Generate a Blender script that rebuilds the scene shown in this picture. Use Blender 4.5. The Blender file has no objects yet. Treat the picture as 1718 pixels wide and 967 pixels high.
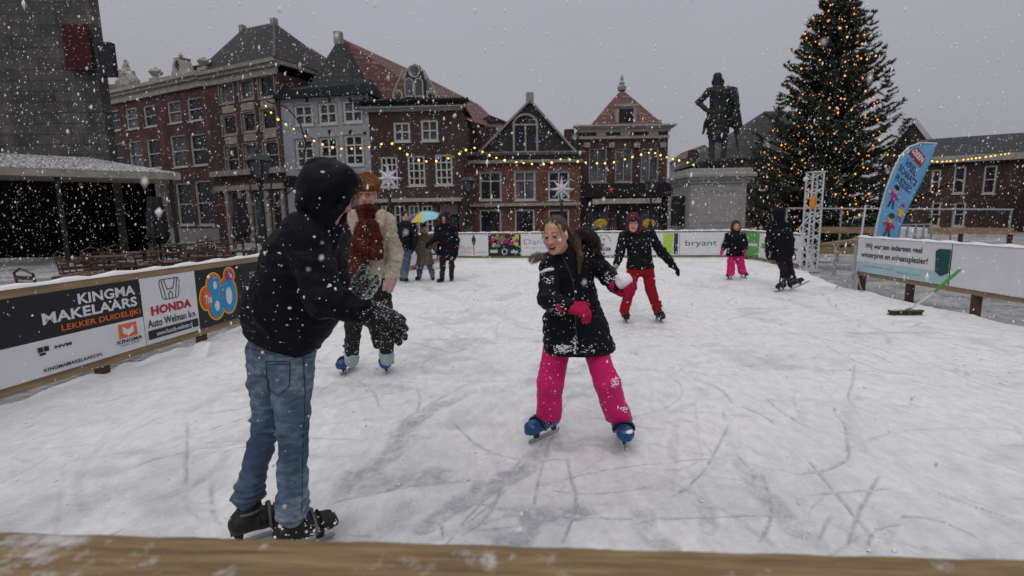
import bpy, bmesh, math, random
import numpy as np
from mathutils import Vector, Matrix, Quaternion
random.seed(7); rng = np.random.default_rng(7)
R = math.radians
scene = bpy.context.scene
COL = scene.collection
V = Vector

# ------------------------------------------------------------------ camera
CAMZ, FPX, CX, CY = 1.5, 850.0, 859.0, 483.5
PITCH, ROLL = R(8.37), 0.015
fwd = V((0, math.cos(PITCH), -math.sin(PITCH)))
up0 = V((0, math.sin(PITCH), math.cos(PITCH)))
rgt0 = V((1, 0, 0))
rgt = (rgt0*math.cos(ROLL) - up0*math.sin(ROLL)).normalized()
upv = (up0*math.cos(ROLL) + rgt0*math.sin(ROLL)).normalized()
cam_d = bpy.data.cameras.new('camera'); cam = bpy.data.objects.new('camera', cam_d); COL.objects.link(cam)
m = Matrix((rgt, upv, -fwd)).transposed().to_4x4(); m.translation = (0, 0, CAMZ); cam.matrix_world = m
cam_d.sensor_width = 36; cam_d.lens = FPX/1718*36; cam_d.clip_start = .05; cam_d.clip_end = 900
cam_d.dof.use_dof = True; cam_d.dof.focus_distance = 3.1; cam_d.dof.aperture_fstop = 2.8
scene.camera = cam

# ------------------------------------------------------------------ world: snow-cloud overcast, brighter overhead
SKY_STR, SUN_STR, EXPO = 0.1, 0.5, 0.12
w = bpy.data.worlds.new('World'); scene.world = w; w.use_nodes = True
nt = w.node_tree; nt.nodes.clear()
out = nt.nodes.new('ShaderNodeOutputWorld'); bg = nt.nodes.new('ShaderNodeBackground')
sky = nt.nodes.new('ShaderNodeTexSky'); sky.sky_type = 'NISHITA'; sky.sun_disc = False
sky.sun_elevation = R(48); sky.sun_rotation = R(200); sky.air_density = 2; sky.dust_density = 5; sky.ozone_density = 1
hs = nt.nodes.new('ShaderNodeHueSaturation'); hs.inputs['Saturation'].default_value = .18
tc = nt.nodes.new('ShaderNodeTexCoord'); sp = nt.nodes.new('ShaderNodeSeparateXYZ')
mr = nt.nodes.new('ShaderNodeValToRGB')
cl = [(0.0, (2.9, 2.9, 3.25)), (0.08, (2.95, 2.95, 3.32)), (0.35, (3.5, 3.52, 3.98)), (0.6, (5.5, 5.4, 5.6)), (1.0, (8.9, 8.65, 8.75))]
e = mr.color_ramp.elements
for i, (p_, c_) in enumerate(cl):
    el = e[i] if i < 2 else e.new(p_)
    el.position = p_; el.color = (c_[0]/10, c_[1]/10, c_[2]/10, 1)
ns = nt.nodes.new('ShaderNodeTexNoise'); ns.inputs['Scale'].default_value = 1.6; ns.inputs['Detail'].default_value = 4
mp = nt.nodes.new('ShaderNodeMapping'); mp.inputs['Scale'].default_value = (1, 1, 2.5)
mul = nt.nodes.new('ShaderNodeMix'); mul.data_type = 'RGBA'; mul.blend_type = 'MIX'; mul.inputs[0].default_value = .93
var = nt.nodes.new('ShaderNodeMapRange'); var.inputs[3].default_value = 8.9; var.inputs[4].default_value = 11.1
sc_ = nt.nodes.new('ShaderNodeVectorMath'); sc_.operation = 'SCALE'
L = nt.links.new
L(tc.outputs['Generated'], sp.inputs[0]); L(sp.outputs['Z'], mr.inputs[0]); L(tc.outputs['Generated'], mp.inputs[0]); L(mp.outputs[0], ns.inputs['Vector'])
L(ns.outputs[0], var.inputs[0]); L(mr.outputs[0], sc_.inputs[0]); L(var.outputs[0], sc_.inputs['Scale'])
L(sky.outputs[0], hs.inputs['Color']); L(hs.outputs[0], mul.inputs[6]); L(sc_.outputs[0], mul.inputs[7])
L(mul.outputs[2], bg.inputs['Color']); bg.inputs['Strength'].default_value = SKY_STR; L(bg.outputs[0], out.inputs[0])
sd = bpy.data.lights.new('sun', 'SUN'); sd.energy = SUN_STR; sd.angle = R(35); sd.color = (1, .94, .88)
so = bpy.data.objects.new('sun', sd); COL.objects.link(so); so.rotation_euler = (R(42), 0, R(-20))
scene.view_settings.view_transform = 'Standard'; scene.view_settings.look = 'None'
scene.view_settings.exposure = EXPO; scene.view_settings.gamma = 1
scene.view_settings.use_curve_mapping = False
scene.render.engine = 'CYCLES'

# ------------------------------------------------------------------ helpers
def ray(px, py): return fwd + rgt*((px-CX)/FPX) - upv*((py-CY)/FPX)
def P(px, py, Y):
    r = ray(px, py); r = r*(Y/r.y); return V((r.x, r.y, r.z+CAMZ))
def G(px, py, z=0.):
    r = ray(px, py); t = (z-CAMZ)/r.z; return V((r.x*t, r.y*t, z))
def col3(h):
    h = h.lstrip('#'); c = [int(h[i:i+2], 16)/255 for i in (0, 2, 4)]
    return tuple(x/12.92 if x <= .04045 else ((x+.055)/1.055)**2.4 for x in c)

def new_mat(name):
    m = bpy.data.materials.new(name); m.use_nodes = True
    nt = m.node_tree; b = nt.nodes['Principled BSDF']; return m, nt, b
def N(nt, typ, **kw):
    n = nt.nodes.new(typ)
    for k, v in kw.items():
        if hasattr(n, k): setattr(n, k, v)
        else: n.inputs[k.replace('_', ' ')].default_value = v
    return n
def ramp(nt, src, stops):
    r = nt.nodes.new('ShaderNodeValToRGB'); e = r.color_ramp.elements
    for i, (p, c) in enumerate(stops):
        el = e[i] if i < 2 else e.new(p)
        el.position = p; el.color = (*c, 1) if len(c) == 3 else c
    nt.links.new(src, r.inputs[0]); return r.outputs[0]
def mixc(nt, fac, a, b):
    n = nt.nodes.new('ShaderNodeMix'); n.data_type = 'RGBA'
    for s, i in ((fac, 0), (a, 6), (b, 7)):
        if hasattr(s, 'links'): nt.links.new(s, n.inputs[i])
        elif isinstance(s, (int, float)): n.inputs[i].default_value = s
        else: n.inputs[i].default_value = (*s[:3], 1)
    return n.outputs[2]
def obj_noise(nt, scale, detail=4, stretch=None, rough=.55):
    tc = nt.nodes.new('ShaderNodeTexCoord'); src = tc.outputs['Object']
    if stretch:
        mp = nt.nodes.new('ShaderNodeMapping'); mp.inputs['Scale'].default_value = stretch
        nt.links.new(src, mp.inputs[0]); src = mp.outputs[0]
    n = nt.nodes.new('ShaderNodeTexNoise'); n.inputs['Scale'].default_value = scale; n.inputs['Detail'].default_value = detail
    n.inputs['Roughness'].default_value = rough
    nt.links.new(src, n.inputs['Vector']); return n.outputs[0]
SNOWC = (.80, .805, .825)
def mat(name, c, rough=.8, var=.25, scale=6, bump=0., bscale=60, metal=0., snow=0., snow_scale=35, top_snow=0., stretch=None, spec=.3, emit=None, estr=0, c2=None, sheen=0, transl=0):
    """procedural surface: base colour with noise variation, optional fine bump, stuck snow flecks and snow lying on upward faces"""
    m, nt, b = new_mat(name)
    n = obj_noise(nt, scale, 5, stretch)
    lo = tuple(x*(1-var) for x in c); hi = c2 if c2 else tuple(min(1, x*(1+var)) for x in c)
    o = ramp(nt, n, [(.3, lo), (.7, hi)])
    if snow > 0:
        s1 = obj_noise(nt, snow_scale, 3, None, .6); s2 = obj_noise(nt, snow_scale/9, 2)
        ad = N(nt, 'ShaderNodeMath', operation='MULTIPLY_ADD'); nt.links.new(s2, ad.inputs[0]); ad.inputs[1].default_value = .45; nt.links.new(s1, ad.inputs[2])
        th = 1.12 - snow*.22
        msk = ramp(nt, ad.outputs[0], [(th-.012, (0, 0, 0)), (min(1, th+.02), (1, 1, 1))])
        o = mixc(nt, msk, o, SNOWC)
    if top_snow > 0:
        g = nt.nodes.new('ShaderNodeNewGeometry'); s = nt.nodes.new('ShaderNodeSeparateXYZ'); nt.links.new(g.outputs['Normal'], s.inputs[0])
        nn = obj_noise(nt, 14, 4)
        ad = N(nt, 'ShaderNodeMath', operation='MULTIPLY_ADD'); nt.links.new(nn, ad.inputs[0]); ad.inputs[1].default_value = .9; nt.links.new(s.outputs['Z'], ad.inputs[2])
        th = 1.62-top_snow*.45
        msk = ramp(nt, ad.outputs[0], [(0, (0, 0, 0)), (1, (1, 1, 1))])
        mm = N(nt, 'ShaderNodeMapRange'); nt.links.new(ad.outputs[0], mm.inputs[0]); mm.inputs[1].default_value = th-.06; mm.inputs[2].default_value = th+.1
        o = mixc(nt, mm.outputs[0], o, SNOWC)
    nt.links.new(o, b.inputs['Base Color'])
    b.inputs['Roughness'].default_value = rough; b.inputs['Metallic'].default_value = metal
    b.inputs['Specular IOR Level'].default_value = spec
    if sheen: b.inputs['Sheen Weight'].default_value = sheen
    if bump:
        bn = obj_noise(nt, bscale, 4); bp = nt.nodes.new('ShaderNodeBump'); bp.inputs['Strength'].default_value = bump; bp.inputs['Distance'].default_value = .01
        nt.links.new(bn, bp.inputs['Height']); nt.links.new(bp.outputs[0], b.inputs['Normal'])
    if emit:
        b.inputs['Emission Color'].default_value = (*emit, 1); b.inputs['Emission Strength'].default_value = estr
    return m
def brick_mat(name, c, mortar=(.08, .07, .065), bw=.22, rh=.075, ms=.009):
    m, nt, b = new_mat(name)
    tc = nt.nodes.new('ShaderNodeTexCoord'); mp = nt.nodes.new('ShaderNodeMapping'); mp.inputs['Rotation'].default_value = (R(90), 0, 0)
    br = nt.nodes.new('ShaderNodeTexBrick'); br.inputs['Scale'].default_value = 1; br.inputs['Brick Width'].default_value = bw; br.inputs['Row Height'].default_value = rh
    br.inputs['Mortar Size'].default_value = ms; br.inputs['Color1'].default_value = (*[x*.8 for x in c], 1); br.inputs['Color2'].default_value = (*[x*1.2 for x in c], 1); br.inputs['Mortar'].default_value = (*mortar, 1)
    nt.links.new(tc.outputs['Object'], mp.inputs[0]); nt.links.new(mp.outputs[0], br.inputs[0])
    n = obj_noise(nt, .9, 6, None, .65); st = obj_noise(nt, .5, 4, (3, 3, .5))
    v = ramp(nt, n, [(.3, (.5, .5, .52)), (.7, (1.25, 1.2, 1.18))]); v2 = ramp(nt, st, [(.35, (.65, .65, .66)), (.6, (1.05, 1.05, 1.05))])
    mu = N(nt, 'ShaderNodeMix', data_type='RGBA', blend_type='MULTIPLY'); mu.inputs[0].default_value = 1; nt.links.new(br.outputs[0], mu.inputs[6]); nt.links.new(v, mu.inputs[7])
    mu2 = N(nt, 'ShaderNodeMix', data_type='RGBA', blend_type='MULTIPLY'); mu2.inputs[0].default_value = 1; nt.links.new(mu.outputs[2], mu2.inputs[6]); nt.links.new(v2, mu2.inputs[7])
    nt.links.new(mu2.outputs[2], b.inputs['Base Color']); b.inputs['Roughness'].default_value = .9
    return m
def tile_mat(name, c, snow=.3):
    """pantiles: rows across the slope, snow caught in the courses"""
    m, nt, b = new_mat(name)
    tc = nt.nodes.new('ShaderNodeTexCoord'); sx = nt.nodes.new('ShaderNodeSeparateXYZ'); nt.links.new(tc.outputs['Object'], sx.inputs[0])
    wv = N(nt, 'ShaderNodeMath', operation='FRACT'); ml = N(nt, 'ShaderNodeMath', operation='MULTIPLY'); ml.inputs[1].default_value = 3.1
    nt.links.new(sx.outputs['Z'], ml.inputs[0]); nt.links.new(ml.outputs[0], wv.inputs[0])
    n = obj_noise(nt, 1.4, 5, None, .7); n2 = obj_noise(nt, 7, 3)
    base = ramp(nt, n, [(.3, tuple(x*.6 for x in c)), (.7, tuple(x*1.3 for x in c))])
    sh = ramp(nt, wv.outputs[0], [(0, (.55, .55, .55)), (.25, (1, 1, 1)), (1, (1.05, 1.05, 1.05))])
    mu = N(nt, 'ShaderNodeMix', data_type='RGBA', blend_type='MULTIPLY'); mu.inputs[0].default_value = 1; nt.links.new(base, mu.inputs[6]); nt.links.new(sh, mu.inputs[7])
    s1 = ramp(nt, wv.outputs[0], [(.0, (.9, .9, .9)), (.3, (0, 0, 0))])
    s2 = ramp(nt, n2, [(.45, (0, 0, 0)), (.65, (1, 1, 1))])
    m2 = N(nt, 'ShaderNodeMath', operation='MULTIPLY'); nt.links.new(s1, m2.inputs[0]); nt.links.new(s2, m2.inputs[1])
    m3 = N(nt, 'ShaderNodeMath', operation='MULTIPLY'); nt.links.new(m2.outputs[0], m3.inputs[0]); m3.inputs[1].default_value = snow
    o = mixc(nt, m3.outputs[0], mu.outputs[2], (.6, .6, .64))
    nt.links.new(o, b.inputs['Base Color']); b.inputs['Roughness'].default_value = .75
    return m
def glass_mat(name, c=(.012, .014, .018), curtain=0.):
    m, nt, b = new_mat(name)
    n = obj_noise(nt, 1.1, 3, (1, 1, .6)); o = ramp(nt, n, [(.4, c), (.75, tuple(x*2.6+curtain for x in c))])
    nt.links.new(o, b.inputs['Base Color']); b.inputs['Roughness'].default_value = .14; b.inputs['Specular IOR Level'].default_value = .22
    bn = obj_noise(nt, 1.5, 2); bp = nt.nodes.new('ShaderNodeBump'); bp.inputs['Strength'].default_value = .25; bp.inputs['Distance'].default_value = .05
    nt.links.new(bn, bp.inputs['Height']); nt.links.new(bp.outputs[0], b.inputs['Normal'])
    return m

def link(name, me, mats, parent=None, loc=None, smooth=False):
    o = bpy.data.objects.new(name, me); COL.objects.link(o)
    for mm in (mats if isinstance(mats, (list, tuple)) else [mats]): me.materials.append(mm)
    if parent: o.parent = parent
    if loc is not None: o.location = loc
    if smooth: me.shade_smooth()
    return o
def tag(o, label=None, cat=None, group=None, kind=None):
    if label: o['label'] = label
    if cat: o['category'] = cat
    if group: o['group'] = group
    if kind: o['kind'] = kind
    return o
def thing(name, label, cat, loc=(0, 0, 0), rz=0., group=None):
    o = bpy.data.objects.new(name, None); COL.objects.link(o); o.empty_display_size = .2
    o.location = loc; o.rotation_euler = (0, 0, rz); return tag(o, label, cat, group)
def kids(o): return [c for c in bpy.data.objects if c.parent == o]
def dup(o, parent=None, label=None, loc=None, rz=None):
    c = o.copy(); COL.objects.link(c); c.parent = parent
    if label: c['label'] = label
    if loc is not None: c.location = loc
    if rz is not None: c.rotation_euler = (0, 0, rz)
    for ch in kids(o): dup(ch, c)
    return c

class MB:
    """collects verts and faces"""
    def __init__(s): s.v = []; s.f = []; s.mi = []; s.cur = 0
    def add(s, vs, fs):
        b = len(s.v); s.v += [tuple(x) for x in vs]; s.f += [tuple(i+b for i in f) for f in fs]; s.mi += [s.cur]*len(fs); return s
    def box(s, x0, x1, y0, y1, z0, z1, M=None):
        vs = [V((x, y, z)) for x in (x0, x1) for y in (y0, y1) for z in (z0, z1)]
        if M is not None: vs = [M @ v for v in vs]
        return s.add(vs, [(0, 1, 3, 2), (4, 6, 7, 5), (0, 4, 5, 1), (2, 3, 7, 6), (0, 2, 6, 4), (1, 5, 7, 3)])
    def bar(s, a, b, w, h=None, upd=(0, 0, 1)):
        a, b = V(a), V(b); d = (b-a); l = d.length; d.normalize(); h = h or w
        u = V(upd)
        if abs(d.dot(u)) > .98: u = V((1, 0, 0))
        x = d.cross(u).normalized(); y = x.cross(d)
        M = Matrix((x, d, y)).transposed().to_4x4(); M.translation = a
        return s.box(-w/2, w/2, 0, l, -h/2, h/2, M)
    def tube(s, pts, r, seg=8, caps=True):
        pts = [V(p) for p in pts]; n = len(pts); rs = r if isinstance(r, (list, tuple)) else [r]*n
        vs = []; u = None
        for i, p in enumerate(pts):
            d = (pts[min(i+1, n-1)]-pts[max(i-1, 0)]).normalized()
            if u is None: u = d.orthogonal().normalized()
            else: u = (u-d*u.dot(d)).normalized()
            w_ = d.cross(u)
            vs += [p+(u*math.cos(2*math.pi*k/seg)+w_*math.sin(2*math.pi*k/seg))*rs[i] for k in range(seg)]
        fs = [(i*seg+k, i*seg+(k+1) % seg, (i+1)*seg+(k+1) % seg, (i+1)*seg+k) for i in range(n-1) for k in range(seg)]
        if caps: fs += [tuple(reversed(range(seg))), tuple((n-1)*seg+k for k in range(seg))]
        return s.add(vs, fs)
    def lathe(s, prof, c=(0, 0, 0), seg=16, sx=1, sy=1):
        c = V(c); n = len(prof)
        vs = [c+V((math.cos(2*math.pi*k/seg)*r*sx, math.sin(2*math.pi*k/seg)*r*sy, z)) for r, z in prof for k in range(seg)]
        fs = [(i*seg+k, i*seg+(k+1) % seg, (i+1)*seg+(k+1) % seg, (i+1)*seg+k) for i in range(n-1) for k in range(seg)]
        fs += [tuple(reversed(range(seg))), tuple((n-1)*seg+k for k in range(seg))]
        return s.add(vs, fs)
    def ball(s, c, r, seg=10, rings=7, sx=1, sy=1, sz=1):
        return s.lathe([(max(.001, math.sin(math.pi*i/rings))*r, -math.cos(math.pi*i/rings)*r*sz) for i in range(rings+1)], c, seg, sx, sy)
    def prism(s, poly, y0, y1, M=None):
        """poly = [(x,z)...] extruded y0..y1"""
        n = len(poly); vs = [V((x, y0, z)) for x, z in poly]+[V((x, y1, z)) for x, z in poly]
        if M is not None: vs = [M @ v for v in vs]
        fs = [tuple(range(n)), tuple(reversed(range(n, 2*n)))]+[(i, i+n, (i+1) % n+n, (i+1) % n) for i in range(n)]
        return s.add(vs, fs)
    def mesh(s, name, fix=True):
        me = bpy.data.meshes.new(name); me.from_pydata(s.v, [], s.f); me.polygons.foreach_set('material_index', s.mi)
        if fix:
            bm = bmesh.new(); bm.from_mesh(me); bmesh.ops.recalc_face_normals(bm, faces=bm.faces); bm.to_mesh(me); bm.free()
        me.update(); return me
    def build(s, name, mats, parent=None, loc=None, smooth=False, bevel=0):
        o = link(name, s.mesh(name), mats, parent, loc, smooth)
        if bevel:
            b = o.modifiers.new('bevel', 'BEVEL'); b.width = bevel; b.segments = 2; b.limit_method = 'ANGLE'
        return o
# a thing that is one mesh: origin at its base
def solo(name, mb, mats, label, cat, loc=(0, 0, 0), group=None, smooth=False, kind=None, rz=0, bevel=0):
    o = mb.build(name, mats, None, loc, smooth, bevel); o.rotation_euler = (0, 0, rz)
    return tag(o, label, cat, group, kind)

_tc = {}
def text_poly(body, bold=0.):
    key = (body, bold)
    if key not in _tc:
        c = bpy.data.curves.new('t', 'FONT'); c.body = body; c.size = 1; c.offset = bold; c.resolution_u = 3; c.align_x = 'LEFT'; c.space_character = 1+bold*1.2
        o = bpy.data.objects.new('t', c); COL.objects.link(o)
        bpy.context.view_layer.update()
        me = bpy.data.meshes.new_from_object(o)
        v = [tuple(q.co) for q in me.vertices]; f = [tuple(p.vertices) for p in me.polygons]
        bpy.data.objects.remove(o); bpy.data.curves.remove(c); bpy.data.meshes.remove(me)
        _tc[key] = (v, f)
    return _tc[key]
def put_text(mb, body, x0, x1, z0, z1, y=-.003, bold=0., shear=0., M=None):
    v, f = text_poly(body, bold)
    a = np.array(v); lo = a.min(0); hi = a.max(0)
    vs = []
    for q in a:
        u = (q[0]-lo[0])/(hi[0]-lo[0]); t = (q[1]-lo[1])/(hi[1]-lo[1])
        p = V((x0+u*(x1-x0)+shear*t*(z1-z0), y, z0+t*(z1-z0)))
        vs.append(M @ p if M is not None else p)
    mb.add(vs, f)
def disc(mb, cx, cz, rx, rz, y=-.003, seg=28, M=None, a0=0, a1=2*math.pi):
    vs = [V((cx+rx*math.cos(a0+(a1-a0)*k/seg), y, cz+rz*math.sin(a0+(a1-a0)*k/seg))) for k in range(seg)]
    if M is not None: vs = [M @ v for v in vs]
    mb.add(vs, [tuple(range(seg))])
def ringpoly(mb, cx, cz, rx, rz, t, y=-.003, seg=28, a0=0., a1=2*math.pi, M=None):
    vs = []; fs = []
    for k in range(seg+1):
        a = a0+(a1-a0)*k/seg
        for q in (0, t): vs.append(V((cx+(rx-q)*math.cos(a), y, cz+(rz-q)*math.sin(a))))
    fs = [(2*k, 2*k+1, 2*k+3, 2*k+2) for k in range(seg)]
    if M is not None: vs = [M @ v for v in vs]
    mb.add(vs, fs)
def quad(mb, x0, x1, z0, z1, y=-.002, M=None):
    vs = [V((x0, y, z0)), V((x1, y, z0)), V((x1, y, z1)), V((x0, y, z1))]
    if M is not None: vs = [M @ v for v in vs]
    mb.add(vs, [(0, 1, 2, 3)])

# ------------------------------------------------------------------ noise and sculpting fields (numpy)
_lat = rng.random((64, 64, 64)).astype(np.float32)*2-1
def vnoise(p):
    i = np.floor(p).astype(np.int64); f = (p-i).astype(np.float32); f = f*f*(3-2*f); i &= 63; j = (i+1) & 63
    def g(a, b, c): return _lat[a, b, c]
    x0, y0, z0 = i[..., 0], i[..., 1], i[..., 2]; x1, y1, z1 = j[..., 0], j[..., 1], j[..., 2]
    fx, fy, fz = f[..., 0], f[..., 1], f[..., 2]
    a = g(x0, y0, z0)*(1-fx)+g(x1, y0, z0)*fx; b = g(x0, y1, z0)*(1-fx)+g(x1, y1, z0)*fx
    c = g(x0, y0, z1)*(1-fx)+g(x1, y0, z1)*fx; d = g(x0, y1, z1)*(1-fx)+g(x1, y1, z1)*fx
    return (a*(1-fy)+b*fy)*(1-fz)+(c*(1-fy)+d*fy)*fz

class Field:
    """smooth-blended solid: primitives are added, cut or intersected and then meshed as ONE closed surface"""
    def __init__(s, h): s.h = h; s.ops = []
    def cap(s, a, b, ra, rb, k=.02, side=None, sx=1., fold=None, op='add'):
        a = np.array(a, float); b = np.array(b, float); r = max(ra, rb)*max(1, sx)+k+.03
        s.ops.append((op, 'cap', np.minimum(a, b)-r, np.maximum(a, b)+r, (a, b, ra, rb, side, sx, fold), k)); return s
    def chain(s, pts, rs, k=.02, side=None, sx=1., fold=None):
        for i in range(len(pts)-1): s.cap(pts[i], pts[i+1], rs[i], rs[i+1], k, side, sx, fold)
        return s
    def ell(s, c, rad, F=None, k=.02, op='add'):
        """rad along the columns of F (3x3 rows = axes)"""
        c = np.array(c, float); F = np.eye(3) if F is None else np.array([list(q) for q in F], float); r = max(rad)+k+.02
        s.ops.append((op, 'ell', c-r, c+r, (c, np.array(rad, float), F), k)); return s
    def plane(s, p, n, k=.005):
        s.ops.append(('cut', 'plane', None, None, (np.array(p, float), np.array(n, float)), k)); return s
    def noise(s, amp, freq, seed=0., ridged=False):
        s.ops.append(('noise', 'noise', None, None, (amp, np.array(freq, float), seed, ridged), 0)); return s
    def eval(s, kind, q, X, Y, Z):
        if kind == 'cap':
            a, b, ra, rb, side, sx, fold = q
            ba = b-a; l2 = max(ba@ba, 1e-9)
            t = np.clip(((X-a[0])*ba[0]+(Y-a[1])*ba[1]+(Z-a[2])*ba[2])/l2, 0, 1)
            vx = X-a[0]-t*ba[0]; vy = Y-a[1]-t*ba[1]; vz = Z-a[2]-t*ba[2]
            d2 = vx*vx+vy*vy+vz*vz
            if side is not None and sx != 1:
                c = vx*side[0]+vy*side[1]+vz*side[2]; d2 = d2-c*c+(c/sx)**2
            r = ra+(rb-ra)*t
            if fold:
                amp, fr, ph = fold; Lh = math.sqrt(l2); e1 = np.cross(ba, [.31, .9, .17]); e1 /= np.linalg.norm(e1); e2 = np.cross(ba/Lh, e1)
                an = np.arctan2(vx*e1[0]+vy*e1[1]+vz*e1[2], vx*e2[0]+vy*e2[1]+vz*e2[2])
                qq = t*Lh*fr+.35*np.sin(an+ph)+.2*np.sin(2*an+ph*2)
                r = r+amp*(np.abs(np.sin(math.pi*qq+ph))*1.2-.6+.45*np.sin(2*math.pi*1.63*qq+1.3+an)+.3*np.sin(3*an+ph+4*t))
            return np.sqrt(np.maximum(d2, 0))-r
        if kind == 'ell':
            c, rad, F = q; p = [ (X-c[0])*F[i][0]+(Y-c[1])*F[i][1]+(Z-c[2])*F[i][2] for i in range(3)]
            k0 = np.sqrt(sum((p[i]/rad[i])**2 for i in range(3))); k1 = np.sqrt(sum((p[i]/rad[i]**2)**2 for i in range(3)))
            return k0*(k0-1)/np.maximum(k1, 1e-6)
        if kind == 'plane':
            p, n = q; return (X-p[0])*n[0]+(Y-p[1])*n[1]+(Z-p[2])*n[2]
    def grid(s):
        lo = np.min([o[2] for o in s.ops if o[2] is not None and o[0] == 'add'], 0); hi = np.max([o[3] for o in s.ops if o[3] is not None and o[0] == 'add'], 0)
        h = s.h; n = np.ceil((hi-lo)/h).astype(int)+2
        d = np.full(n, .2, np.float32)
        ax = [lo[i]+np.arange(n[i])*h for i in range(3)]
        for op, kind, l, u, q, k in s.ops:
            if l is None: sl = [slice(0, n[i]) for i in range(3)]
            else: sl = [slice(max(0, int((l[i]-lo[i])/h)), min(n[i], int((u[i]-lo[i])/h)+2)) for i in range(3)]
            X = ax[0][sl[0]][:, None, None]; Y = ax[1][sl[1]][None, :, None]; Z = ax[2][sl[2]][None, None, :]
            sl = tuple(sl); cur = d[sl]
            if cur.size == 0: continue
            if op == 'noise':
                amp, fr, seed, rdg = q; msk = np.abs(cur) < .05; idx = np.argwhere(msk)
                pp = lo+idx*h; vn = vnoise(pp*fr+seed+.35*vnoise(pp*fr*.5+seed+7)[..., None]).astype(np.float32); cur[msk] = cur[msk]+amp*((np.minimum(np.abs(vn)*3.2, 1)-.75) if rdg else vn); d[sl] = cur; continue
            nd = s.eval(kind, q, X, Y, Z).astype(np.float32)
            if op == 'add':
                hh = np.maximum(k-np.abs(cur-nd), 0)/max(k, 1e-6); d[sl] = np.minimum(cur, nd)-hh*hh*k*.25
            else:  # cut away the inside of the primitive (for a plane: the side its normal points to)
                nd2 = nd if kind == 'plane' else -nd
                hh = np.maximum(k-np.abs(cur-nd2), 0)/max(k, 1e-6); d[sl] = np.maximum(cur, nd2)+hh*hh*k*.25
        d[0] = d[-1] = .2; d[:, 0] = d[:, -1] = .2; d[:, :, 0] = d[:, :, -1] = .2
        return d, lo
    def verts(s):
        d, lo = s.grid(); h = s.h; sg = d < 0; n = d.shape
        c8 = [(i, j, k) for i in (0, 1) for j in (0, 1) for k in (0, 1)]
        def S(a, i, j, k): return a[i:n[0]-1+i, j:n[1]-1+j, k:n[2]-1+k]
        an = np.zeros([x-1 for x in n], bool); al = np.ones([x-1 for x in n], bool)
        for c in c8: q = S(sg, *c); an |= q; al &= q
        idx = np.argwhere(an & ~al)
        val = np.stack([d[idx[:, 0]+c[0], idx[:, 1]+c[1], idx[:, 2]+c[2]] for c in c8], 1)
        acc = np.zeros((len(idx), 3)); cnt = np.zeros(len(idx)); cc = np.array(c8, float)
        for a in range(8):
            for b in range(a+1, 8):
                if abs(cc[a]-cc[b]).sum() != 1: continue
                va, vb = val[:, a], val[:, b]; mk = (va < 0) != (vb < 0)
                t = np.where(mk, va/np.where(mk, va-vb, 1), 0)[:, None]
                acc += np.where(mk[:, None], cc[a]+(cc[b]-cc[a])*t, 0); cnt += mk
        vs = (idx+acc/cnt[:, None])*h+lo
        ids = np.full([x-1 for x in n], -1, np.int32); ids[tuple(idx.T)] = np.arange(len(idx))
        fs = []
        for ax in range(3):
            a0 = [slice(None)]*3; a1 = [slice(None)]*3; a0[ax] = slice(0, -1); a1[ax] = slice(1, None)
            ch = sg[tuple(a0)] != sg[tuple(a1)]; e = np.argwhere(ch)
            o1, o2 = [(1, 2), (2, 0), (0, 1)][ax]; st = sg[tuple(e.T)]
            def cell(da, db): q = e.copy(); q[:, o1] -= da; q[:, o2] -= db; return ids[tuple(q.T)]
            f = np.stack([cell(1, 1), cell(0, 1), cell(0, 0), cell(1, 0)], 1)
            f[~st] = f[~st][:, ::-1]; fs.append(f)
        return vs, np.concatenate(fs)
    def build(s, name, mats, parent=None, origin=(0, 0, 0), wrinkle=None, classify=None, relax=0):
        vs, fs = s.verts()
        org = np.array(origin, float)
        me = bpy.data.meshes.new(name)
        me.vertices.add(len(vs)); me.loops.add(len(fs)*4); me.polygons.add(len(fs))
        me.loops.foreach_set('vertex_index', fs.ravel().astype(np.int32))
        me.polygons.foreach_set('loop_start', np.arange(0, len(fs)*4, 4, dtype=np.int32)); me.polygons.foreach_set('loop_total', np.full(len(fs), 4, np.int32))
        me.vertices.foreach_set('co', (vs-org).ravel()); me.update(calc_edges=True); me.validate()
        if wrinkle:
            nr = np.zeros(len(me.vertices)*3); me.vertices.foreach_get('normal', nr); nr = nr.reshape(-1, 3)
            dsp = np.zeros(len(vs))
            for amp, fr, seed, ridged in wrinkle:
                q = vnoise(vs*np.array(fr)+seed); dsp += amp*((1-np.abs(q)*2.4) if ridged else q)
            vs = vs+nr*dsp[:, None]; me.vertices.foreach_set('co', (vs-org).ravel()); me.update()
        if classify is not None:
            ctr = vs[fs].mean(1); me.polygons.foreach_set('material_index', classify(ctr).astype(np.int32))
        o = link(name, me, mats, parent); me.shade_smooth()
        if relax:
            md = o.modifiers.new('relax', 'SMOOTH'); md.iterations = relax; md.factor = .5
        return o
# ------------------------------------------------------------------ materials
M = {}
M['brick_red'] = brick_mat('dark_red_brick', (.105, .034, .027)); M['brick_brown'] = brick_mat('brown_brick', (.085, .038, .028))
M['brick_dark'] = brick_mat('dark_brown_brick', (.055, .028, .022)); M['brick_warm'] = brick_mat('orange_red_brick', (.155, .047, .033), (.15, .11, .095))
M['plaster_grey'] = mat('blue_grey_plaster', (.29, .305, .345), .85, .1, 1.5, .1, 30)
M['stone'] = mat('cream_stone', (.29, .265, .23), .8, .22, 3, .2, 25, top_snow=.7)
M['stone_white'] = mat('pale_stone', (.33, .315, .29), .8, .15, 3, .2, 25, top_snow=.8)
M['granite'] = mat('grey_granite', (.25, .245, .245), .8, .14, 8, .25, 40, top_snow=.9)
M['white_paint'] = mat('white_window_paint', (.48, .47, .45), .5, .08, 4)
M['dark_paint'] = mat('dark_green_paint', (.012, .02, .019), .4, .2, 4)
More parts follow.
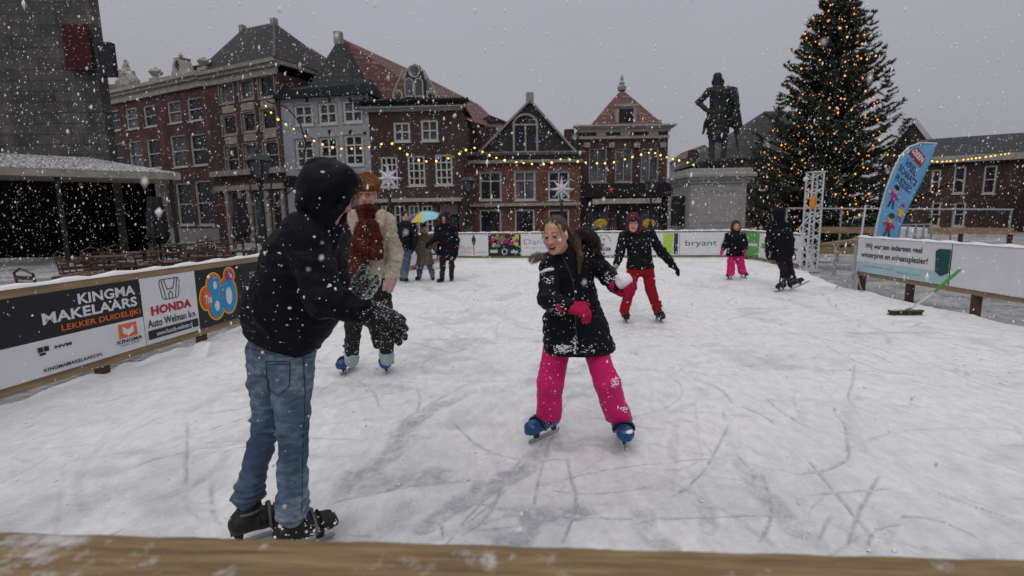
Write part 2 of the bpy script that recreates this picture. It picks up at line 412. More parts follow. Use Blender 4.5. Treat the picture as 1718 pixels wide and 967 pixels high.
M['black_paint'] = mat('black_paint', (.01, .01, .012), .45, .3, 6)
M['glass'] = glass_mat('window_glass'); M['glass_curtain'] = glass_mat('window_glass_net_curtain', (.05, .055, .065), .03)
M['tile_red'] = tile_mat('red_pantiles', (.10, .032, .024), .45); M['tile_dark'] = tile_mat('dark_slate_tiles', (.012, .0135, .016), .14)
M['tile_red2'] = tile_mat('faded_red_pantiles', (.115, .042, .034), .55)
M['wood'] = mat('weathered_pine', (.27, .19, .115), .8, .3, 3, .35, 40, stretch=(1, 9, 9)); M['wood_y'] = mat('weathered_pine_lengthwise', (.27, .19, .115), .8, .3, 3, .35, 40, stretch=(9, 1, 9))
M['wood_dark'] = mat('brown_wood', (.06, .032, .02), .7, .4, 5, .2, 30, top_snow=.08)
M['steel'] = mat('galvanised_steel', (.42, .43, .45), .35, .15, 20, metal=.8)
M['alu'] = mat('aluminium', (.6, .61, .63), .4, .1, 20, metal=.5)
M['snow'] = mat('lying_snow', SNOWC, .7, .05, 6, .5, 30)
M['white'] = mat('white_vinyl', (.62, .63, .66), .45, .05, 3); M['pale_blue'] = mat('pale_blue_vinyl', (.36, .52, .56), .45, .05, 3)
M['black_v'] = mat('black_vinyl', (.012, .013, .015), .45, .2, 3); M['ink'] = mat('black_ink', (.015, .015, .02), .5, .1, 3)
M['ink_grey'] = mat('grey_ink', (.16, .16, .19), .5, .1, 3)
M['red_v'] = mat('red_vinyl', (.36, .015, .025), .45, .1, 3); M['orange_v'] = mat('orange_vinyl', (.62, .13, .03), .45, .1, 3)
M['yellow_v'] = mat('yellow_vinyl', (.75, .48, .04), .45, .1, 3); M['blue_v'] = mat('bright_blue_vinyl', (.01, .26, .5), .45, .1, 3)
M['magenta_v'] = mat('magenta_vinyl', (.36, .03, .26), .45, .1, 3); M['green_v'] = mat('green_vinyl', (.08, .33, .07), .45, .1, 3)
M['lime_v'] = mat('lime_vinyl', (.35, .52, .05), .45, .1, 3); M['purple_v'] = mat('purple_vinyl', (.06, .05, .17), .45, .1, 3)
M['navy_v'] = mat('navy_vinyl', (.02, .03, .07), .45, .1, 3); M['teal_v'] = mat('dark_teal_vinyl', (.01, .07, .07), .45, .1, 3)
M['peach_v'] = mat('peach_vinyl', (.6, .3, .2), .45, .1, 3); M['skyblue_v'] = mat('sky_blue_print', (.13, .36, .6), .45, .2, 1.5)
M['bulb'] = mat('lit_bulb', (.8, .5, .1), .4, 0, emit=(1, .55, .1), estr=2.0); M['fairy'] = mat('lit_fairy_bulb', (.8, .4, .1), .4, 0, emit=(1, .33, .06), estr=1.7)
M['bronze'] = mat('dark_bronze', (.016, .019, .018), .5, .5, 5, .4, 25, metal=.3, top_snow=.35)

def fm(face, *k): return M[face]

# ------------------------------------------------------------------ ground, snow-covered ice and road
def ground_mat():
    m, nt, b = new_mat('snowy_paving')
    tc = nt.nodes.new('ShaderNodeTexCoord')
    br = nt.nodes.new('ShaderNodeTexBrick'); br.inputs['Scale'].default_value = 1; br.inputs['Brick Width'].default_value = .21; br.inputs['Row Height'].default_value = .1
    br.inputs['Mortar Size'].default_value = .012; br.inputs['Color1'].default_value = (.07, .063, .06, 1); br.inputs['Color2'].default_value = (.12, .11, .105, 1); br.inputs['Mortar'].default_value = (.2, .2, .2, 1)
    nt.links.new(tc.outputs['Object'], br.inputs[0])
    n = obj_noise(nt, .8, 8, None, .7); n2 = obj_noise(nt, 14, 5)
    ad = N(nt, 'ShaderNodeMath', operation='MULTIPLY_ADD'); nt.links.new(n2, ad.inputs[0]); ad.inputs[1].default_value = .5; nt.links.new(n, ad.inputs[2])
    ms = ramp(nt, ad.outputs[0], [(.62, (0, 0, 0)), (.9, (.8, .8, .8))])
    nt.links.new(mixc(nt, ms, br.outputs[0], (.5, .51, .54)), b.inputs['Base Color']); b.inputs['Roughness'].default_value = .75
    return m
g = MB(); g.box(-220, 220, -60, 380, -.6, -.05)
tag(g.build('ground', ground_mat()), kind='structure')

LF0, LFd = V((-3.95, 4.53, 0)), V((.152, 1, 0))
def LF(Y): return V((LF0.x+.152*(Y-LF0.y), Y, 0))
BL, BR, BR2 = V((-1.99, 17.45, 0)), V((7.42, 16.2, 0)), V((7.52, 12.95, 0))

# the rink: one fine sheet, heights and the bare-ice mask worked out per vertex from blade grooves and scraped swathes
def make_ice():
    ys = [.3]
    while ys[-1] < 18.0: ys.append(ys[-1]+max(.009, .0040*ys[-1]))
    ys = np.array(ys); nx = 880
    nY = len(ys)
    xl = -4.15+.152*(ys-4.53); xr = np.where(ys < 10, 6.6, np.where(ys < 12.5, 6.6+(ys-10)*.36, 7.5))
    # cluster columns around the view axis near the camera
    u = np.linspace(-1, 1, nx); 
    X = np.zeros((nY, nx)); 
    for i, y in enumerate(ys):
        c = np.sign(u)*np.abs(u)**(1.0 if y > 6 else 1.35)
        X[i] = np.where(c < 0, -c*(xl[i]-.6)+(1+c)*.6, .6+c*(xr[i]-.6))
    Y = np.repeat(ys[:, None], nx, 1)
    p2 = np.stack([X, Y, np.zeros_like(X)], -1)
    Z = .006*vnoise(p2*[1.3, 1.3, 1])+.004*vnoise(p2*[4, 4, 1]+9)+.0035*vnoise(p2*[11, 11, 1]+3)+.003*vnoise(p2*[31, 31, 1]+5)+.0022*np.abs(vnoise(p2*[70, 70, 1]+6))
    ice = np.zeros_like(X)
    def n2(f, s): return vnoise(p2*[f, f, 1]+s)
    def arc(pts, wdt, dep, isw, ridge=.35, wob=.05, only=None):
        nonlocal Z, ice
        pts = np.array(pts, float); r = wdt*4+.05
        # resample as Catmull-Rom
        q = [pts[0]*2-pts[1]]+list(pts)+[pts[-1]*2-pts[-2]]; c = []
        for i in range(1, len(q)-2):
            for t in np.linspace(0, 1, 10, endpoint=False):
                a, b, cc_, d = q[i-1], q[i], q[i+1], q[i+2]
                c.append(.5*((2*b)+(-a+cc_)*t+(2*a-5*b+4*cc_-d)*t*t+(-a+3*b-3*cc_+d)*t**3))
        c.append(pts[-1]); c = np.array(c)
        for i in range(len(c)-1):
            a, b = c[i], c[i+1]; lo = np.minimum(a, b)-r; hi = np.maximum(a, b)+r
            i0, i1 = np.searchsorted(ys, [lo[1], hi[1]]);
            if i1 <= i0: continue
            xs_, ys_ = X[i0:i1], Y[i0:i1]
            j = (xs_ > lo[0]) & (xs_ < hi[0])
            if not j.any(): continue
            px, py = xs_[j], ys_[j]; ba = b-a; l2 = ba@ba+1e-9
            t = np.clip(((px-a[0])*ba[0]+(py-a[1])*ba[1])/l2, 0, 1)
            g_ = (i+t)/(len(c)-1); taper = np.clip(np.minimum(g_, 1-g_)*7, 0.12, 1)
            dd = np.hypot(px-a[0]-t*ba[0], py-a[1]-t*ba[1])/(wdt*taper)
            gr = np.exp(-dd**2)*taper
            if wdt > .015: gr = np.clip((1.2-dd+.5*vnoise(np.stack([px*9, py*9, px*0], -1)))*1.8, 0, 1)*np.clip(taper*1.3, 0, 1)
            rg = np.exp(-((dd-1.7)/.6)**2)*taper
            zz = GZ[i0:i1]; kk = zz[j]; zz[j] = np.maximum(kk, gr*dep-rg*dep*ridge)
            ii = ice[i0:i1]; kk = ii[j]; ii[j] = np.maximum(kk, gr*isw*(.9 if wdt > .015 else 1))
    GZ = np.full_like(X, -.05)*0
    rr = np.random.default_rng(11)
    def rnd_arc(x, y, ln, ang, cur, w_, dp, iw):
        pts = []; 
        for k in range(6):
            pts.append((x, y)); x += math.cos(ang)*ln/5; y += math.sin(ang)*ln/5; ang += cur
        arc(pts, w_, dp, iw)
    for k in range(620):
        y = 1.2+rr.random()**1.3*15; x = -3.6+rr.random()*10
        rnd_arc(x, y, rr.choice([.2, .35, .6, 1.0, 1.7])*rr.uniform(.7, 1.3), rr.uniform(0, 6.28), rr.normal()*.17, rr.uniform(.0042, .0075)*(1+.14*y), rr.uniform(.003, .009), rr.choice([.3, .5, .9]))
    for k in range(230):
        y = 1.2+rr.random()**1.2*12; x = -3.2+rr.random()*9.6
        rnd_arc(x, y, rr.uniform(.4, 1.5), rr.uniform(0, 6.28), rr.normal()*.2, rr.uniform(.016, .045), rr.uniform(.002, .006), rr.uniform(.12, .4))
    # the grooves one can tell apart in the photograph
    for pl in ([(640, 720), (700, 690), (770, 650), (800, 640)], [(1385, 680), (1415, 710), (1422, 745), (1420, 772), (1380, 790), (1300, 800)],
               [(1435, 603), (1430, 640), (1424, 670), (1450, 690)], [(1480, 790), (1440, 860), (1420, 925)], [(1345, 760), (1390, 815), (1425, 855), (1475, 915)],
               [(780, 840), (860, 852), (990, 868), (1120, 872), (1250, 866), (1330, 862)], [(960, 800), (965, 850), (940, 920)], [(1270, 780), (1290, 830), (1292, 870), (1270, 920)],
               [(1220, 745), (1260, 790), (1265, 810)], [(950, 760), (962, 820)], [(895, 745), (850, 800), (820, 860), (760, 910)], [(915, 820), (1000, 828), (1110, 812)],
               [(490, 720), (420, 740), (300, 760), (200, 790)], [(315, 700), (312, 830)], [(530, 850), (620, 830), (720, 810), (850, 805)], [(1190, 545), (1215, 560)],
               [(695, 640), (705, 670), (690, 705), (670, 720)], [(560, 620), (620, 650), (640, 690)], [(1395, 860), (1370, 910)], [(1350, 830), (1500, 820)], [(1000, 605), (1180, 640), (1240, 690)],
               [(750, 700), (830, 760), (1000, 770)], [(735, 850), (745, 905)], [(1100, 720), (1000, 700)], [(1230, 700), (1180, 790), (1120, 840)]):
        arc([G(*q)[:2] for q in pl], .0080, .013, .9, .7)
    # swathes scraped to the ice
    for pl, wd, iw in (([(560, 840), (600, 800), (650, 770), (700, 700), (800, 655)], .085, .8), ([(600, 820), (660, 810), (760, 790)], .09, .7), ([(690, 900), (760, 850), (870, 790), (920, 740)], .07, .85),
                   ([(850, 920), (880, 890), (900, 860), (1010, 860)], .09, .8), ([(1060, 850), (1100, 900), (1130, 925)], .06, .6), ([(1180, 830), (1190, 900)], .05, .6), ([(1230, 760), (1300, 850), (1350, 900)], .06, .5),
                   ([(930, 750), (1000, 740), (1060, 760)], .10, .6), ([(1040, 590), (900, 640), (760, 660)], .09, .35), ([(1110, 470), (1300, 500), (1500, 560)], .14, .3), ([(300, 700), (420, 640), (500, 600)], .08, .35),
                   ([(700, 480), (820, 520), (900, 560)], .12, .3), ([(1040, 548), (1140, 552)], .08, .4), ([(560, 642), (700, 650)], .07, .5)):
        arc([G(*q)[:2] for q in pl], wd, .006, iw, .8)
    Z = Z-GZ
    ice = np.clip(ice*(.72+.45*n2(23, 2)+.35*n2(61, 8))+np.clip(n2(1.7, 31)*.6+n2(7, 3)*.35-.30, 0, .35)+np.clip((3.3-Y)/1.4, 0, 1)*np.clip(n2(2.3, 17)*.9+n2(9, 21)*.3+.12, 0, .7)*.75, 0, 1)
    # ploughed bank along the left boards, ragged edge
    dl = (X-xl[:, None]); bank = np.clip(1-dl/.9, 0, 1); Z += bank**2*.05+bank*.03*n2(5, 8)
    ice *= 1-np.clip(bank*2, 0, 1)
    edge = np.clip(1-(dl-.06-.05*n2(3, 6))/.08, 0, 1); Z -= edge*.13
    er = np.clip(1-(xr[:, None]-X-.12-.1*n2(2, 6))/.1, 0, 1); Z -= er*.1
    me = bpy.data.meshes.new('ice'); vs = np.stack([X, Y, Z], -1).reshape(-1, 3)
    I = np.arange(nY*nx).reshape(nY, nx); fs = np.stack([I[:-1, :-1], I[:-1, 1:], I[1:, 1:], I[1:, :-1]], -1).reshape(-1, 4)
    me.vertices.add(len(vs)); me.loops.add(len(fs)*4); me.polygons.add(len(fs))
    me.loops.foreach_set('vertex_index', fs.ravel().astype(np.int32)); me.polygons.foreach_set('loop_start', np.arange(0, len(fs)*4, 4, dtype=np.int32)); me.polygons.foreach_set('loop_total', np.full(len(fs), 4, np.int32))
    me.vertices.foreach_set('co', vs.ravel()); me.update(calc_edges=True)
    at = me.attributes.new('bare', 'FLOAT', 'POINT'); at.data.foreach_set('value', ice.ravel().astype(np.float32))
    m, nt, b = new_mat('snow_over_ice')
    a = nt.nodes.new('ShaderNodeAttribute'); a.attribute_name = 'bare'
    n = obj_noise(nt, 1.1, 6, None, .6); n3 = obj_noise(nt, 55, 4, None, .7); n4 = obj_noise(nt, 13, 8, (1, .5, 1), .72)
    sn = ramp(nt, n, [(.3, (.76, .77, .79)), (.7, (.88, .88, .89))])
    sn = mixc(nt, ramp(nt, n4, [(.40, (0, 0, 0)), (.66, (.6, .6, .6))]), sn, (.56, .57, .60))
    ic = ramp(nt, n3, [(.3, (.31, .33, .37)), (.7, (.50, .52, .56))])
    nt.links.new(mixc(nt, a.outputs['Fac'], sn, ic), b.inputs['Base Color'])
    rg = N(nt, 'ShaderNodeMapRange'); nt.links.new(a.outputs['Fac'], rg.inputs[0]); rg.inputs[3].default_value = .75; rg.inputs[4].default_value = .38; nt.links.new(rg.outputs[0], b.inputs['Roughness'])
    bn = obj_noise(nt, 34, 7, (1, .6, 1), .75); bp = nt.nodes.new('ShaderNodeBump'); bp.inputs['Strength'].default_value = .85; bp.inputs['Distance'].default_value = .012
    nt.links.new(bn, bp.inputs['Height']); nt.links.new(bp.outputs[0], b.inputs['Normal'])
    o = link('ice', me, m, smooth=True); tag(o, kind='structure')
make_ice()

# ------------------------------------------------------------------ houses
class House:
    """a facade plane between two ground corners; local x along it, local y into the house, local z up.
    px() turns a sighting on the facade into metres on that plane"""
    def __init__(s, name, label, a, Ya, b, Yb, group='gabled houses round the square', yref=(300, 300)):
        A = P(a, yref[0], Ya); B = P(b, yref[1], Yb); s.A = V((A.x, A.y, -.05)); s.d = V((B.x-A.x, B.y-A.y, 0)); s.W = s.d.length; s.d.normalize()
        s.n = V((-s.d.y, s.d.x, 0)); s.o = thing(name, label, 'house', s.A, math.atan2(s.d.y, s.d.x), group)
        s.wins = []; s.holes = []
    def uz(s, px, py):
        r = ray(px, py); den = r.dot(s.n); t = (s.A-cam.location).dot(s.n)/den; q = V((0, 0, CAMZ))+r*t-s.A
        return q.dot(s.d), q.z
    def loc(s, px, py, Y): q = P(px, py, Y)-s.A; return (q.dot(s.d), q.dot(s.n), q.z)
    def rect(s, x0, x1, y0, y1):
        xm, ym = (x0+x1)/2, (y0+y1)/2
        return s.uz(x0, ym)[0], s.uz(x1, ym)[0], s.uz(xm, y1)[1], s.uz(xm, y0)[1]
    def hole(s, r): s.holes.append(r); return r
    def wall(s, m, ztop, depth=6, z0=0, u0=0, u1=None, back=True):
        u1 = s.W if u1 is None else u1
        us = sorted({u0, u1, *[min(max(h[0], u0), u1) for h in s.holes], *[min(max(h[1], u0), u1) for h in s.holes]})
        zs = sorted({z0, ztop, *[min(max(h[2], z0), ztop) for h in s.holes], *[min(max(h[3], z0), ztop) for h in s.holes]})
        b = MB()
        for i in range(len(us)-1):
            for j in range(len(zs)-1):
                if us[i+1]-us[i] < 1e-4 or zs[j+1]-zs[j] < 1e-4: continue
                c = ((us[i]+us[i+1])/2, (zs[j]+zs[j+1])/2)
                if any(h[0] < c[0] < h[1] and h[2] < c[1] < h[3] for h in s.holes): continue
                b.add([(us[i], 0, zs[j]), (us[i+1], 0, zs[j]), (us[i+1], 0, zs[j+1]), (us[i], 0, zs[j+1])], [(0, 1, 2, 3)])
        for h in s.holes:
            x0, x1, a, c = h; D = .22
            b.add([(x0, 0, a), (x0, D, a), (x0, D, c), (x0, 0, c)], [(0, 1, 2, 3)]); b.add([(x1, 0, a), (x1, 0, c), (x1, D, c), (x1, D, a)], [(0, 1, 2, 3)])
            b.add([(x0, 0, c), (x0, D, c), (x1, D, c), (x1, 0, c)], [(0, 1, 2, 3)]); b.add([(x0, 0, a), (x1, 0, a), (x1, D, a), (x0, D, a)], [(0, 1, 2, 3)])
        b.add([(u0, 0, z0), (u0, depth, z0), (u0, depth, ztop), (u0, 0, ztop)], [(0, 1, 2, 3)]); b.add([(u1, 0, z0), (u1, 0, ztop), (u1, depth, ztop), (u1, depth, z0)], [(0, 1, 2, 3)])
        b.add([(u0, depth, z0), (u1, depth, z0), (u1, depth, ztop), (u0, depth, ztop)], [(0, 1, 2, 3)]); b.add([(u0, 0, ztop), (u1, 0, ztop), (u1, depth, ztop), (u0, depth, ztop)], [(0, 1, 2, 3)])
        return link('wall', b.mesh('wall', False), m, s.o)
    def window(s, r, nx=2, ny=2, fw=.07, frame='white_paint', glass='glass', sill=True, lip=.0, outer=None, ybar=None):
        x0, x1, a, c = r; s.hole(r); f = MB(); y0, y1 = .06-lip, .16
        if outer:   # a raised surround on the wall face
            f.cur = 1
            for q in ((x0-outer, x1+outer, c, c+outer), (x0-outer, x0, a, c), (x1, x1+outer, a, c)): f.box(q[0], q[1], -.035, .02, q[2], q[3])
            f.cur = 0
        f.box(x0, x0+fw, y0, y1, a, c); f.box(x1-fw, x1, y0, y1, a, c); f.box(x0+fw, x1-fw, y0, y1, a, a+fw); f.box(x0+fw, x1-fw, y0, y1, c-fw, c)
        for i in range(1, nx):
            x = x0+(x1-x0)*i/nx; t = fw*.36; f.box(x-t, x+t, y0+.01, y1-.01, a+fw, c-fw)
        zs = ybar if ybar else [j/ny for j in range(1, ny)]
        for j in zs:
            z = a+(c-a)*j; t = fw*.3; f.box(x0+fw, x1-fw, y0+.015, y1-.015, z-t, z+t)
        if sill: f.box(x0-.06, x1+.06, -.06, .1, a-.07, a-.002)
        o = f.build('window', [M[frame], M['stone']], s.o)
        if glass == 'glass' and random.random() < .3: glass = 'glass_curtain'
        g = MB(); g.box(x0+.01, x1-.01, .17, .2, a+.01, c-.01); g.build('pane', M[glass], o); return o
    def band(s, name, m, x0, x1, z0, z1, out=.12, back=.05):
        b = MB(); b.box(x0, x1, -out, back, z0, z1); return b.build(name, m, s.o)
    def cornice(s, m, x0, x1, z0, z1, out=.35, dep=.1):
        b = MB(); h = z1-z0
        b.box(x0, x1, -out*.35, dep, z0, z0+h*.5); b.box(x0-out*.3, x1+out*.3, -out*.7, dep+.001, z0+h*.5, z0+h*.75); b.box(x0-out*.6, x1+out*.6, -out, dep+.002, z0+h*.75, z1)
        return b.build('cornice', m, s.o)
    def poly(s, name, m, vs, fs, parent=None):
        b = MB(); b.add(vs, fs); return b.build(name, m, parent or s.o)

def roof_hip(H, m, u0, u1, z0, D, r0, r1, zr, yr=None, name='roof', over=.25):
    """hip roof: ridge from (r0) to (r1) = (u, y) at height zr over the rectangle u0..u1, 0..D"""
    vs = [(u0-over, -over, z0), (u1+over, -over, z0), (u1+over, D, z0), (u0-over, D, z0), (r0[0], r0[1], zr), (r1[0], r1[1], zr)]
    return vs
# --- the long brick house with the statues
H = House('brick_mansion', 'long dark red brick house whose cream cornice carries statues and urns', 170, 38.5, 360, 32.5)
for k in ((181, 201, 185, 220), (211, 231, 181, 217), (241, 262, 176, 213), (281, 304, 169, 207), (314, 339, 163, 203)): H.window(H.rect(*k), 1, 2, .09)
for k in ((189, 207, 240, 290), (217, 239, 236, 286), (247, 269, 233, 283), (287, 313, 226, 281), (320, 347, 224, 278)): H.window(H.rect(*k), 1, 2, .09)
for k in ((225, 252, 312, 366), (255, 281, 309, 380), (297, 323, 307, 378), (329, 357, 303, 378)): H.window(H.rect(*k), 1, 2, .09)
zc0, zc1 = H.uz(267, 160)[1], H.uz(267, 138)[1]
H.wall(M['brick_red'], zc0+.1, 9); H.cornice(M['stone_white'], -.3, H.W-.02, zc0, zc1, .45)
H.band('plinth', M['granite'], 0, H.W, 0, H.uz(330, 384)[1], .06)
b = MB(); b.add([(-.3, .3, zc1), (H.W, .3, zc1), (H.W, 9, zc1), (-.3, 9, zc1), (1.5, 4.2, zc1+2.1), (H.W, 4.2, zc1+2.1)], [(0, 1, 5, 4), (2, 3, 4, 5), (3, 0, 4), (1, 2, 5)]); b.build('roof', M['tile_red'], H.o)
def urn(H, px, py0, py1, k=1.):
    u, z1 = H.uz(px, py0); z0 = zc1-.02; h = z1-z0; b = MB(); y = -.1
    b.box(u-.45*k, u+.45*k, y-.25, y+.35, z0, z0+h*.25)
    b.lathe([(.3*k, z0+h*.25), (.12*k, z0+h*.33), (.16*k, z0+h*.38), (.42*k, z0+h*.55), (.46*k, z0+h*.66), (.3*k, z0+h*.74), (.36*k, z0+h*.78), (.1*k, z0+h*.86), (.12*k, z0+h*.92), (.02, z1)], (u, y, 0), 12)
    for q in (-1, 1): b.tube([(u+q*.36*k, y, z0+h*.45), (u+q*.62*k, y, z0+h*.55), (u+q*.55*k, y, z0+h*.72), (u+q*.32*k, y, z0+h*.68)], .06*k, 6)
    b.build('urn', M['stone_white'], H.o, smooth=False)
urn(H, 263, 113, 140, .9); urn(H, 345, 96, 124, .9)
u, zt = H.uz(214, 101); f = Field(.05); zb = zc1-.02; h = zt-zb
lo = lambda x, z, y=-.15: (u+x, y, zb+z)
f.ell(lo(0, h*.12), (1.05, .3, h*.15)); f.cap(lo(-.75, h*.2), lo(.0, h*.55), .34, .28, .15); f.cap(lo(.75, h*.2), lo(.1, h*.5), .32, .25, .15); f.cap(lo(0, h*.3), lo(0, h*.8), .3, .17, .1)
f.ell(lo(0, h*.92), (.13, .14, .17)); f.cap(lo(-.75, h*.3), lo(-.8, h*.6), .15, .1, .1); f.ell(lo(-.8, h*.68), (.13, .13, .14)); f.cap(lo(.7, h*.25), lo(.85, h*.5), .14, .1, .1); f.cap(lo(-.3, h*.75), lo(.3, h*.62), .1, .1, .08)
f.cap(lo(-1.0, h*.3), lo(-1.2, h*.55), .08, .05, .08); f.cap(lo(0.1, h*.75), lo(.35, h*.9), .09, .05, .05); f.noise(.07, (4, 4, 4))
o = f.build('statue_group', M['stone_white'], H.o)
u, zt = H.uz(300, 87); b = MB(); k = zt-zc1; S = .95
b.prism([(u-1.0*S, zc1), (u-.62*S, zc1+.25*k), (u-.45*S, zc1+.55*k), (u-.3*S, zc1+.66*k), (u-.4*S, zc1+.74*k), (u+.4*S, zc1+.74*k), (u+.3*S, zc1+.66*k), (u+.45*S, zc1+.55*k), (u+.62*S, zc1+.25*k), (u+1.0*S, zc1)], -.2, .5)
b.lathe([(.2, zc1+.74*k), (.09, zc1+.8*k), (.15, zc1+.87*k), (.06, zc1+.92*k), (.02, zt)], (u, .1, 0), 8); d_ = b.build('dormer', M['stone_white'], H.o)
b = MB(); disc(b, u, zc1+.43*k, .2, .3, -.21); b.build('pane', M['glass'], d_)
b = MB(); b.prism([(u+.3, zc1), (u+.4, zc1+.5*k), (u+1.9, zc1+.42*k), (u+1.9, zc1)], .55, 3); b.build('dormer_roof', M['tile_dark'], H.o)

# --- tall brown house with slate hip roof and stone bands
H = House('corner_house', 'tall brown brick house with cream stone bands and steep slate hip roof', 360, 32.4, 478, 29.8)
for k in ((368, 392, 140, 174), (401, 425, 133, 168), (433, 460, 126, 164)): H.window(H.rect(*k), 1, 1, .1, outer=.05, frame='stone')
for k in ((373, 397, 194, 227), (406, 429, 188, 222), (438, 464, 182, 218)): H.window(H.rect(*k), 1, 1, .1, outer=.05, frame='stone')
for k in ((379, 401, 245, 290), (410, 433, 241, 288), (443, 468, 236, 284)): H.window(H.rect(*k), 1, 2, .1, outer=.05, frame='stone')
zc0, zc1 = H.uz(420, 131)[1]-.05, H.uz(420, 108)[1]
for k in ((388, 404, 322, 400), (411, 419, 322, 400), (426, 445, 322, 400), (457, 475, 345, 400), (457, 475, 320, 341)): H.window(H.rect(*k), 1, 1, .08, sill=False, frame='stone')
H.wall(M['brick_brown'], zc0+.1, 6); H.cornice(M['stone'], -.1, H.W, zc0, zc1, .4)
b = MB(); b.box(H.W-.01, H.W+.25, .06, 6.1, zc1-.25, zc1); b.build('cornice', M['stone'], H.o)
for y0, y1, xs in ((178, 190, ((374, 394), (406, 427), (438, 462))), (230, 242, ((379, 399), (410, 430), (443, 465)))):
    for i, (a, c) in enumerate(xs):
        r = H.rect(a, c, y0-i*5, y1-i*5); H.band('stone_panel', M['stone'], *r, .05)
r = H.rect(378, 478, 287, 293); H.band('ledge', M['stone'], -.05, H.W+.05, r[2], r[3]+.1, .3)
r = H.rect(378, 478, 313, 319); H.band('shop_lintel', M['stone'], .1, H.W, r[2], r[3]+.1, .22)
for a, c in ((383, 388), (405, 410), (420, 425), (447, 455), (476, 480)):
    r = H.rect(a, c, 320, 400); H.band('pilaster', M['stone'], r[0], min(r[1], H.W+.05), 0, r[3], .14)
W_ = H.W; r0 = H.loc(407, 49, 34.6); r1 = H.loc(460, 38, 32.6); D5 = 6.2
b = MB(); b.add([(-.35, -.35, zc1), (W_+.3, -.35, zc1), (W_+.3, D5, zc1), (-.35, D5, zc1), r0, r1], [(0, 1, 5, 4), (1, 2, 5), (2, 3, 4, 5), (3, 0, 4)]); b.build('roof', M['tile_dark'], H.o)
for q in (r0, r1): b = MB(); b.box(q[0]-.16, q[0]+.16, q[1]-.16, q[1]+.16, q[2]-.3, q[2]+.22); b.build('ridge_block', M['granite'], H.o)
b = MB(); b.bar((W_+.3, -.35, zc1+.03), (r1[0], r1[1], r1[2]+.02), .14, .08); b.build('hip_lead', mat('lead', (.06, .062, .066), .6), H.o)
b = MB(); b.box(W_+.0, W_+.05, 1.2, 2.0, zc0-1.9, zc0-.7); b.build('window', M['white_paint'], H.o)
# red roof seen between it and the grey house
b = MB(); q0, q1, q2, q3 = [P(*t)-H.A for t in ((520, 80, 40), (600, 130, 37), (600, 200, 32), (512, 180, 36))]
inv = lambda q: V((q.dot(H.d), q.dot(H.n), q.z))
b.add([inv(q) for q in (q0, q1, q2, q3)], [(0, 1, 2, 3)]); q4 = inv(q0)+V((0, 4, -3)); b.add([inv(q0), inv(q1), inv(q1)+V((0, 4, -3)), q4], [(0, 1, 2, 3)]); b.build('rear_roof', M['tile_red'], H.o)

# --- blue-grey plastered house
H = House('plastered_house', 'blue-grey plastered house with white windows and a steep slate gable front under a red roof', 477, 29.9, 625, 29.0)
for k in ((493, 525, 176, 211), (534, 565, 172, 209), (575, 608, 168, 206)): H.window(H.rect(*k), 2, 2, .13, glass='glass_curtain', outer=.07)
for k in ((496, 527, 233, 282), (536, 567, 230, 279), (578, 610, 226, 278)): H.window(H.rect(*k), 2, 3, .13, outer=.07)
for k in ((500, 530, 318, 395), (540, 570, 318, 395), (580, 612, 318, 395)): H.window(H.rect(*k), 1, 2, .08, frame='dark_paint', sill=False)
zt = H.uz(550, 163)[1]; H.wall(M['plaster_grey'], zt, 8)
r = H.rect(477, 625, 294, 312); H.band('shop_fascia', M['black_paint'], 0, H.W, r[2], r[3], .2)
for a in (515, 553, 588, 612):
    for y in (168, 222): u, z = H.uz(a, y); H.band('wall_anchor', M['black_paint'], u-.07, u+.07, z-.12, z+.12, .05)
za = H.uz(568, 62)[1]; ua = H.uz(567, 110)[0]; e0 = H.uz(477, 150)[1]; W_ = H.W
# mansard skirt and steep slate front
b = MB(); zs = H.uz(550, 148)[1]
b.prism([(-.15, zt), (W_+.25, zt), (W_+.15, zt+.55), (-.05, zt+.35)], -.3, .5); b.build('eaves', M['dark_paint'], H.o)
pk = H.loc(568, 66, 31.0); cl_ = H.loc(513, 158, 29.9); cr_ = H.loc(597, 150, 29.4)
b = MB(); b.add([(cl_[0], .1, zt+.3), (cr_[0], .1, zt+.5), pk, (cl_[0]-.6, 4.5, zt+.3), (cr_[0]+1.4, 4.5, zt+.5)], [(0, 1, 2), (0, 2, 3), (1, 4, 2)]); b.build('front_roof', M['tile_dark'], H.o)
b = MB(); b.add([(-.15, -.28, zt+.02), (W_+.2, -.28, zt+.02), (cr_[0]+.7, .55, zt+1.0), (.55, .55, zt+.75), (-.15, 3, zt+.02), (W_+.2, 3, zt+.02)], [(0, 1, 2, 3), (0, 3, 4), (1, 5, 2), (3, 2, 5, 4)]); b.build('roof_skirt', M['tile_dark'], H.o)
b = MB(); b.box(pk[0]-.2, pk[0]+.2, pk[1]-.2, pk[1]+.2, pk[2]-.3, pk[2]+.38); b.build('ridge_block', M['granite'], H.o)
# the long red roof running back behind the neighbours
rA = P(568, 62, 31.5); rB = P(690, 118, 37); rB2 = P(804, 176, 46); eA = P(618, 195, 29.9); eB = P(780, 200, 30.5); eC = P(850, 222, 41)
Q = [inv2 for inv2 in [V(((q-H.A).dot(H.d), (q-H.A).dot(H.n), (q-H.A).z)) for q in (rA, rB, rB2, eC, eB, eA)]]
b = MB(); b.add(Q, [(0, 1, 4, 5), (1, 2, 3, 4)]); b.add([Q[0], Q[1], Q[2], Q[2]+V((-2, 5, -6)), Q[0]+V((-5, 6, -6))], [(0, 1, 2, 3, 4)]); b.build('roof', M['tile_red'], H.o)
b = MB(); q = V(((P(818, 200, 38)-H.A).dot(H.d), (P(818, 200, 38)-H.A).dot(H.n), 0)); zz = P(818, 205, 38).z
b.box(q.x-.6, q.x+1.1, q.y, q.y+2, 3, zz); b.build('rear_wall', M['stone'], H.o)
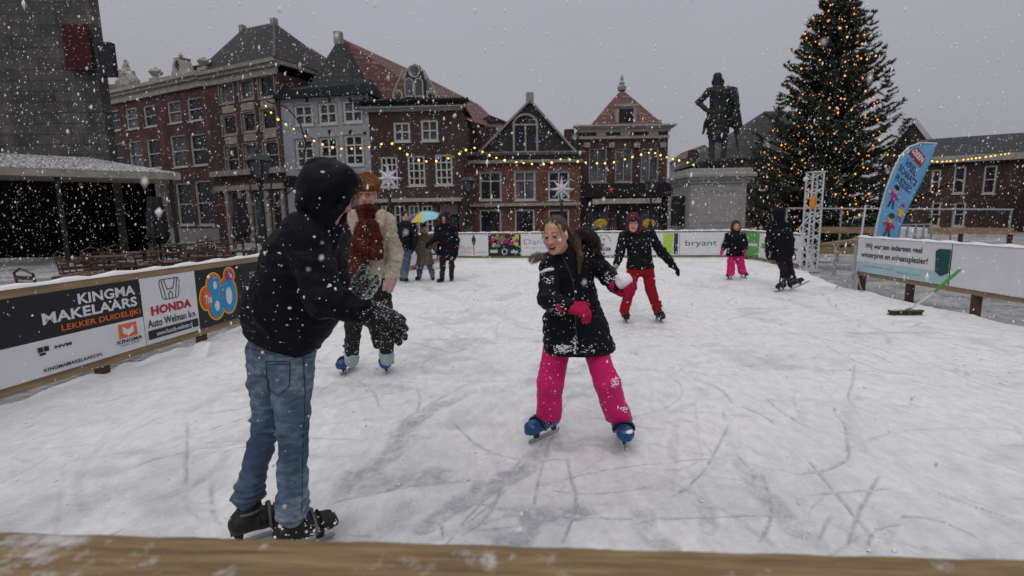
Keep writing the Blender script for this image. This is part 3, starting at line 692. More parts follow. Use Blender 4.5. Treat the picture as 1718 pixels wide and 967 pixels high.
b = MB(); b.prism([(q.x-.9, zz), (q.x+1.4, zz), (q.x+.2, zz+.5)], q.y-.2, q.y+2.2); b.build('rear_dormer_roof', M['tile_dark'], H.o)

# --- dark brown house with the black scrolled dormer
H = House('dormer_house', 'dark brown brick house with white sash windows and a black scrolled dormer above its cornice', 624, 29.0, 776, 28.8)
for k in ((660, 688, 205, 238), (706, 735, 201, 237)): H.window(H.rect(*k), 2, 2, .11)
for k in ((639, 667, 263, 315), (684, 713, 261, 312), (730, 759, 259, 311)): H.window(H.rect(*k), 3, 4, .1, ybar=(.25, .5, .74))
for k in ((640, 655, 345, 392), (662, 680, 345, 392), (686, 704, 345, 392), (708, 726, 345, 392)): H.window(H.rect(*k), 2, 3, .08, sill=False)
r = H.rect(736, 770, 345, 400); H.hole(r); b = MB(); b.box(r[0]+.1, r[1]-.1, .15, .2, r[2], r[3]); dd = b.build('door', M['dark_paint'], H.o)
r = H.rect(738, 768, 342, 360); H.band('door_sign', mat('faded_orange_sign', (.28, .07, .03), .7, .6, 7, c2=(.10, .09, .12)), *r, .02, .15)
zc0, zc1 = H.uz(700, 187)[1], H.uz(700, 174)[1]
H.wall(M['brick_dark'], zc0+.05, 7); H.cornice(M['stone_white'], -.2, H.W+.1, zc0, zc0+(zc1-zc0)*.55, .35); H.cornice(M['dark_paint'], -.3, H.W+.15, zc0+(zc1-zc0)*.56, zc1+.15, .55, .3)
r = H.rect(630, 772, 333, 339); H.band('shop_cornice', M['stone_white'], .1, H.W-.1, r[2], r[3], .25)
uz = H.uz
def PZ(l): return [uz(*t) for t in l]
b = MB(); b.prism(PZ([(664, 175), (668, 163), (679, 158), (679, 135), (682, 122), (689, 113), (697, 110), (705, 113), (712, 122), (716, 135), (717, 158), (728, 163), (734, 174)]), -.1, 1.6); dm = b.build('dormer', M['dark_paint'], H.o)
b = MB()
for px in (688, 704):
    u, z0 = uz(px, 161); z1 = uz(px, 141)[1]; w_ = .21
    pl = [(u-w_, z0), (u+w_, z0), (u+w_, z1)]+[(u+w_*math.cos(a), z1+w_*1.1*math.sin(a)) for a in np.linspace(.2, 2.94, 8)]+[(u-w_, z1)]
    b.prism(pl, -.14, -.1)
cu, cz = uz(696, 121); disc(b, cu, cz, .27, .27, -.12); b.build('pane', M['glass_curtain'], dm)
b = MB(); ringpoly(b, cu, cz, .33, .33, .08, -.15)
for px in (688, 704):
    u, z0 = uz(px, 161); z1 = uz(px, 141)[1]; w_ = .26
    b.box(u-w_, u-w_+.07, -.18, -.1, z0-.08, z1); b.box(u+w_-.07, u+w_, -.18, -.1, z0-.08, z1); b.box(u-w_, u+w_, -.18, -.1, z0-.1, z0-.02); ringpoly(b, u, z1, w_, w_*1.1, .07, -.16, 14, 0, math.pi)
for s_, px in ((-1, 668), (1, 725)):
    u, z = uz(px, 161); ringpoly(b, u, z, .3, .3, .1, -.13, 20); b.tube([(u+s_*.25, -.12, z+.1), (u-s_*.0, -.12, z+.6), (u-s_*.38, -.12, z+1.3)], .05, 5)
al = PZ([(679, 135), (682, 122), (689, 113), (697, 110), (705, 113), (712, 122), (716, 135)]); b.tube([(x, -.12, z) for x, z in al], .06, 5)
b.build('dormer_trim', M['stone_white'], dm)
b = MB(); b.prism([(-.2, zc1+.05), (H.W+.1, zc1+.05), (H.W*.5, zc1+.9)], .8, 6); b.build('roof', M['tile_red'], H.o)

b = MB(); b.box(H.W-.2, H.W+1.6, 4.5, 8, 0, H.uz(800, 222)[1]+1.0); b.build('side_wall', M['brick_dark'], H.o)
# --- low brick house with slate gable
H = House('gable_house', 'low red brick house with dark slate gable, tall arched window and white eaves band', 783, 31.5, 974, 31.5)
for k in ((805, 841, 289, 336), (863, 898, 288, 336), (920, 955, 288, 336)): H.window(H.rect(*k), 2, 2, .09, outer=.03, ybar=(.68,))
for k in ((805, 841, 352, 400), (864, 897, 352, 400), (920, 955, 352, 400)): H.window(H.rect(*k), 1, 1, .09, sill=False)
zc0, zc1 = uz(880, 273)[1], H.uz(880, 260)[1]
zc0 = H.uz(880, 274)[1]; H.wall(M['brick_warm'], zc1, 8)
H.band('eaves_band', M['stone'], -.1, H.W+.1, zc0, zc0+.18, .2); H.band('gutter', M['black_paint'], -.15, H.W+.15, zc0+.19, zc1-.02, .12); H.cornice(M['stone'], -.1, H.W+.1, zc1, zc1+.16, .25, .15)
r = H.rect(785, 970, 341, 346); H.band('ledge', M['stone'], 0, H.W, r[2], r[3], .2)
uz = H.uz; ap = uz(889, 172); bl = uz(806, 258); br_ = uz(962, 258)
b = MB(); b.prism([(bl[0], zc1+.16), (br_[0], zc1+.16), ap], -.05, .1); b.build('gable', M['tile_dark'], H.o)
b = MB(); b.bar((bl[0]-.1, -.1, zc1+.14), (ap[0], -.1, ap[1]+.1), .3, .12); b.bar((br_[0]+.1, -.1, zc1+.14), (ap[0], -.1, ap[1]+.1), .3, .12); b.box(ap[0]-.22, ap[0]+.22, -.15, .3, ap[1]-.1, ap[1]+.55); b.build('gable_coping', M['granite'], H.o)
b = MB(); D = 9; b.add([(ap[0], .1, ap[1]), (ap[0]+.3, D, ap[1]), (br_[0]+1.1, D, zc1), (br_[0], .1, zc1+.1), (bl[0], .1, zc1+.1), (bl[0]-.5, D, zc1)], [(0, 1, 2, 3), (0, 4, 5, 1)]); b.build('roof', M['tile_red2'], H.o)
aw = H.rect(862, 901, 210, 256); b = MB(); cu = (aw[0]+aw[1])/2; w_ = (aw[1]-aw[0])/2
pl = [(aw[0], aw[2]), (aw[1], aw[2]), (aw[1], aw[3])]+[(cu+w_*math.cos(a), aw[3]+w_*.85*math.sin(a)) for a in np.linspace(.15, 2.99, 12)]+[(aw[0], aw[3])]
b.prism(pl, -.09, -.06); wo = b.build('pane', M['glass'], None); b = MB()
for i in range(len(pl)): p_, q_ = pl[i], pl[(i+1) % len(pl)]; b.bar((p_[0], -.11, p_[1]), (q_[0], -.11, q_[1]), .12, .12, (0, 1, 0))
b.box(cu-.05, cu+.05, -.14, -.08, aw[2], aw[3]); b.box(aw[0], aw[1], -.145, -.08, aw[3]-.05, aw[3]+.05); wf = b.build('window', M['stone'], H.o); wo.parent = wf
b = MB(); u, z = uz(962, 222); b.box(u-.3, u+.3, 2, 2.6, z-1, z+.5); b.build('chimney', M['brick_dark'], H.o)

# --- tall narrow house with red hip roof and shop
H = House('shop_house', 'narrow brick house with red hip roof, small white dormer and a black shopfront below', 972, 33, 1119, 33)
for k in ((988, 1018, 249, 306), (1032, 1061, 249, 306), (1075, 1105, 249, 306)): H.window(H.rect(*k), 2, 1, .08, glass='glass_curtain', frame='stone')
zc0, zc1 = H.uz(1045, 232)[1], H.uz(1045, 211)[1]; uz = H.uz
for k in ((990, 1024, 350, 400), (1034, 1066, 350, 400), (1072, 1108, 350, 400)): H.window(H.rect(*k), 1, 1, .06, frame='black_paint', sill=False)
H.wall(M['brick_brown'], zc1-.1, 8)
H.cornice(M['stone_white'], -.1, H.W+.1, zc1-.4, zc1, .5); H.band('frieze_band', M['stone'], -.05, H.W+.05, zc0-.05, zc0+.12, .18)
for px in (1008, 1048, 1095): u, z = uz(px, 222); H.band('bracket', M['granite'], u-.3, u+.3, zc0+.13, zc1-.42, .2)
for px in (985, 1026, 1068, 1112): u, z = uz(px, 244); H.band('wall_lamp_block', M['granite'], u-.18, u+.18, z-.15, z+.15, .15)
r = H.rect(975, 1122, 308, 331); H.band('shop_fascia', M['black_paint'], 0, H.W+.15, r[2], r[3], .5)
r = H.rect(991, 1104, 334, 342); aw = H.band('awning', M['stone_white'], r[0], r[1], r[2], r[3], .75)
for a, c in ((972, 984), (1110, 1121)): r = H.rect(a, c, 331, 400); H.band('shop_pier', M['black_paint'], max(0, r[0]), min(r[1], H.W), 0, r[3], .35)
for px in (1005, 1085):
    u, z = uz(px, 375); b = MB(); b.lathe([(.02, -.06), (.3, -.05), (.42, 0), (.3, .05), (.02, .06)], (0, 0, 0), 18, 1, .72)
    for i, v in enumerate(b.v): b.v[i] = (v[0]+u, v[2]-.55, v[1]+z)
    b.build('oval_sign', mat('yellow_oval_paint', (.42, .30, .03), .6, .3, 8), H.o)
def star2d(mb, cx, cz, r0, r1, n, y=-.5, ph=math.pi/2, t=.04):
    mb.prism([(cx+(r0 if k % 2 == 0 else r1)*math.cos(ph+math.pi*k/n), cz+(r0 if k % 2 == 0 else r1)*math.sin(ph+math.pi*k/n)) for k in range(2*n)], y-t, y)
b = MB(); u, z = uz(1022, 320); star2d(b, u, z, .3, .12, 5, -.53); b.build('star_ornament', M['red_v'], H.o)
a0 = uz(991, 212)[0]; a1 = uz(1113, 212)[0]; ap = uz(1057, 148)
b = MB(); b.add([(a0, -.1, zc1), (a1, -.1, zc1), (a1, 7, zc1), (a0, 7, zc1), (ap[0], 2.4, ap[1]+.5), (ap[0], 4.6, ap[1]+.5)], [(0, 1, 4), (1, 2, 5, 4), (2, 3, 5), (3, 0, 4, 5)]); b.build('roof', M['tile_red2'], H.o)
b = MB(); b.lathe([(.28, 0), (.3, .25), (.16, .3), (.2, .5), (.08, .6), (.12, .75), (.02, 1.0)], (ap[0], 2.4, ap[1]+.4), 8); b.build('finial', M['granite'], H.o)
r = H.rect(1039, 1063, 182, 210); b = MB(); b.box(r[0]-.2, r[1]+.2, .1, 1.6, r[2]-.25, r[3]+.12); b.box(r[0]-.3, r[1]+.3, .0, .3, r[3]+.12, r[3]+.28); b.box(r[0]-.35, r[1]+.35, .0, .3, r[2]-.3, r[2]-.12)
dm = b.build('dormer', M['stone'], H.o); b = MB(); b.box(r[0], r[1], .07, .098, r[2], r[3]); b.build('pane', M['glass'], dm)
b = MB(); u, z = uz(1110, 194); b.box(u-.45, u+.45, 1.5, 2.5, zc1-.5, z); b.build('chimney', M['stone'], H.o)

# --- lane and farther houses
def simple_house(label, a, Ya, b_, Yb, yt, ya, wallm, roofm, wins=(), D=8, gable=True, nm='far_house', white=False, yref=(300, 300)):
    H = House(nm, label, a, Ya, b_, Yb, 'farther houses round the square', yref); zt = H.uz((a+b_)/2, yt)[1]; za = H.uz((a+b_)/2, ya)[1]
    for k in wins: H.window(H.rect(*k), 1, 2, .09)
    H.wall(M[wallm], zt, D)
    if gable:
        g = MB(); g.prism([(0, zt), (H.W, zt), (H.W/2, za)], 0, .2); g.build('gable', M[wallm], H.o)
        g = MB(); g.add([(H.W/2, -.1, za+.05), (H.W/2, D, za+.05), (H.W+.25, D, zt-.1), (H.W+.25, -.1, zt-.1), (-.25, -.1, zt-.1), (-.25, D, zt-.1)], [(0, 1, 2, 3), (0, 4, 5, 1)]); g.build('roof', M[roofm], H.o)
        if white: g = MB(); g.bar((-.2, -.15, zt-.1), (H.W/2, -.15, za+.1), .12, .3); g.bar((H.W+.2, -.15, zt-.1), (H.W/2, -.15, za+.1), .12, .3); g.build('bargeboard', M['white_paint'], H.o)
    else:
        g = MB(); g.add([(-.3, -.3, zt), (H.W+.3, -.3, zt), (H.W, D/2, za), (0, D/2, za), (H.W+.3, D, zt), (-.3, D, zt)], [(0, 1, 2, 3), (3, 2, 4, 5)]); g.build('roof', M[roofm], H.o)
    return H
H = simple_house('small house with brick chimney and snowy red roof at the far side of the lane', 1146, 52, 1196, 47, 285, 262, 'brick_brown', 'tile_red2', ((1152, 1160, 300, 330), (1170, 1178, 298, 330)), 8, False)
g = MB(); u, z = H.uz(1149, 252); g.box(u-.3, u+.4, .5, 1.3, 2, z); g.build('chimney', M['brick_brown'], H.o)
simple_house('grey stone gabled house seen between the shop house and the statue', 1158, 60, 1200, 60, 262, 244, 'granite', 'tile_red2', ((1165, 1172, 280, 300), (1182, 1190, 280, 300)))
simple_house('low grey house front in the lane left of the pedestal', 1128, 46, 1152, 62, 322, 300, 'granite', 'tile_dark', ((1133, 1139, 335, 360),), 8, False)
H = House('far_house', 'broad dark slate roof with a small white attic window behind the statue and the fir', 1207, 44, 1400, 44, 'farther houses round the square'); zt = H.uz(1300, 266)[1]
for k in ((1275, 1288, 290, 320), (1222, 1234, 290, 320)): H.window(H.rect(*k), 1, 2, .09)
H.wall(M['brick_dark'], zt, 12); a_ = H.loc(1283, 187, 50); g = MB(); g.add([(-.3, -.3, zt), (H.W+.3, -.3, zt), (H.W+.3, a_[1], a_[2]), a_, (-.3, 12, zt), (H.W, 12, zt)], [(0, 1, 2, 3), (0, 3, 4), (3, 2, 5, 4)]); g.build('roof', M['tile_dark'], H.o)
q = H.loc(1278, 250, 45.5); g = MB(); g.box(q[0]-.4, q[0]+.4, q[1]-.6, q[1]+1, q[2]-.8, q[2]+.7); g.build('attic_window', M['white_paint'], H.o)
H = simple_house('dark red roofed house with white verge boards right of the fir', 1478, 42, 1570, 40, 262, 203, 'brick_dark', 'tile_red2', ((1500, 1515, 280, 310), (1530, 1545, 280, 310), (1500, 1515, 330, 360), (1530, 1545, 330, 360)), 10, True, white=True)
H = simple_house('dark flat-fronted house with white eaves board at the right edge', 1548, 33, 1760, 30, 262, 214, 'brick_dark', 'tile_dark', ((1562, 1578, 285, 325), (1600, 1620, 280, 325), (1650, 1672, 278, 325), (1562, 1578, 340, 380), (1600, 1620, 340, 380)), 9, False)
H.band('eaves_board', M['stone_white'], -.2, H.W, H.uz(1600, 262)[1]-.4, H.uz(1600, 262)[1], .3)
simple_house('tall dark brick house front outside the left end of the row', -60, 40, 165, 40, 190, 120, 'brick_dark', 'tile_red', ((0, 25, 220, 260), (50, 75, 220, 260), (100, 125, 220, 260)), 8, False)
simple_house('dark brick house closing the square on the far right', 1770, 26, 1990, 22, 235, 170, 'brick_brown', 'tile_dark', ((1800, 1830, 270, 330), (1870, 1900, 270, 330)), 8, False)

# --- weigh-house tower wall with snowy canopy on the left
t = thing('weigh_house', 'grey stone weigh house corner with snow-covered canopy over black openings at the left edge', 'building', (-17, 21.5, -.05))
def rel(q): return V(q)-V((-17, 21.5, -.05))
e = P(174, 200, 21.5).x
b = MB(); b.box(rel((-30, 0, 0)).x, e+17, 0, .5, 0, 14); b.build('wall', brick_mat('grey_ashlar', (.085, .082, .078), (.040, .043, .042), .95, .42, .02), t)
x1 = P(303, 295, 20).x; c0 = P(132, 295, 18); zf = P(303, 302, 20).z; zf1 = P(303, 291, 20).z
def cz(x, y, z): return rel((x, y, z))
A_ = V((x1, 20, zf)); B_ = V((c0.x, 18, zf)); dirf = (B_-A_).normalized(); B_ = A_+dirf*9
nb = V((dirf.y, -dirf.x, 0)); nb = nb if nb.y > 0 else -nb
b = MB(); M4 = Matrix(((-dirf.x, nb.x, 0, rel(A_).x), (-dirf.y, nb.y, 0, rel(A_).y), (0, 0, 1, rel(A_).z), (0, 0, 0, 1)))
b.box(-9, 0, 0, .08, 0, zf1-zf, M4); b.box(-.08, 0, .08, 3.2, 0, zf1-zf, M4); b.box(-9, -.08, .08, 3.4, .02, .06, M4); b.build('canopy_fascia', M['stone'], t)
b = MB(); hw = zf1-zf; b.add([M4 @ V(q) for q in ((-9, .0, hw+.01), (0, .0, hw+.01), (-2.6, 3.4, hw+.75), (-9, 3.4, hw+.75), (0, 3.4, hw+.01))], [(0, 1, 2, 3), (1, 4, 2)]); b.build('canopy_roof', mat('snowy_lead_roof', (.05, .055, .06), .6, .2, 3, top_snow=.40), t)
b = MB(); b.box(rel((-30, 0, 0)).x, e+17+.02, -.05, -.01, .0, 3.25); b.box(e+17-.3, e+17+.4, .6, 2, .0, 3.2); b.build('opening_shade_sheet', mat('painted_shade_black', (.004, .004, .004), 1, .3, 2, spec=0), t)  # flat black sheet over the wall: darkness under the canopy painted in
b = MB()
for k in (-.3, -3.6, -7): b = MB(); b.box(k-.07, k+.07, .2, .34, -zf, 0.02, M4); b.build('canopy_post', M['dark_paint'], t)
b = MB(); b.tube([rel(P(150, 190, 21.4)), rel(P(163, 228, 19.9)), rel(P(178, 268, 18.6))], .03, 5); b.tube([rel(P(195, 222, 21)), rel(P(225, 262, 20.3))], .025, 5); b.build('canopy_stay', M['black_paint'], t)
b = MB(); q = P(147, 86, 21.3); b.box(q.x-.9, q.x+.12, -.1, 0, 0, 1.7); solo('hanging_banner', b, mat('dark_red_cloth', (.045, .004, .007), .8, .2, 4), 'dark red cloth banner hanging on the weigh house tower', 'banner', (0, 21.35, P(147, 118, 21.3).z))
b = MB(); q0, q1 = P(165, 100, 21), P(189, 100, 21); z0, z1 = P(176, 128, 21).z, P(176, 71, 21).z; b.box(q0.x, q1.x, -.12, .12, 0, z1-z0); b.box(q0.x-.5, q0.x+.05, -.03, .03, .25, .3); solo('hanging_sign', b, M['black_paint'], 'black box sign sticking out from the weigh house tower', 'sign', (0, 21.1, z0))
# ------------------------------------------------------------------ rink fences and banners
def frame_mat(a, b_, z=0):
    a = V(a); d = (V(b_)-a); d.z = 0; d.normalize(); n = V((-d.y, d.x, 0))
    return d, n, math.atan2(d.y, d.x)
def fence(name, label, a, b_, h, zb, step, wob=True, back=False, group=None, rail_snow=True, post_drop=.1):
    d, n, rz = frame_mat(a, b_); Ln = (V(b_)-V(a)).length
    t = thing(name, label, 'fence', V(a), rz, group)
    k = max(1, round(Ln/step)); L_ = Ln/k
    for i in range(k+1):
        b = MB(); x = min(max(i*L_, .06), Ln-.06); b.box(x-.045, x+.045, .02, .11, -post_drop, h-.02); b.build('post', M['wood_dark'] if not back else M['wood'], t, bevel=.005)
    b = MB(); b.box(0, Ln, -.02, .018, h-.1, h-.0); b.build('top_board', M['wood'], t)
    b = MB(); b.box(0, Ln, -.0, .017, zb-.06, zb+.04); b.build('bottom_board', M['wood'], t)
    b = MB(); b.box(0, Ln, .019, .04, zb+.0, h-.11); b.build('backing_board', M['wood_dark'], t)
    if rail_snow:
        b = MB(); seg = int(Ln/.12)
        vs = []; 
        for i in range(seg+1):
            x = Ln*i/seg; th = .03+.012*math.sin(i*1.7)+.01*random.random()
            vs += [(x, -.032-.006*random.random(), h+.001), (x, -.027, h+th*.6), (x, .01, h+th*.9), (x, .045, h+th*.7), (x, .06, h+.001)]
        fs = [(i*5+j, i*5+j+1, i*5+6+j, i*5+5+j) for i in range(seg) for j in range(4)]
        b.add(vs, fs); b.build('rail_snow', M['snow'], t, smooth=True)
    return t, d, n, rz
def banner(label, base, rz, w, h, z0, ground, lay, group='advertising banners on the rink boards', y=-.022, cat='banner'):
    """a printed sheet; lay(paint) adds the printed shapes, each a child of the sheet"""
    t = MB(); nx_ = max(2, int(w/.12)); vs = []; fs = []
    for i in range(nx_+1):
        for j in range(4):
            x = w*i/nx_; z = h*j/3; vs.append((x, y, z)); 
    fs = [(i*4+j, i*4+4+j, i*4+5+j, i*4+j+1) for i in range(nx_) for j in range(3)]
    t.add(vs, fs)
    o = tag(t.build('banner', M[ground]), label, cat, group); o.location = V(base)+V((0, 0, z0)); o.rotation_euler = (0, 0, rz)
    md = o.modifiers.new('thick', 'SOLIDIFY'); md.thickness = .002; md.offset = 1
    lv = [y-.003]
    def paint(name, m, fn, step=.0015):
        b = MB(); lv[0] -= step; fn(b, lv[0]); return b.build(name, M[m], o)
    lay(paint, w, h); return o
d, n, rzL = frame_mat(LF(0), LF(17))
Lstart = LF(2.2); Lend = LF(17.45)
fence('rink_fence', 'pine board fence with snowy top rail along the left side of the ice', Lstart, Lend, .96, .17, 1.25, group='board fences round the ice')
def upx(px, py=520):   # distance along the left fence from its start
    r = ray(px, py); nn = V((-d.y, d.x, 0)); t_ = (Lstart-V((0, 0, CAMZ))).dot(nn)/r.dot(nn); q = V((0, 0, CAMZ))+r*t_; return (q-Lstart).dot(d)
def atL(u): return Lstart+d*u
e1, e2, e3, e4 = upx(236, 520), upx(328, 500), upx(400, 480), upx(500, 470)
w1 = (e2-e1)*1.02
e0 = e1-1.62; wH = e2-e1
BZ, BH = .19, .70
def lay_kingma(p, w, h):
    p('lower_field', 'white', lambda b, y: quad(b, 0, w, 0, h*.44, y))
    def tx(b, y):
        put_text(b, 'KINGMA', w*.60, w*.965, h*.79, h*.93, y, .03, .0); put_text(b, 'MAKELAARS', w*.40, w*.97, h*.62, h*.76, y, .03)
    p('lettering', 'white', tx)
    p('slogan', 'orange_v', lambda b, y: put_text(b, 'LEKKER DUIDELIJK!', w*.49, w*.985, h*.475, h*.575, y, .02))
    p('logo', 'orange_v', lambda b, y: quad(b, w*.82, w*.945, h*.205, h*.40, y))
    def mk(b, y):
        b.add([(w*.845, y, h*.37), (w*.845, y, h*.27), (w*.8825, y, h*.23), (w*.92, y, h*.27), (w*.92, y, h*.37), (w*.8825, y, h*.31)], [(0, 1, 2, 5), (2, 3, 4, 5)])
    p('logo_mark', 'white', mk)
    def sm(b, y):
        put_text(b, 'KINGMA', w*.80, w*.975, h*.13, h*.185, y, .02); put_text(b, 'MAKELAARS', w*.82, w*.955, h*.09, h*.115, y)
        put_text(b, 'KINGMAMAKELAARS.NL', w*.37, w*.70, h*.05, h*.095, y, .02)
        for k in range(2): quad(b, w*(.355+k*.03), w*(.38+k*.03), h*.30, h*.36, y)
        quad(b, w*.36, w*.39, h*.26, h*.29, y); put_text(b, 'NVM', w*.44, w*.53, h*.30, h*.34, y, .04)
    p('small_print', 'ink', sm)
banner('black and white estate agent banner reading KINGMA MAKELAARS, left of the car dealer banner', atL(e0), rzL, e1-e0-.01, BH, BZ, 'black_v', lay_kingma)
def lay_honda(p, w, h):
    cx, cz = w*.5, h*.79
    def emblem(b, y):
        R_ = [(-.165, .15), (.165, .15), (.185, .10), (.15, -.13), (.11, -.165), (-.11, -.165), (-.15, -.13), (-.185, .10)]
        for i in range(8):
            a, c = R_[i], R_[(i+1) % 8]; b.bar((cx+a[0]*w, y, cz+a[1]*h), (cx+c[0]*w, y, cz+c[1]*h), .008, .002, (0, 1, 0))
        for s_ in (-1, 1):
            for L3 in ([(.10, .145), (.055, .0), (.05, -.02)], [(.145, .145), (.085, -.155)], [(.03, -.16), (.035, -.08), (.0, -.05)], [(.05, .0), (0, -.015)]):
                for i in range(len(L3)-1): b.bar((cx+s_*L3[i][0]*w, y-.001, cz+L3[i][1]*h), (cx+s_*L3[i+1][0]*w, y-.001, cz+L3[i+1][1]*h), .008, .002, (0, 1, 0))
    p('emblem', 'ink', emblem)
    p('lettering', 'red_v', lambda b, y: put_text(b, 'HONDA', w*.13, w*.87, h*.42, h*.56, y, .05))
    p('dealer_name', 'ink', lambda b, y: put_text(b, 'Auto Welman b.v.', w*.05, w*.95, h*.245, h*.365, y, .015))
    p('address_bar', 'black_v', lambda b, y: quad(b, w*.04, w*.97, h*.07, h*.205, y))
    p('address', 'white', lambda b, y: put_text(b, 'www.honda-welman.nl', w*.17, w*.84, h*.10, h*.175, y, .01))
banner('white car dealer banner with red HONDA lettering and emblem on the left boards', atL(e1), rzL, e2-e1-.008, BH, BZ, 'white', lay_honda)
def lay_80(p, w, h):
    k = h/1.0
    def blob(b, y, g):
        for cx, cz, rx, rz_ in ((.30, .71, .165, .20), (.31, .34, .19, .25), (.62, .48, .21, .35), (.10, .50, .13, .2), (.68, .83, .12, .13)):
            disc(b, w*.08+cx*h*1.05, cz*h, (rx+g)*h*.98, (rz_+g)*h*.93, y-.0002*len(b.f))
    p('outline', 'yellow_v', lambda b, y: blob(b, y, .035), .001); p('inner_outline', 'orange_v', lambda b, y: blob(b, y-.002, .012), .001)
    X = lambda q: w*.08+q*h*1.05
    def dg(b, y):
        y -= .005
        disc(b, X(.30), .68*h, .145*h, .18*h, y); disc(b, X(.31), .34*h, .17*h, .22*h, y-.0004); disc(b, X(.62), .47*h, .19*h, .31*h, y-.0008)
    p('digits', 'blue_v', dg)
    for cx, cz, rx, rz_ in ((.31, .70, .045, .07), (.32, .33, .06, .09), (.62, .46, .08, .16)): p('digit_hole', 'white', lambda b, y: disc(b, X(cx), cz*h, rx*h, rz_*h, y-.007), .0001)
    p('small_disc', 'orange_v', lambda b, y: disc(b, X(.11), .48*h, .105*h, .15*h, y-.008)); p('apostrophe_disc', 'magenta_v', lambda b, y: disc(b, X(.68), .83*h, .08*h, .1*h, y-.008))
    def tt(b, y): put_text(b, 'The', X(.04), X(.19), .41*h, .56*h, y-.011, .04); put_text(b, "'s", X(.64), X(.72), .78*h, .89*h, y-.011, .05)
    p('lettering', 'white', tt)
banner("black banner with the bubbly yellow-edged blue 80's lettering on the left boards", atL(e2), rzL, e3-e2+.02, BH, BZ, 'black_v', lay_80)
def lay_x(p, w, h):
    def wt(b, y):
        quad(b, w*.45, w*.66, h*.86, h*.91, y); quad(b, w*.12, w*.66, h*.77, h*.82, y)
        for k in range(9): quad(b, w*(.12+k*.06), w*(.155+k*.06), h*.70, h*.745, y)
    p('white_lines', 'ink_grey', wt)
    def gr(b, y): b.bar((w*.16, y, h*.40), (w*.34, y, h*.64), .014, .002, (0, 1, 0)); b.bar((w*.16, y, h*.64), (w*.34, y, h*.40), .014, .002, (0, 1, 0)); ringpoly(b, w*.5, h*.55, w*.09, h*.12, .014, y)
    p('green_letters', 'lime_v', gr)
    p('orange_line', 'orange_v', lambda b, y: quad(b, w*.12, w*.5, h*.27, h*.34, y)); p('white_bar', 'white', lambda b, y: quad(b, w*.14, w*.4, h*.08, h*.18, y))
banner('dark banner with green letters mostly hidden behind the hooded skater', atL(e3+.03), rzL, e4-e3, BH, BZ, 'black_v', lay_x)
banner('plain black banner at the near end of the left boards', atL(.05), rzL, e0-.07, BH, BZ, 'black_v', lambda p, w, h: None)
u = e4+.05; k = 0
while u < (Lend-Lstart).length-1.0:
    w_ = min(1.9, (Lend-Lstart).length-u-.05)
    banner(['white banner on the left boards behind the woman', 'white banner on the left boards beside the man in jeans', 'white banner on the left boards nearest the far corner', 'white banner on the left boards next to the dark one', 'white banner further along the left boards'][k % 5], atL(u), rzL, w_-.02, BH, BZ, 'white', lambda p, w, h: p('stripe', 'ink_grey', lambda b, y: quad(b, w*.15, w*.8, h*.45, h*.52, y))); u += w_; k += 1

# back fence
fence('rink_fence', 'low pine board fence carrying white banners across the far end of the ice', BL, BR, .86, .06, 1.55, group='board fences round the ice')
dB, nB, rzB = frame_mat(BL, BR); LB = (BR-BL).length
def ub(px, py=410):
    r = ray(px, py); nn = nB; t_ = (BL-V((0, 0, CAMZ))).dot(nn)/r.dot(nn); q = V((0, 0, CAMZ))+r*t_; return (q-BL).dot(dB)
def atB(u): return BL+dB*u
hB = .73
def bb(label, p0, p1, ground, lay): u0, u1 = max(.02, ub(p0)), min(LB-.02, ub(p1)); banner(label, atB(u0), rzB, u1-u0-.012, hB, .08, ground, lay)
def lay_mooi(p, w, h):
    def lamp(b, y):
        cx = w*.53; b.prism([(cx-.02, h*.06), (cx+.02, h*.06), (cx+.012, h*.14), (cx+.015, h*.5), (cx+.06, h*.62), (cx+.07, h*.8), (cx+.03, h*.9), (cx+.03, h*.98), (cx-.03, h*.98), (cx-.03, h*.9), (cx-.07, h*.8), (cx-.06, h*.62), (cx-.015, h*.5), (cx-.012, h*.14)], y-.001, y)
    p('lamp_figure', 'navy_v', lamp)
    def tx(b, y): put_text(b, 'Mooi', w*.07, w*.46, h*.30, h*.5, y, .0); put_text(b, 'Huys', w*.14, w*.46, h*.08, h*.28, y, .0)
    p('lettering', 'peach_v', tx); p('small_line', 'ink_grey', lambda b, y: quad(b, w*.6, w*.93, h*.16, h*.18, y))
bb('white banner with slender lamp figure and peach lettering, left end of far boards', 768, 820, 'white', lay_mooi)
def lay_food(p, w, h):
    rr = random.Random(3)
    for nm, mk, n_, zr in (('fruit', 'peach_v', 16, (.45, .95)), ('blossom', 'red_v', 14, (.45, .95)), ('pink_blossom', 'magenta_v', 7, (.55, .95)), ('leaves', 'green_v', 9, (.2, .95)), ('lime_blossom', 'lime_v', 6, (.4, .95))):
        def fn(b, y, n_=n_, zr=zr):
            for k in range(n_):
                s = rr.uniform(.04, .1); cx = rr.uniform(.1, .9)*w; cz = rr.uniform(*zr)*h
                if nm == 'lime_blossom': cx = rr.uniform(.8, .92)*w
                disc(b, cx, cz, s*.8, s*.7, y-.0003*k, 7, a0=rr.random(), a1=6.28+0*k)
        p(nm, mk, fn, .003)
    p('dark_base', 'black_v', lambda b, y: b.prism([(0, 0), (w, 0), (w, h*.25), (w*.6, h*.5), (w*.3, h*.42), (0, h*.38)], y-.004, y-.002), .006)
    def l2(b, y): ringpoly(b, w*.5, h*.2, .1, .1, .03, y-.005); quad(b, w*.05, w*.28, h*.14, h*.28, y-.005); quad(b, w*.7, w*.92, h*.13, h*.24, y-.005)
    p('logo', 'pale_blue', l2)
bb('colourful flower and fruit photo banner on the far boards', 820, 874, 'black_v', lay_food)
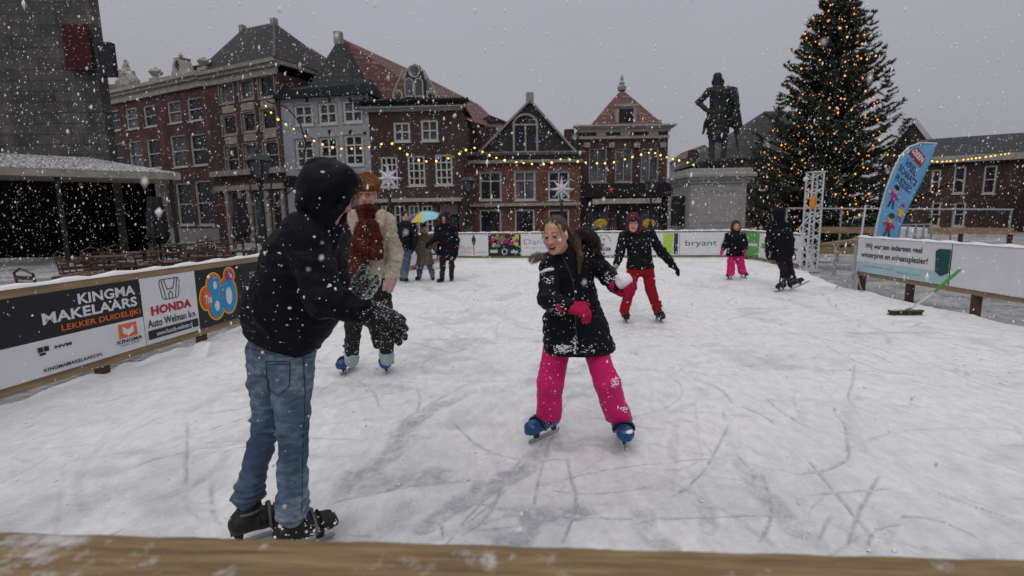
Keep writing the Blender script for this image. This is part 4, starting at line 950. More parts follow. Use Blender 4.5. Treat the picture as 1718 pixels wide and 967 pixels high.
bb('white banner with grey Dant lettering on the far boards beside the girl', 874, 980, 'white', lambda p, w, h: (p('lettering', 'ink_grey', lambda b, y: put_text(b, 'Dantuma', w*.05, w*.72, h*.52, h*.76, y, -.008)), p('small_line', 'ink_grey', lambda b, y: put_text(b, 'interieur', w*.06, w*.5, h*.33, h*.41, y, -.01))))
def lay_anker(p, w, h):
    cx = w*.42
    def f(b, y):
        ringpoly(b, cx, h*.48, .24, .34, .018, y, 24, .35, 2.8); put_text(b, 'DE', cx-.13, cx+.02, h*.40, h*.54, y, .03); put_text(b, 'ANKER', cx-.27, cx+.25, h*.2, h*.36, y, .04)
        b.bar((cx, y, h*.6), (cx, y, h*.78), .016, .002, (0, 1, 0)); b.bar((cx-.05, y, h*.72), (cx+.05, y, h*.72), .014, .002, (0, 1, 0)); quad(b, cx-.04, cx+.04, h*.05, h*.12, y)
    p('lettering', 'ink', f)
bb('white banner with the DE ANKER anchor badge beside the boy in red trousers', 980, 1060, 'white', lay_anker)
def lay_lime(p, w, h): p('lime_block', 'lime_v', lambda b, y: quad(b, w*.66, w*.87, h*.05, h*.97, y)); p('dark_block', 'navy_v', lambda b, y: quad(b, w*.885, w*.97, h*.05, h*.97, y))
bb('white banner with lime green and navy blocks behind the boy in red trousers', 1060, 1140, 'white', lay_lime)
bb('white banner with spaced grey bryant lettering on the far boards', 1140, 1236, 'white', lambda p, w, h: p('lettering', 'ink', lambda b, y: put_text(b, 'bryant', w*.10, w*.66, h*.34, h*.66, y, -.005)))
bb('white banner end with purple block in the far right corner of the ice', 1236, 1262, 'white', lambda p, w, h: p('purple_block', 'purple_v', lambda b, y: quad(b, w*.4, w*.98, h*.02, h*.98, y)))
# short return fence at the far right corner
fence('rink_fence', 'short pine board fence with green and white banners at the far right corner', BR, BR2, .86, .06, 1.6, group='board fences round the ice')
dR, nR, rzR = frame_mat(BR, BR2); 
def bR(label, u0, u1, ground, lay): banner(label, BR+dR*u0, rzR, u1-u0-.01, hB, .08, ground, lay)
bR('narrow green banner at the far right corner', .05, 1.0, 'green_v', lambda p, w, h: p('white_line', 'white', lambda b, y: quad(b, w*.1, w*.9, h*.44, h*.55, y)))
bR('white banner between the two green ones at the far right corner', 1.0, 1.85, 'white', lambda p, w, h: p('green_mark', 'green_v', lambda b, y: quad(b, w*.15, w*.4, h*.4, h*.6, y)))
bR('narrow green banner behind the dark skater at the far right corner', 1.85, 2.2, 'green_v', lambda p, w, h: None)
bR('white banner ending beside the truss tower', 2.2, 3.22, 'white', lambda p, w, h: p('small_lines', 'ink_grey', lambda b, y: quad(b, w*.25, w*.75, h*.45, h*.55, y)))
# right-hand board with the wish
A = G(1443, 487); B_ = G(1583, 517); A.z = B_.z = 0; dd, nn, rzW = frame_mat(A, B_); B_ = A+dd*4.6
A = A-dd*.12
fence('rink_fence', 'board fence on short posts carrying the large greeting banner at the right', A, B_, .97, .33, 1.15, group='board fences round the ice', rail_snow=True)
def uw(px, py=440):
    r = ray(px, py); t_ = (A-V((0, 0, CAMZ))).dot(nn)/r.dot(nn); q = V((0, 0, CAMZ))+r*t_; return (q-A).dot(dd)
wW = uw(1582, 450)/.93
def lay_wish(p, w, h):
    p('lower_field', 'pale_blue', lambda b, y: b.prism([(0, 0), (w, 0), (w, h*.27), (w*.6, h*.33), (0, h*.30)], y-.0005, y))
    def tx(b, y): put_text(b, 'Wij wensen iedereen veel', w*.10, w*.74, h*.66, h*.86, y-.001, .018); put_text(b, 'winterpret en schaatsplezier!', w*.055, w*.80, h*.40, h*.60, y-.001, .018)
    p('lettering', 'ink', tx)
    p('red_line', 'red_v', lambda b, y: put_text(b, 'www.ijsbaanhoorn.nl', w*.10, w*.46, h*.17, h*.215, y-.001)); p('grey_line', 'ink_grey', lambda b, y: put_text(b, '@ijsbaanhoorn', w*.5, w*.75, h*.12, h*.165, y-.001))
    p('teal_figure', 'teal_v', lambda b, y: b.prism([(w*.88, h*.3), (w*.93, h*.2), (w, h*.3), (w, h*.86), (w*.9, h*.86), (w*.87, h*.8)], y-.002, y-.001))
banner('large white banner reading Wij wensen iedereen veel winterpret en schaatsplezier', A, rzW, wW, .62, .345, 'white', lay_wish)
banner('plain white banner beyond the greeting banner at the right end', A+dd*(wW+.02), rzW, 4.45-wW, .62, .345, 'white', lambda p, w, h: None)

# near rail right in front of the camera
def near_rail():
    q0 = P(0, 889, .72); q1 = P(1718, 934, .72)
    z = (q0.z+q1.z)/2
    A0 = G(-150, 886, z); A1 = G(1868, 938, z); d_, n_, rz_ = frame_mat(A0, A1); Ln = (A1-A0).length
    t = thing('near_fence', 'weathered pine rail with snow patches right in front at the bottom', 'fence', (A0.x, A0.y, 0), rz_, 'board fences round the ice')
    b = MB(); nx_, ny_ = 240, 14; wd = .145
    vs = []
    for i in range(nx_+1):
        for j in range(ny_+1):
            x = Ln*i/nx_; y = -wd*j/ny_; e_ = min(j, ny_-j)/ny_
            zz = z-.006*math.exp(-e_*30)+.0012*math.sin(y*330+math.sin(x*3)*2)+.0008*random.random(); vs.append((x, y+.0012*math.sin(x*41)+.001*random.random(), zz))
    fs = [(i*(ny_+1)+j, i*(ny_+1)+j+1, (i+1)*(ny_+1)+j+1, (i+1)*(ny_+1)+j) for i in range(nx_) for j in range(ny_)]
    b.add(vs, fs); b.box(0, Ln, -wd+.003, -.003, z-.04, z-.012)
    m, nt, bs = new_mat('wet_pine_rail')
    g1 = obj_noise(nt, 3.0, 7, (1, 14, 6), .65); g2 = obj_noise(nt, 22, 5, (.4, 5, 1), .6); kn = obj_noise(nt, 4.2, 2, (1, 3, 1)); s1 = obj_noise(nt, 9, 6, None, .72); s2 = obj_noise(nt, 1.7, 2)
    c = ramp(nt, g1, [(.3, (.10, .06, .025)), (.5, (.24, .155, .065)), (.75, (.36, .26, .13))])
    c = mixc(nt, ramp(nt, g2, [(.35, (.6, .6, .6)), (.6, (0, 0, 0))]), c, (.09, .055, .03)); c = mixc(nt, ramp(nt, kn, [(.70, (0, 0, 0)), (.76, (1, 1, 1))]), c, (.04, .025, .015))
    tc = nt.nodes.new('ShaderNodeTexCoord'); sx = nt.nodes.new('ShaderNodeSeparateXYZ'); nt.links.new(tc.outputs['Object'], sx.inputs[0])
    mrr = N(nt, 'ShaderNodeMapRange'); nt.links.new(sx.outputs['X'], mrr.inputs[0]); mrr.inputs[1].default_value = Ln*.30; mrr.inputs[2].default_value = Ln*.12; mrr.inputs[3].default_value = 0; mrr.inputs[4].default_value = .16
    ad = N(nt, 'ShaderNodeMath', operation='ADD'); nt.links.new(s1, ad.inputs[0]); nt.links.new(mrr.outputs[0], ad.inputs[1])
    ms = ramp(nt, ad.outputs[0], [(.60, (0, 0, 0)), (.74, (.75, .75, .75))])
    nt.links.new(mixc(nt, ms, c, (.60, .62, .66)), bs.inputs['Base Color']); bs.inputs['Roughness'].default_value = .55
    bp = nt.nodes.new('ShaderNodeBump'); bp.inputs['Strength'].default_value = .5; bp.inputs['Distance'].default_value = .004; nt.links.new(g1, bp.inputs['Height']); nt.links.new(bp.outputs[0], bs.inputs['Normal'])
    b.build('rail', m, t, smooth=False)
    b = MB(); b.box(0, Ln, -.06, -.03, .2, z-.045); b.build('board', m, t)
    for x in (.3, Ln-.3): b = MB(); b.box(x-.04, x+.04, -.12, -.062, -.05, z-.045); b.build('post', m, t)
near_rail()

# ------------------------------------------------------------------ statue and pedestal
def pedestal():
    Yp = 18.6; x0, x1 = P(1158, 340, Yp).x, P(1252, 340, Yp).x; cx = (x0+x1)/2; w_ = (x1-x0)/2; zt = P(1200, 283, Yp).z; z1 = P(1200, 308, Yp).z
    t = thing('pedestal', 'pale grey stone pedestal with snow-capped cornice under the bronze statue', 'pedestal', (cx, Yp+w_, -.05), R(0))
    b = MB(); b.box(-w_, w_, -w_, w_, .5, z1+.05); b.build('shaft', M['granite'], t, bevel=.02)
    b = MB(); h = zt-z1
    b.box(-w_-.06, w_+.06, -w_-.06, w_+.06, z1+.05, z1+.05+h*.22); b.box(-w_-.14, w_+.14, -w_-.14, w_+.14, z1+.05+h*.22, z1+.05+h*.42); b.box(-w_-.24, w_+.24, -w_-.24, w_+.24, z1+.05+h*.42, z1+.05+h*.66)
    b.box(-w_-.12, w_+.12, -w_-.12, w_+.12, z1+.05+h*.66, zt+.05); b.build('cornice', M['granite'], t, bevel=.015)
    b = MB(); b.box(-w_-.15, w_+.15, -w_-.15, w_+.15, .22, .5); b.box(-w_-.3, w_+.3, -w_-.3, w_+.3, 0, .22); b.build('base', M['granite'], t, bevel=.02)
    b = MB(); b.box(-w_*.7, w_*.7, -w_-.012, -w_+.0, z1*.45, z1*.85); b.build('panel', mat('smooth_granite', (.27, .265, .265), .7, .1, 4), t, bevel=.01)
    b = MB(); put_text(b, 'JAN PIETERSZ. COEN', -w_*.6, w_*.6, z1*.88, z1*.88+.08, -w_-.004); b.build('inscription', M['ink_grey'], t)
    b = MB(); xx = -w_-.28; b.box(xx, xx+.26, -.5, .3, 1.0, 2.1); b.build('bronze_plaque', M['bronze'], t)
    return cx, Yp+w_, zt
PX, PY, PZt = pedestal()
def statue():
    f = Field(.028); Ys = PY; S = lambda px, py, dy=0.: P(px, py, Ys+dy)
    # stands with weight on one leg, fist on hip, cape over the other shoulder; plinth slab first
    f.cap(S(1178, 276), S(1224, 276), .16, .16, .03); f.cap(S(1190, 272, -.2), S(1215, 272, -.25), .14, .14, .05)
    f.cap(S(1194, 268, -.15), S(1194, 240), .085, .10, .04).cap(S(1194, 240), S(1196, 205), .10, .17, .05)             # right leg, boot
    f.cap(S(1194, 268, -.15), S(1189, 271, -.38), .08, .06, .04)
    f.cap(S(1212, 268, -.25), S(1216, 238, -.1), .085, .105, .04).cap(S(1216, 238, -.1), S(1208, 205), .11, .17, .05); f.cap(S(1212, 269, -.25), S(1209, 272, -.45), .08, .06, .04)
    f.cap(S(1203, 190), S(1204, 226), .25, .30, .06, (1, 0, 0), 1.3, (.02, 5, 1))          # breeches / doublet skirt
    f.cap(S(1203, 190), S(1206, 158), .22, .27, .05, (1, 0, 0), 1.25); f.cap(S(1190, 153), S(1222, 154), .15, .16, .08)
    f.cap(S(1206, 152), S(1204, 140), .1, .09, .03); f.ell(S(1204, 132), (.145, .17, .20), k=.02); f.ell(S(1204, 141, -.13), (.08, .07, .12), k=.03)    # head, beard
    f.ell(S(1204, 128, .03), (.155, .165, .14), k=.03); f.ell(S(1197, 138, .04), (.07, .1, .13), k=.04); f.ell(S(1212, 138, .04), (.07, .1, .13), k=.04); f.cap(S(1204, 134, -.19), S(1204, 137, -.2), .025, .03, .02)
    f.ell(S(1204, 147), (.24, .2, .07), k=.03)                                                                       # ruff
    f.cap(S(1189, 155), S(1171, 172, .05), .12, .10, .05, None, 1, (.012, 9, 1)).cap(S(1171, 172, .05), S(1186, 185, -.12), .10, .075, .03, None, 1, (.01, 9, 2)); f.ell(S(1189, 187, -.15), (.09, .08, .07))
    f.cap(S(1223, 156), S(1236, 178), .13, .11, .05, None, 1, (.012, 9, 4)).cap(S(1236, 178), S(1228, 200, -.2), .10, .075, .03); f.ell(S(1226, 203, -.22), (.08, .07, .09))
    f.cap(S(1222, 148, .1), S(1236, 150, .12), .09, .05, .04)
    for k in range(6):                                                                                             # cape folds hanging from the shoulder
        t = k/5; f.cap(S(1212+22*t, 152+4*t, .18-.12*t), S(1214+28*t, 215+8*math.sin(k*2), .26-.2*t), .09, .085, .05)
    f.cap(S(1188, 190), S(1179, 225, .1), .06, .045, .03).cap(S(1181, 182), S(1229, 188, -.1), .02, .02, .02)               # sword hilt side, belt
    f.cap(S(1228, 196, .1), S(1242, 270, .3), .03, .018, .01)
    f.noise(.022, (9, 9, 4), 2)
    base = V((PX, PY, PZt)); o = f.build('statue', M['bronze'], None, base); o.location = base
    tag(o, 'dark bronze statue of a caped man, fist on hip, on the stone pedestal', 'statue')
statue()

# ------------------------------------------------------------------ christmas tree
def fir():
    Yt = 22.5; c = P(1378, 390, Yt); ztop = P(1386, -75, Yt).z; base = V((c.x, Yt, -.05)); Hh = ztop
    t = thing('fir_tree', 'huge dark christmas fir covered in warm fairy lights, right of the statue', 'tree', base)
    b = MB(); b.tube([(0, 0, 0), (.03, 0, Hh*.4), (.06, .02, Hh*.98)], [.2, .12, .02], 8); b.build('trunk', M['wood_dark'], t)
    rr = random.Random(5); vs = []; fs = []; tips = []; wood = MB()
    def needles(p, d_, ln, n_, sz):
        for _ in range(n_):
            q = p+d_*(rr.random()*ln); a = rr.random()*6.28; o1 = d_.orthogonal().normalized(); o2 = d_.cross(o1); s = (o1*math.cos(a)+o2*math.sin(a)); e_ = (d_*.75+s*.8).normalized()*sz*rr.uniform(.6, 1.2)
            wv = d_.cross(s).normalized()*sz*.16; k = len(vs); vs.extend([q-wv, q+wv, q+e_]); fs.append((k, k+1, k+2))
    z = .55; lvl = 0
    def spine(p, a, ln, drop, lift, sub=True, w=1.):
        pts = [p]; nseg = 6
        for s in range(nseg):
            u_ = (s+1)/nseg; pt = p+V((math.cos(a)*ln*u_, math.sin(a)*ln*u_, -drop*math.sin(u_*2.2)*ln+lift*u_**2*ln)); pts.append(pt)
        return pts
    while z < Hh-.35:
        f_ = z/Hh; Rr = 4.05*(1-f_)**.93*(.9+.1*math.sin(z*3))+.06; n_ = int(10+11*(1-f_))
        for k in range(n_):
            a = k*6.283/n_+lvl*1.3+rr.uniform(-.15, .15); ln = Rr*rr.choice([.6, .74, .85, .95, 1, 1.05, 1.16])*(1+.09*math.sin(a*2+z*1.1)+.06*math.sin(a*5+z*2.7)); 
            pts = spine(V((0, 0, z+rr.uniform(-.1, .1))), a, ln, .22*(1-f_*.9), .20+.45*f_*rr.random())
            if rr.random() < .5 and f_ < .85: wood.tube(pts, [.035*(1-i/7)*(1.1-f_) for i in range(7)], 4, False)
            for s in range(1, len(pts)):
                d_ = (pts[s]-pts[s-1]); l_ = d_.length; dn = d_.normalized(); dens = 1+(s > 2)
                needles(pts[s-1], dn, l_, int(20*l_*3)+8, .14)
                if s >= 2:
                    for q in range(int(4+ln*1.7)):       # side twigs
                        side = dn.cross(V((0, 0, 1))).normalized()*(1 if rr.random() < .5 else -1)
                        td = (dn*.7+side*rr.uniform(.5, 1)+V((0, 0, rr.uniform(-.35, .25)))).normalized(); tl = rr.uniform(.25, .6)*(1.15-s/8)*(1.15-f_*.5)
                        p0 = pts[s-1]+d_*rr.random(); needles(p0, td, tl, int(20+tl*28), .11)
                        if rr.random() < .20: tips.append(p0+td*tl*.9)
            if rr.random() < .55: tips.append(pts[-1]); tips.append(pts[3])
        z += .27*(1-f_)+.17; lvl += 1
    for ax, az, h_ in ((1.25, 8.1, 2.6), (2.15, 5.9, 2.4), (-2.3, 5.2, 2.0), (3.1, 4.2, 1.9), (-1.45, 7.4, 1.7), (-3.1, 3.7, 1.4)):    # rival leaders breaking the outline
        for k in range(12):
            u_ = k/12; 
            for q in range(5):
                a = rr.random()*6.28; td = V((math.cos(a), math.sin(a), .5)).normalized(); needles(V((ax, -.3, az-h_*.4+h_*u_)), td, .1+(1-u_)*.6, 26, .12)
    needles(V((.05, 0, Hh-.9)), V((0, 0, 1)), 1.1, 70, .2)
    me = bpy.data.meshes.new('crown'); me.from_pydata([tuple(v) for v in vs], [], fs)
    me.materials.append(mat('fir_needles', (.026, .044, .030), .75, .45, 1.6, c2=(.068, .085, .052), snow=.62, snow_scale=9)); o = link('crown', me, [], t)
    wood.build('branches', M['wood_dark'], t)
    # fairy lights sit on the twigs facing outwards, they hang on the tree: a thing of their own
    L_ = thing('fairy_lights', 'warm orange fairy lights strewn over the whole christmas fir', 'fairy lights', base)
    rr.shuffle(tips); n = 0; vis = []
    for p_ in tips:
        if p_.y > 1.0: continue
        q = p_+V((p_.x, p_.y, 0)).normalized()*.06; q.y -= .04; vis.append(q)
    vis = vis[:760]
    b = MB(); b.ball((0, 0, 0), .030, 6, 4); bm_ = b.mesh('bulb'); bm_.materials.append(M['fairy'])
    rest = MB()
    for i, q in enumerate(vis):
        if i < 100: o = bpy.data.objects.new('bulb', bm_); COL.objects.link(o); o.parent = L_; o.location = q; s = rr.uniform(.75, 1.35); o.scale = (s, s, s)
        else: rest.ball(q, .030*rr.uniform(.5, 1.3), 6, 4)
    tag(rest.build('bulbs', M['fairy'], L_), kind='stuff')
    pts = sorted(vis[:160], key=lambda q: q.z); cb = MB()
    for i in range(len(pts)-1):
        if (pts[i]-pts[i+1]).length < 1.6: cb.tube([pts[i], (pts[i]+pts[i+1])/2-V((0, 0, .05)), pts[i+1]], .006, 3, False)
    cb.build('wire', M['black_paint'], L_)
fir()

# ------------------------------------------------------------------ garland of bulbs, lamp posts, star ornaments
def garland():
    runs = [([(442, 170), (456, 188), (470, 200), (490, 212), (505, 222), (530, 235), (560, 245), (590, 247), (625, 243), (652, 235)], 17.5, 17.5),
            ([(652, 235), (667, 243), (680, 254), (697, 264), (715, 268), (740, 266), (765, 258), (791, 243)], 17.5, 18),
            ([(791, 243), (805, 250), (835, 263), (870, 270), (900, 273), (925, 270), (946, 264), (968, 268), (990, 271), (1020, 271), (1045, 266), (1070, 258), (1095, 253)], 18, 19),
            ([(1095, 253), (1120, 262), (1145, 268), (1165, 275), (1190, 292), (1240, 290), (1290, 268), (1390, 262), (1490, 258), (1520, 262), (1560, 268), (1600, 268), (1700, 255)], 19, 26)]
    t = thing('bulb_garland', 'long garland of yellow light bulbs strung across the square in front of the houses', 'lights', P(652, 390, 17.5)*1)
    o = t.location.copy(); cb = MB(); b = MB(); b.ball((0, 0, -.045), .034, 8, 6); bm_ = b.mesh('bulb'); bm_.materials.append(M['bulb']); b = MB(); b.lathe([(.016, -.02), (.02, .03)], (0, 0, 0), 6); sm = b.mesh('socket'); sm.materials.append(M['black_paint'])
    for pl, Y0, Y1 in runs:
        W3 = [P(x, y, Y0+(Y1-Y0)*(x-pl[0][0])/(pl[-1][0]-pl[0][0])) for x, y in pl]
        # smooth
        q = [W3[0]*2-W3[1]]+W3+[W3[-1]*2-W3[-2]]; c = []
        for i in range(1, len(q)-2):
            for k in range(8):
                s = k/8; a, b_, c_, d_ = q[i-1], q[i], q[i+1], q[i+2]; c.append(.5*((2*b_)+(c_-a)*s+(2*a-5*b_+4*c_-d_)*s*s+(3*b_-a-3*c_+d_)*s**3))
        c.append(W3[-1]); cb.tube([p-o for p in c], .011, 4)
        acc = .12
        for i in range(len(c)-1):
            l_ = (c[i+1]-c[i]).length
            while acc < l_:
                p = c[i].lerp(c[i+1], acc/l_)-o; far_ = (p+o).x > 9.2 and (p+o).x < 15; step = random.choice([.26, .3, .3, .34, .42])
                if far_: acc += step; continue
                bo = bpy.data.objects.new('bulb', bm_); COL.objects.link(bo); bo.parent = t; bo.location = p-V((0, 0, .015)); s_ = random.uniform(.85, 1.2); bo.scale = (s_, s_, s_); acc += step
            acc -= l_
    cb.build('cable', M['black_paint'], t)
garland()
def lamppost(px, pyb, Y, pyt, label, k=1.0, star=False):
    q = P(px, pyt, Y); t = thing('street_lamp', label, 'street lamp', (q.x, Y, -.05), 0, 'old style street lamps'); z = q.z
    b = MB(); b.lathe([(.16, 0), (.17, .25), (.12, .3), (.1, .8), (.12, .85), (.06, .95), (.05, z-.95), (.08, z-.92), (.06, z-.85), (.1, z-.75), (.03, z-.7)], (0, 0, 0), 10)
    for s in (-1, 1): b.tube([(0, 0, z-1.6), (s*.5, 0, z-1.62)], .018, 5); b.tube([(s*.12, 0, z-1.25), (s*.26, 0, z-1.1), (s*.28, 0, z-.8)], .02, 5)
    b.build('post', M['dark_paint'], t)
    b = MB()
    for i in range(4):
        a = math.pi/4+i*math.pi/2; b.bar((math.cos(a)*.16, math.sin(a)*.16, z-.72), (math.cos(a)*.27, math.sin(a)*.27, z-.28), .03)
    b.lathe([(.40, z-.28), (.41, z-.25), (.22, z-.1), (.1, z-.06), (.1, z-.02), (.02, z+.1)], (0, 0, 0), 4); b.lathe([(.24, z-.74), (.24, z-.71)], (0, 0, 0), 4); ln = b.build('lantern', M['dark_paint'], t)
    b = MB(); b.lathe([(.19, z-.70), (.33, z-.29)], (0, 0, 0), 4); b.build('glass', M['glass_curtain'], ln)
lamppost(432, 410, 13.5, 250, 'dark green street lamp with square lantern in front of the tall brown house')
lamppost(785, 400, 22, 292, 'street lamp at the corner between the dormer house and the gable house')
lamppost(1093, 400, 26, 296, 'street lamp before the black shopfront')
def star_post(px, py, Y, label):
    q = P(px, py, Y); t = thing('star_ornament', label, 'star ornament', (q.x, Y, -.05), 0, 'white stars on dark posts'); z = q.z+.05
    b = MB(); r0, r1 = .52, .17
    for s_ in (-1, 1):
        c = len(b.v); b.v.append((0, s_*.09-.06, z)); n = 16
        for k in range(n):
            a = math.pi/2+math.pi*k/8; r = r0*(1 if k % 4 == 0 else .85) if k % 2 == 0 else r1; b.v.append((r*math.cos(a), -.06, z+r*math.sin(a)*1.05))
        for k in range(n): b.f.append((c, c+1+k, c+1+(k+1) % n)); b.mi.append(0)
    b.build('star', mat('frosted_star', (.55, .58, .62), .4, .15, 6), t)
    b = MB(); b.lathe([(.13, 0), (.12, .4), (.06, .5), (.05, z-.5), (.09, z-.45), (.03, z-.2), (.03, z-.05)], (0, 0, 0), 8); b.build('post', M['dark_paint'], t)
star_post(652, 300, 18, 'white eight-pointed star on a dark post in front of the dark brown dormer house'); star_post(942, 318, 20, 'white eight-pointed star on a dark post in front of the low gable house')
b = MB(); W3 = [P(447, 170, 16), P(480, 180, 16), P(503, 205, 16), P(513, 240, 16), P(508, 285, 16), P(492, 315, 16), P(478, 330, 16)]; o = W3[-1].copy(); b.tube([q-o for q in W3], .028, 6); b.build('arm', M['black_paint'])
x = bpy.data.objects['arm']; x.name = 'cable_arm'; x.location = o; tag(x, 'curved black cable arm hanging in front of the blue-grey plastered house', 'cable')

# ------------------------------------------------------------------ truss tower, poles, flag, barriers at the right
def truss():
    Yt = 12.3; x0, x1 = P(1358, 380, Yt).x, P(1376, 380, Yt).x; w_ = (x1-x0); zt = P(1367, 288, Yt).z; t = thing('truss_tower', 'aluminium lattice truss tower standing on the snow before the fir', 'truss', ((x0+x1)/2, Yt, 0))
    b = MB(); c3 = [(-w_/2, 0), (w_/2, 0), (-w_/2, w_), (w_/2, w_)]
    for x, y in c3: b.tube([(x, y, 0), (x, y, zt)], .024, 8)
    b.build('chords', M['alu'], t); b = MB(); n = 13; hh = zt/n
    for i in range(n):
        z = i*hh; s = 1 if i % 2 == 0 else -1
        for (xa, ya), (xb, yb) in (((-w_/2, 0), (w_/2, 0)), ((-w_/2, w_), (w_/2, w_)), ((-w_/2, 0), (-w_/2, w_)), ((w_/2, 0), (w_/2, w_))):
            b.tube([(xa, ya, z+.02), (xb, yb, z+hh-.02)] if s > 0 else [(xb, yb, z+.02), (xa, ya, z+hh-.02)], .011, 5)
            if i % 3 == 1: b.tube([(xb, yb, z+.02), (xa, ya, z+hh-.02)] if s > 0 else [(xa, ya, z+.02), (xb, yb, z+hh-.02)], .010, 5)
    b.build('lattice', M['alu'], t); b = MB(); b.box(-w_/2-.05, w_/2+.05, -.05, w_+.05, -.02, .03); b.build('base_plate', M['alu'], t); b = MB(); b.box(-w_/2-.03, w_/2+.03, -.03, w_+.03, zt-.02, zt+.01); b.build('top_plate', M['alu'], t)
    b = MB(); q = P(1341, 383, 12.0)-t.location; q2 = P(1366, 455, 11.9)-t.location; b.tube([q, q2], .02, 6); b.tube([q, (-w_/2, 0, q.z+.3)], .012, 6); b.build('brace', M['alu'], t)
    b = MB(); a = P(1364, 340, 12.2)-t.location; b.ball(a, .09, 8, 6, 1, .6, 1.9); b.build('orange_lamp', mat('orange_plastic', (.6, .22, .02), .5, .2, 5), t)
    b = MB(); a = P(1352, 301, 12.2)-t.location; b.ball(a, .06, 10, 7); b.tube([a, (-w_/2, 0, a.z)], .012, 5); b.build('lamp_ball', mat('white_lamp_ball', (.6, .6, .62), .4, .05), t)
truss()
def flag():
    Yf = 11.2; base = P(1492, 398, Yf); base.z = -.05
    pts = [(1468, 405), (1472, 380), (1479, 350), (1488, 318), (1499, 288), (1512, 262), (1526, 247), (1546, 240), (1573, 241)]
    rt = [(1505, 405), (1513, 380), (1524, 352), (1537, 324), (1550, 296), (1561, 270), (1573, 243)]
    t = thing('feather_flag', 'light blue feather flag with red DEEN box and cartoon children beside the right banner', 'flag', base)
    W3 = [P(x, y, Yf)-base for x, y in pts]; R3 = [P(x, y, Yf)-base for x, y in rt]
    def on(u, v):  # u across 0..1 left to right, v along 0..1 bottom to top
        a = v*(len(W3)-1); i = min(int(a), len(W3)-2); l = W3[i].lerp(W3[i+1], a-i); a = v*(len(R3)-1); i = min(int(a), len(R3)-2); r = R3[i].lerp(R3[i+1], a-i)
        p = l.lerp(r, u); p.y += .02*math.sin(u*5+v*9)*(u) ; return p
    b = MB(); n1, n2_ = 10, 40; b.add([on(i/n1, j/n2_) for i in range(n1+1) for j in range(n2_+1)], [(i*(n2_+1)+j, (i+1)*(n2_+1)+j, (i+1)*(n2_+1)+j+1, i*(n2_+1)+j+1) for i in range(n1) for j in range(n2_)])
    fl = b.build('cloth', M['skyblue_v'], t, smooth=True); md = fl.modifiers.new('s', 'SOLIDIFY'); md.thickness = .006
    b = MB(); pole = [V((W3[0].x-.06, 0, 0))]+[p+V((-.02, 0, .0)) for p in W3]; b.tube(pole, [.025]*3+[.018]*(len(pole)-3), 8); b.build('pole', M['alu'], t)
    b = MB(); c0 = P(1502, 300, Yf)-base
    def lay(verts_fn, m, nm, off):
        b = MB(); verts_fn(b); b.v = [tuple(on(q[0], q[2])+V((0, -off, 0))) for q in b.v]; b.build(nm, M[m], fl)
    lay(lambda b: b.add([(.10+.62*i/8, 0, .70+.11*j) for i in range(9) for j in (0, 1)], [(2*i, 2*i+2, 2*i+3, 2*i+1) for i in range(8)]), 'red_v', 'red_box', .012)
    lay(lambda b: put_text(b, 'DEEN', .16, .68, .73, .79, 0, .05), 'white', 'lettering', .018)
    lay(lambda b: (put_text(b, 'VEEL', .2, .72, .60, .66, 0, .02), put_text(b, 'SCHAATS', .1, .86, .53, .585, 0, .02), put_text(b, 'PLEZIER', .12, .84, .455, .51, 0, .02)), 'purple_v', 'slogan', .014)
    def kid(u, v, s, coat, trs):
        lay(lambda b: disc(b, u, v+.055*s, .09*s, .026*s, 0, 14), 'peach_v', 'child_face', .014); lay(lambda b: disc(b, u, v+.075*s, .10*s, .018*s, 0, 14), trs, 'child_hat', .016)
        def body(b):
            b.add([(u-.09*s, 0, v-.03*s), (u+.09*s, 0, v-.03*s), (u+.06*s, 0, v+.035*s), (u-.06*s, 0, v+.035*s)], [(0, 1, 2, 3)])
            b.add([(u-.2*s, 0, v+.03*s), (u-.2*s, 0, v+.015*s), (u-.05*s, 0, v+.01*s), (u-.05*s, 0, v+.03*s)], [(0, 1, 2, 3)]); b.add([(u+.2*s, 0, v+.01*s), (u+.2*s, 0, v-.005*s), (u+.05*s, 0, v+.01*s), (u+.05*s, 0, v+.03*s)], [(0, 1, 2, 3)])
        lay(body, coat, 'child_coat', .013); lay(lambda b: (b.add([(u-.08*s, 0, v-.03*s), (u-.02*s, 0, v-.03*s), (u-.07*s, 0, v-.075*s), (u-.13*s, 0, v-.075*s)], [(0, 1, 2, 3)]), b.add([(u+.08*s, 0, v-.03*s), (u+.02*s, 0, v-.03*s), (u+.07*s, 0, v-.075*s), (u+.13*s, 0, v-.075*s)], [(0, 1, 2, 3)])), trs, 'child_trousers', .0135)
    kid(.3, .35, 1.0, 'magenta_v', 'ink'); kid(.75, .27, .9, 'yellow_v', 'magenta_v'); kid(.45, .13, 1.25, 'red_v', 'teal_v')
flag()
def pole():
    a, c = P(1452, 345, 9.6), G(1432, 487, .0); c = V((c.x, c.y-.0, 0)); t = thing('support_pole', 'thin leaning metal pole at the left end of the greeting banner', 'pole', c)
    b = MB(); b.tube([(0, 0, 0), a-c], .02, 8); b.build('tube', M['steel'], t); b = MB()
    for k in range(3): b.tube([(0, 0, .35), (math.cos(k*2.1+.4)*.28, math.sin(k*2.1+.4)*.28, .01)], .012, 6); 
    b.build('tripod', M['steel'], t)
pole()
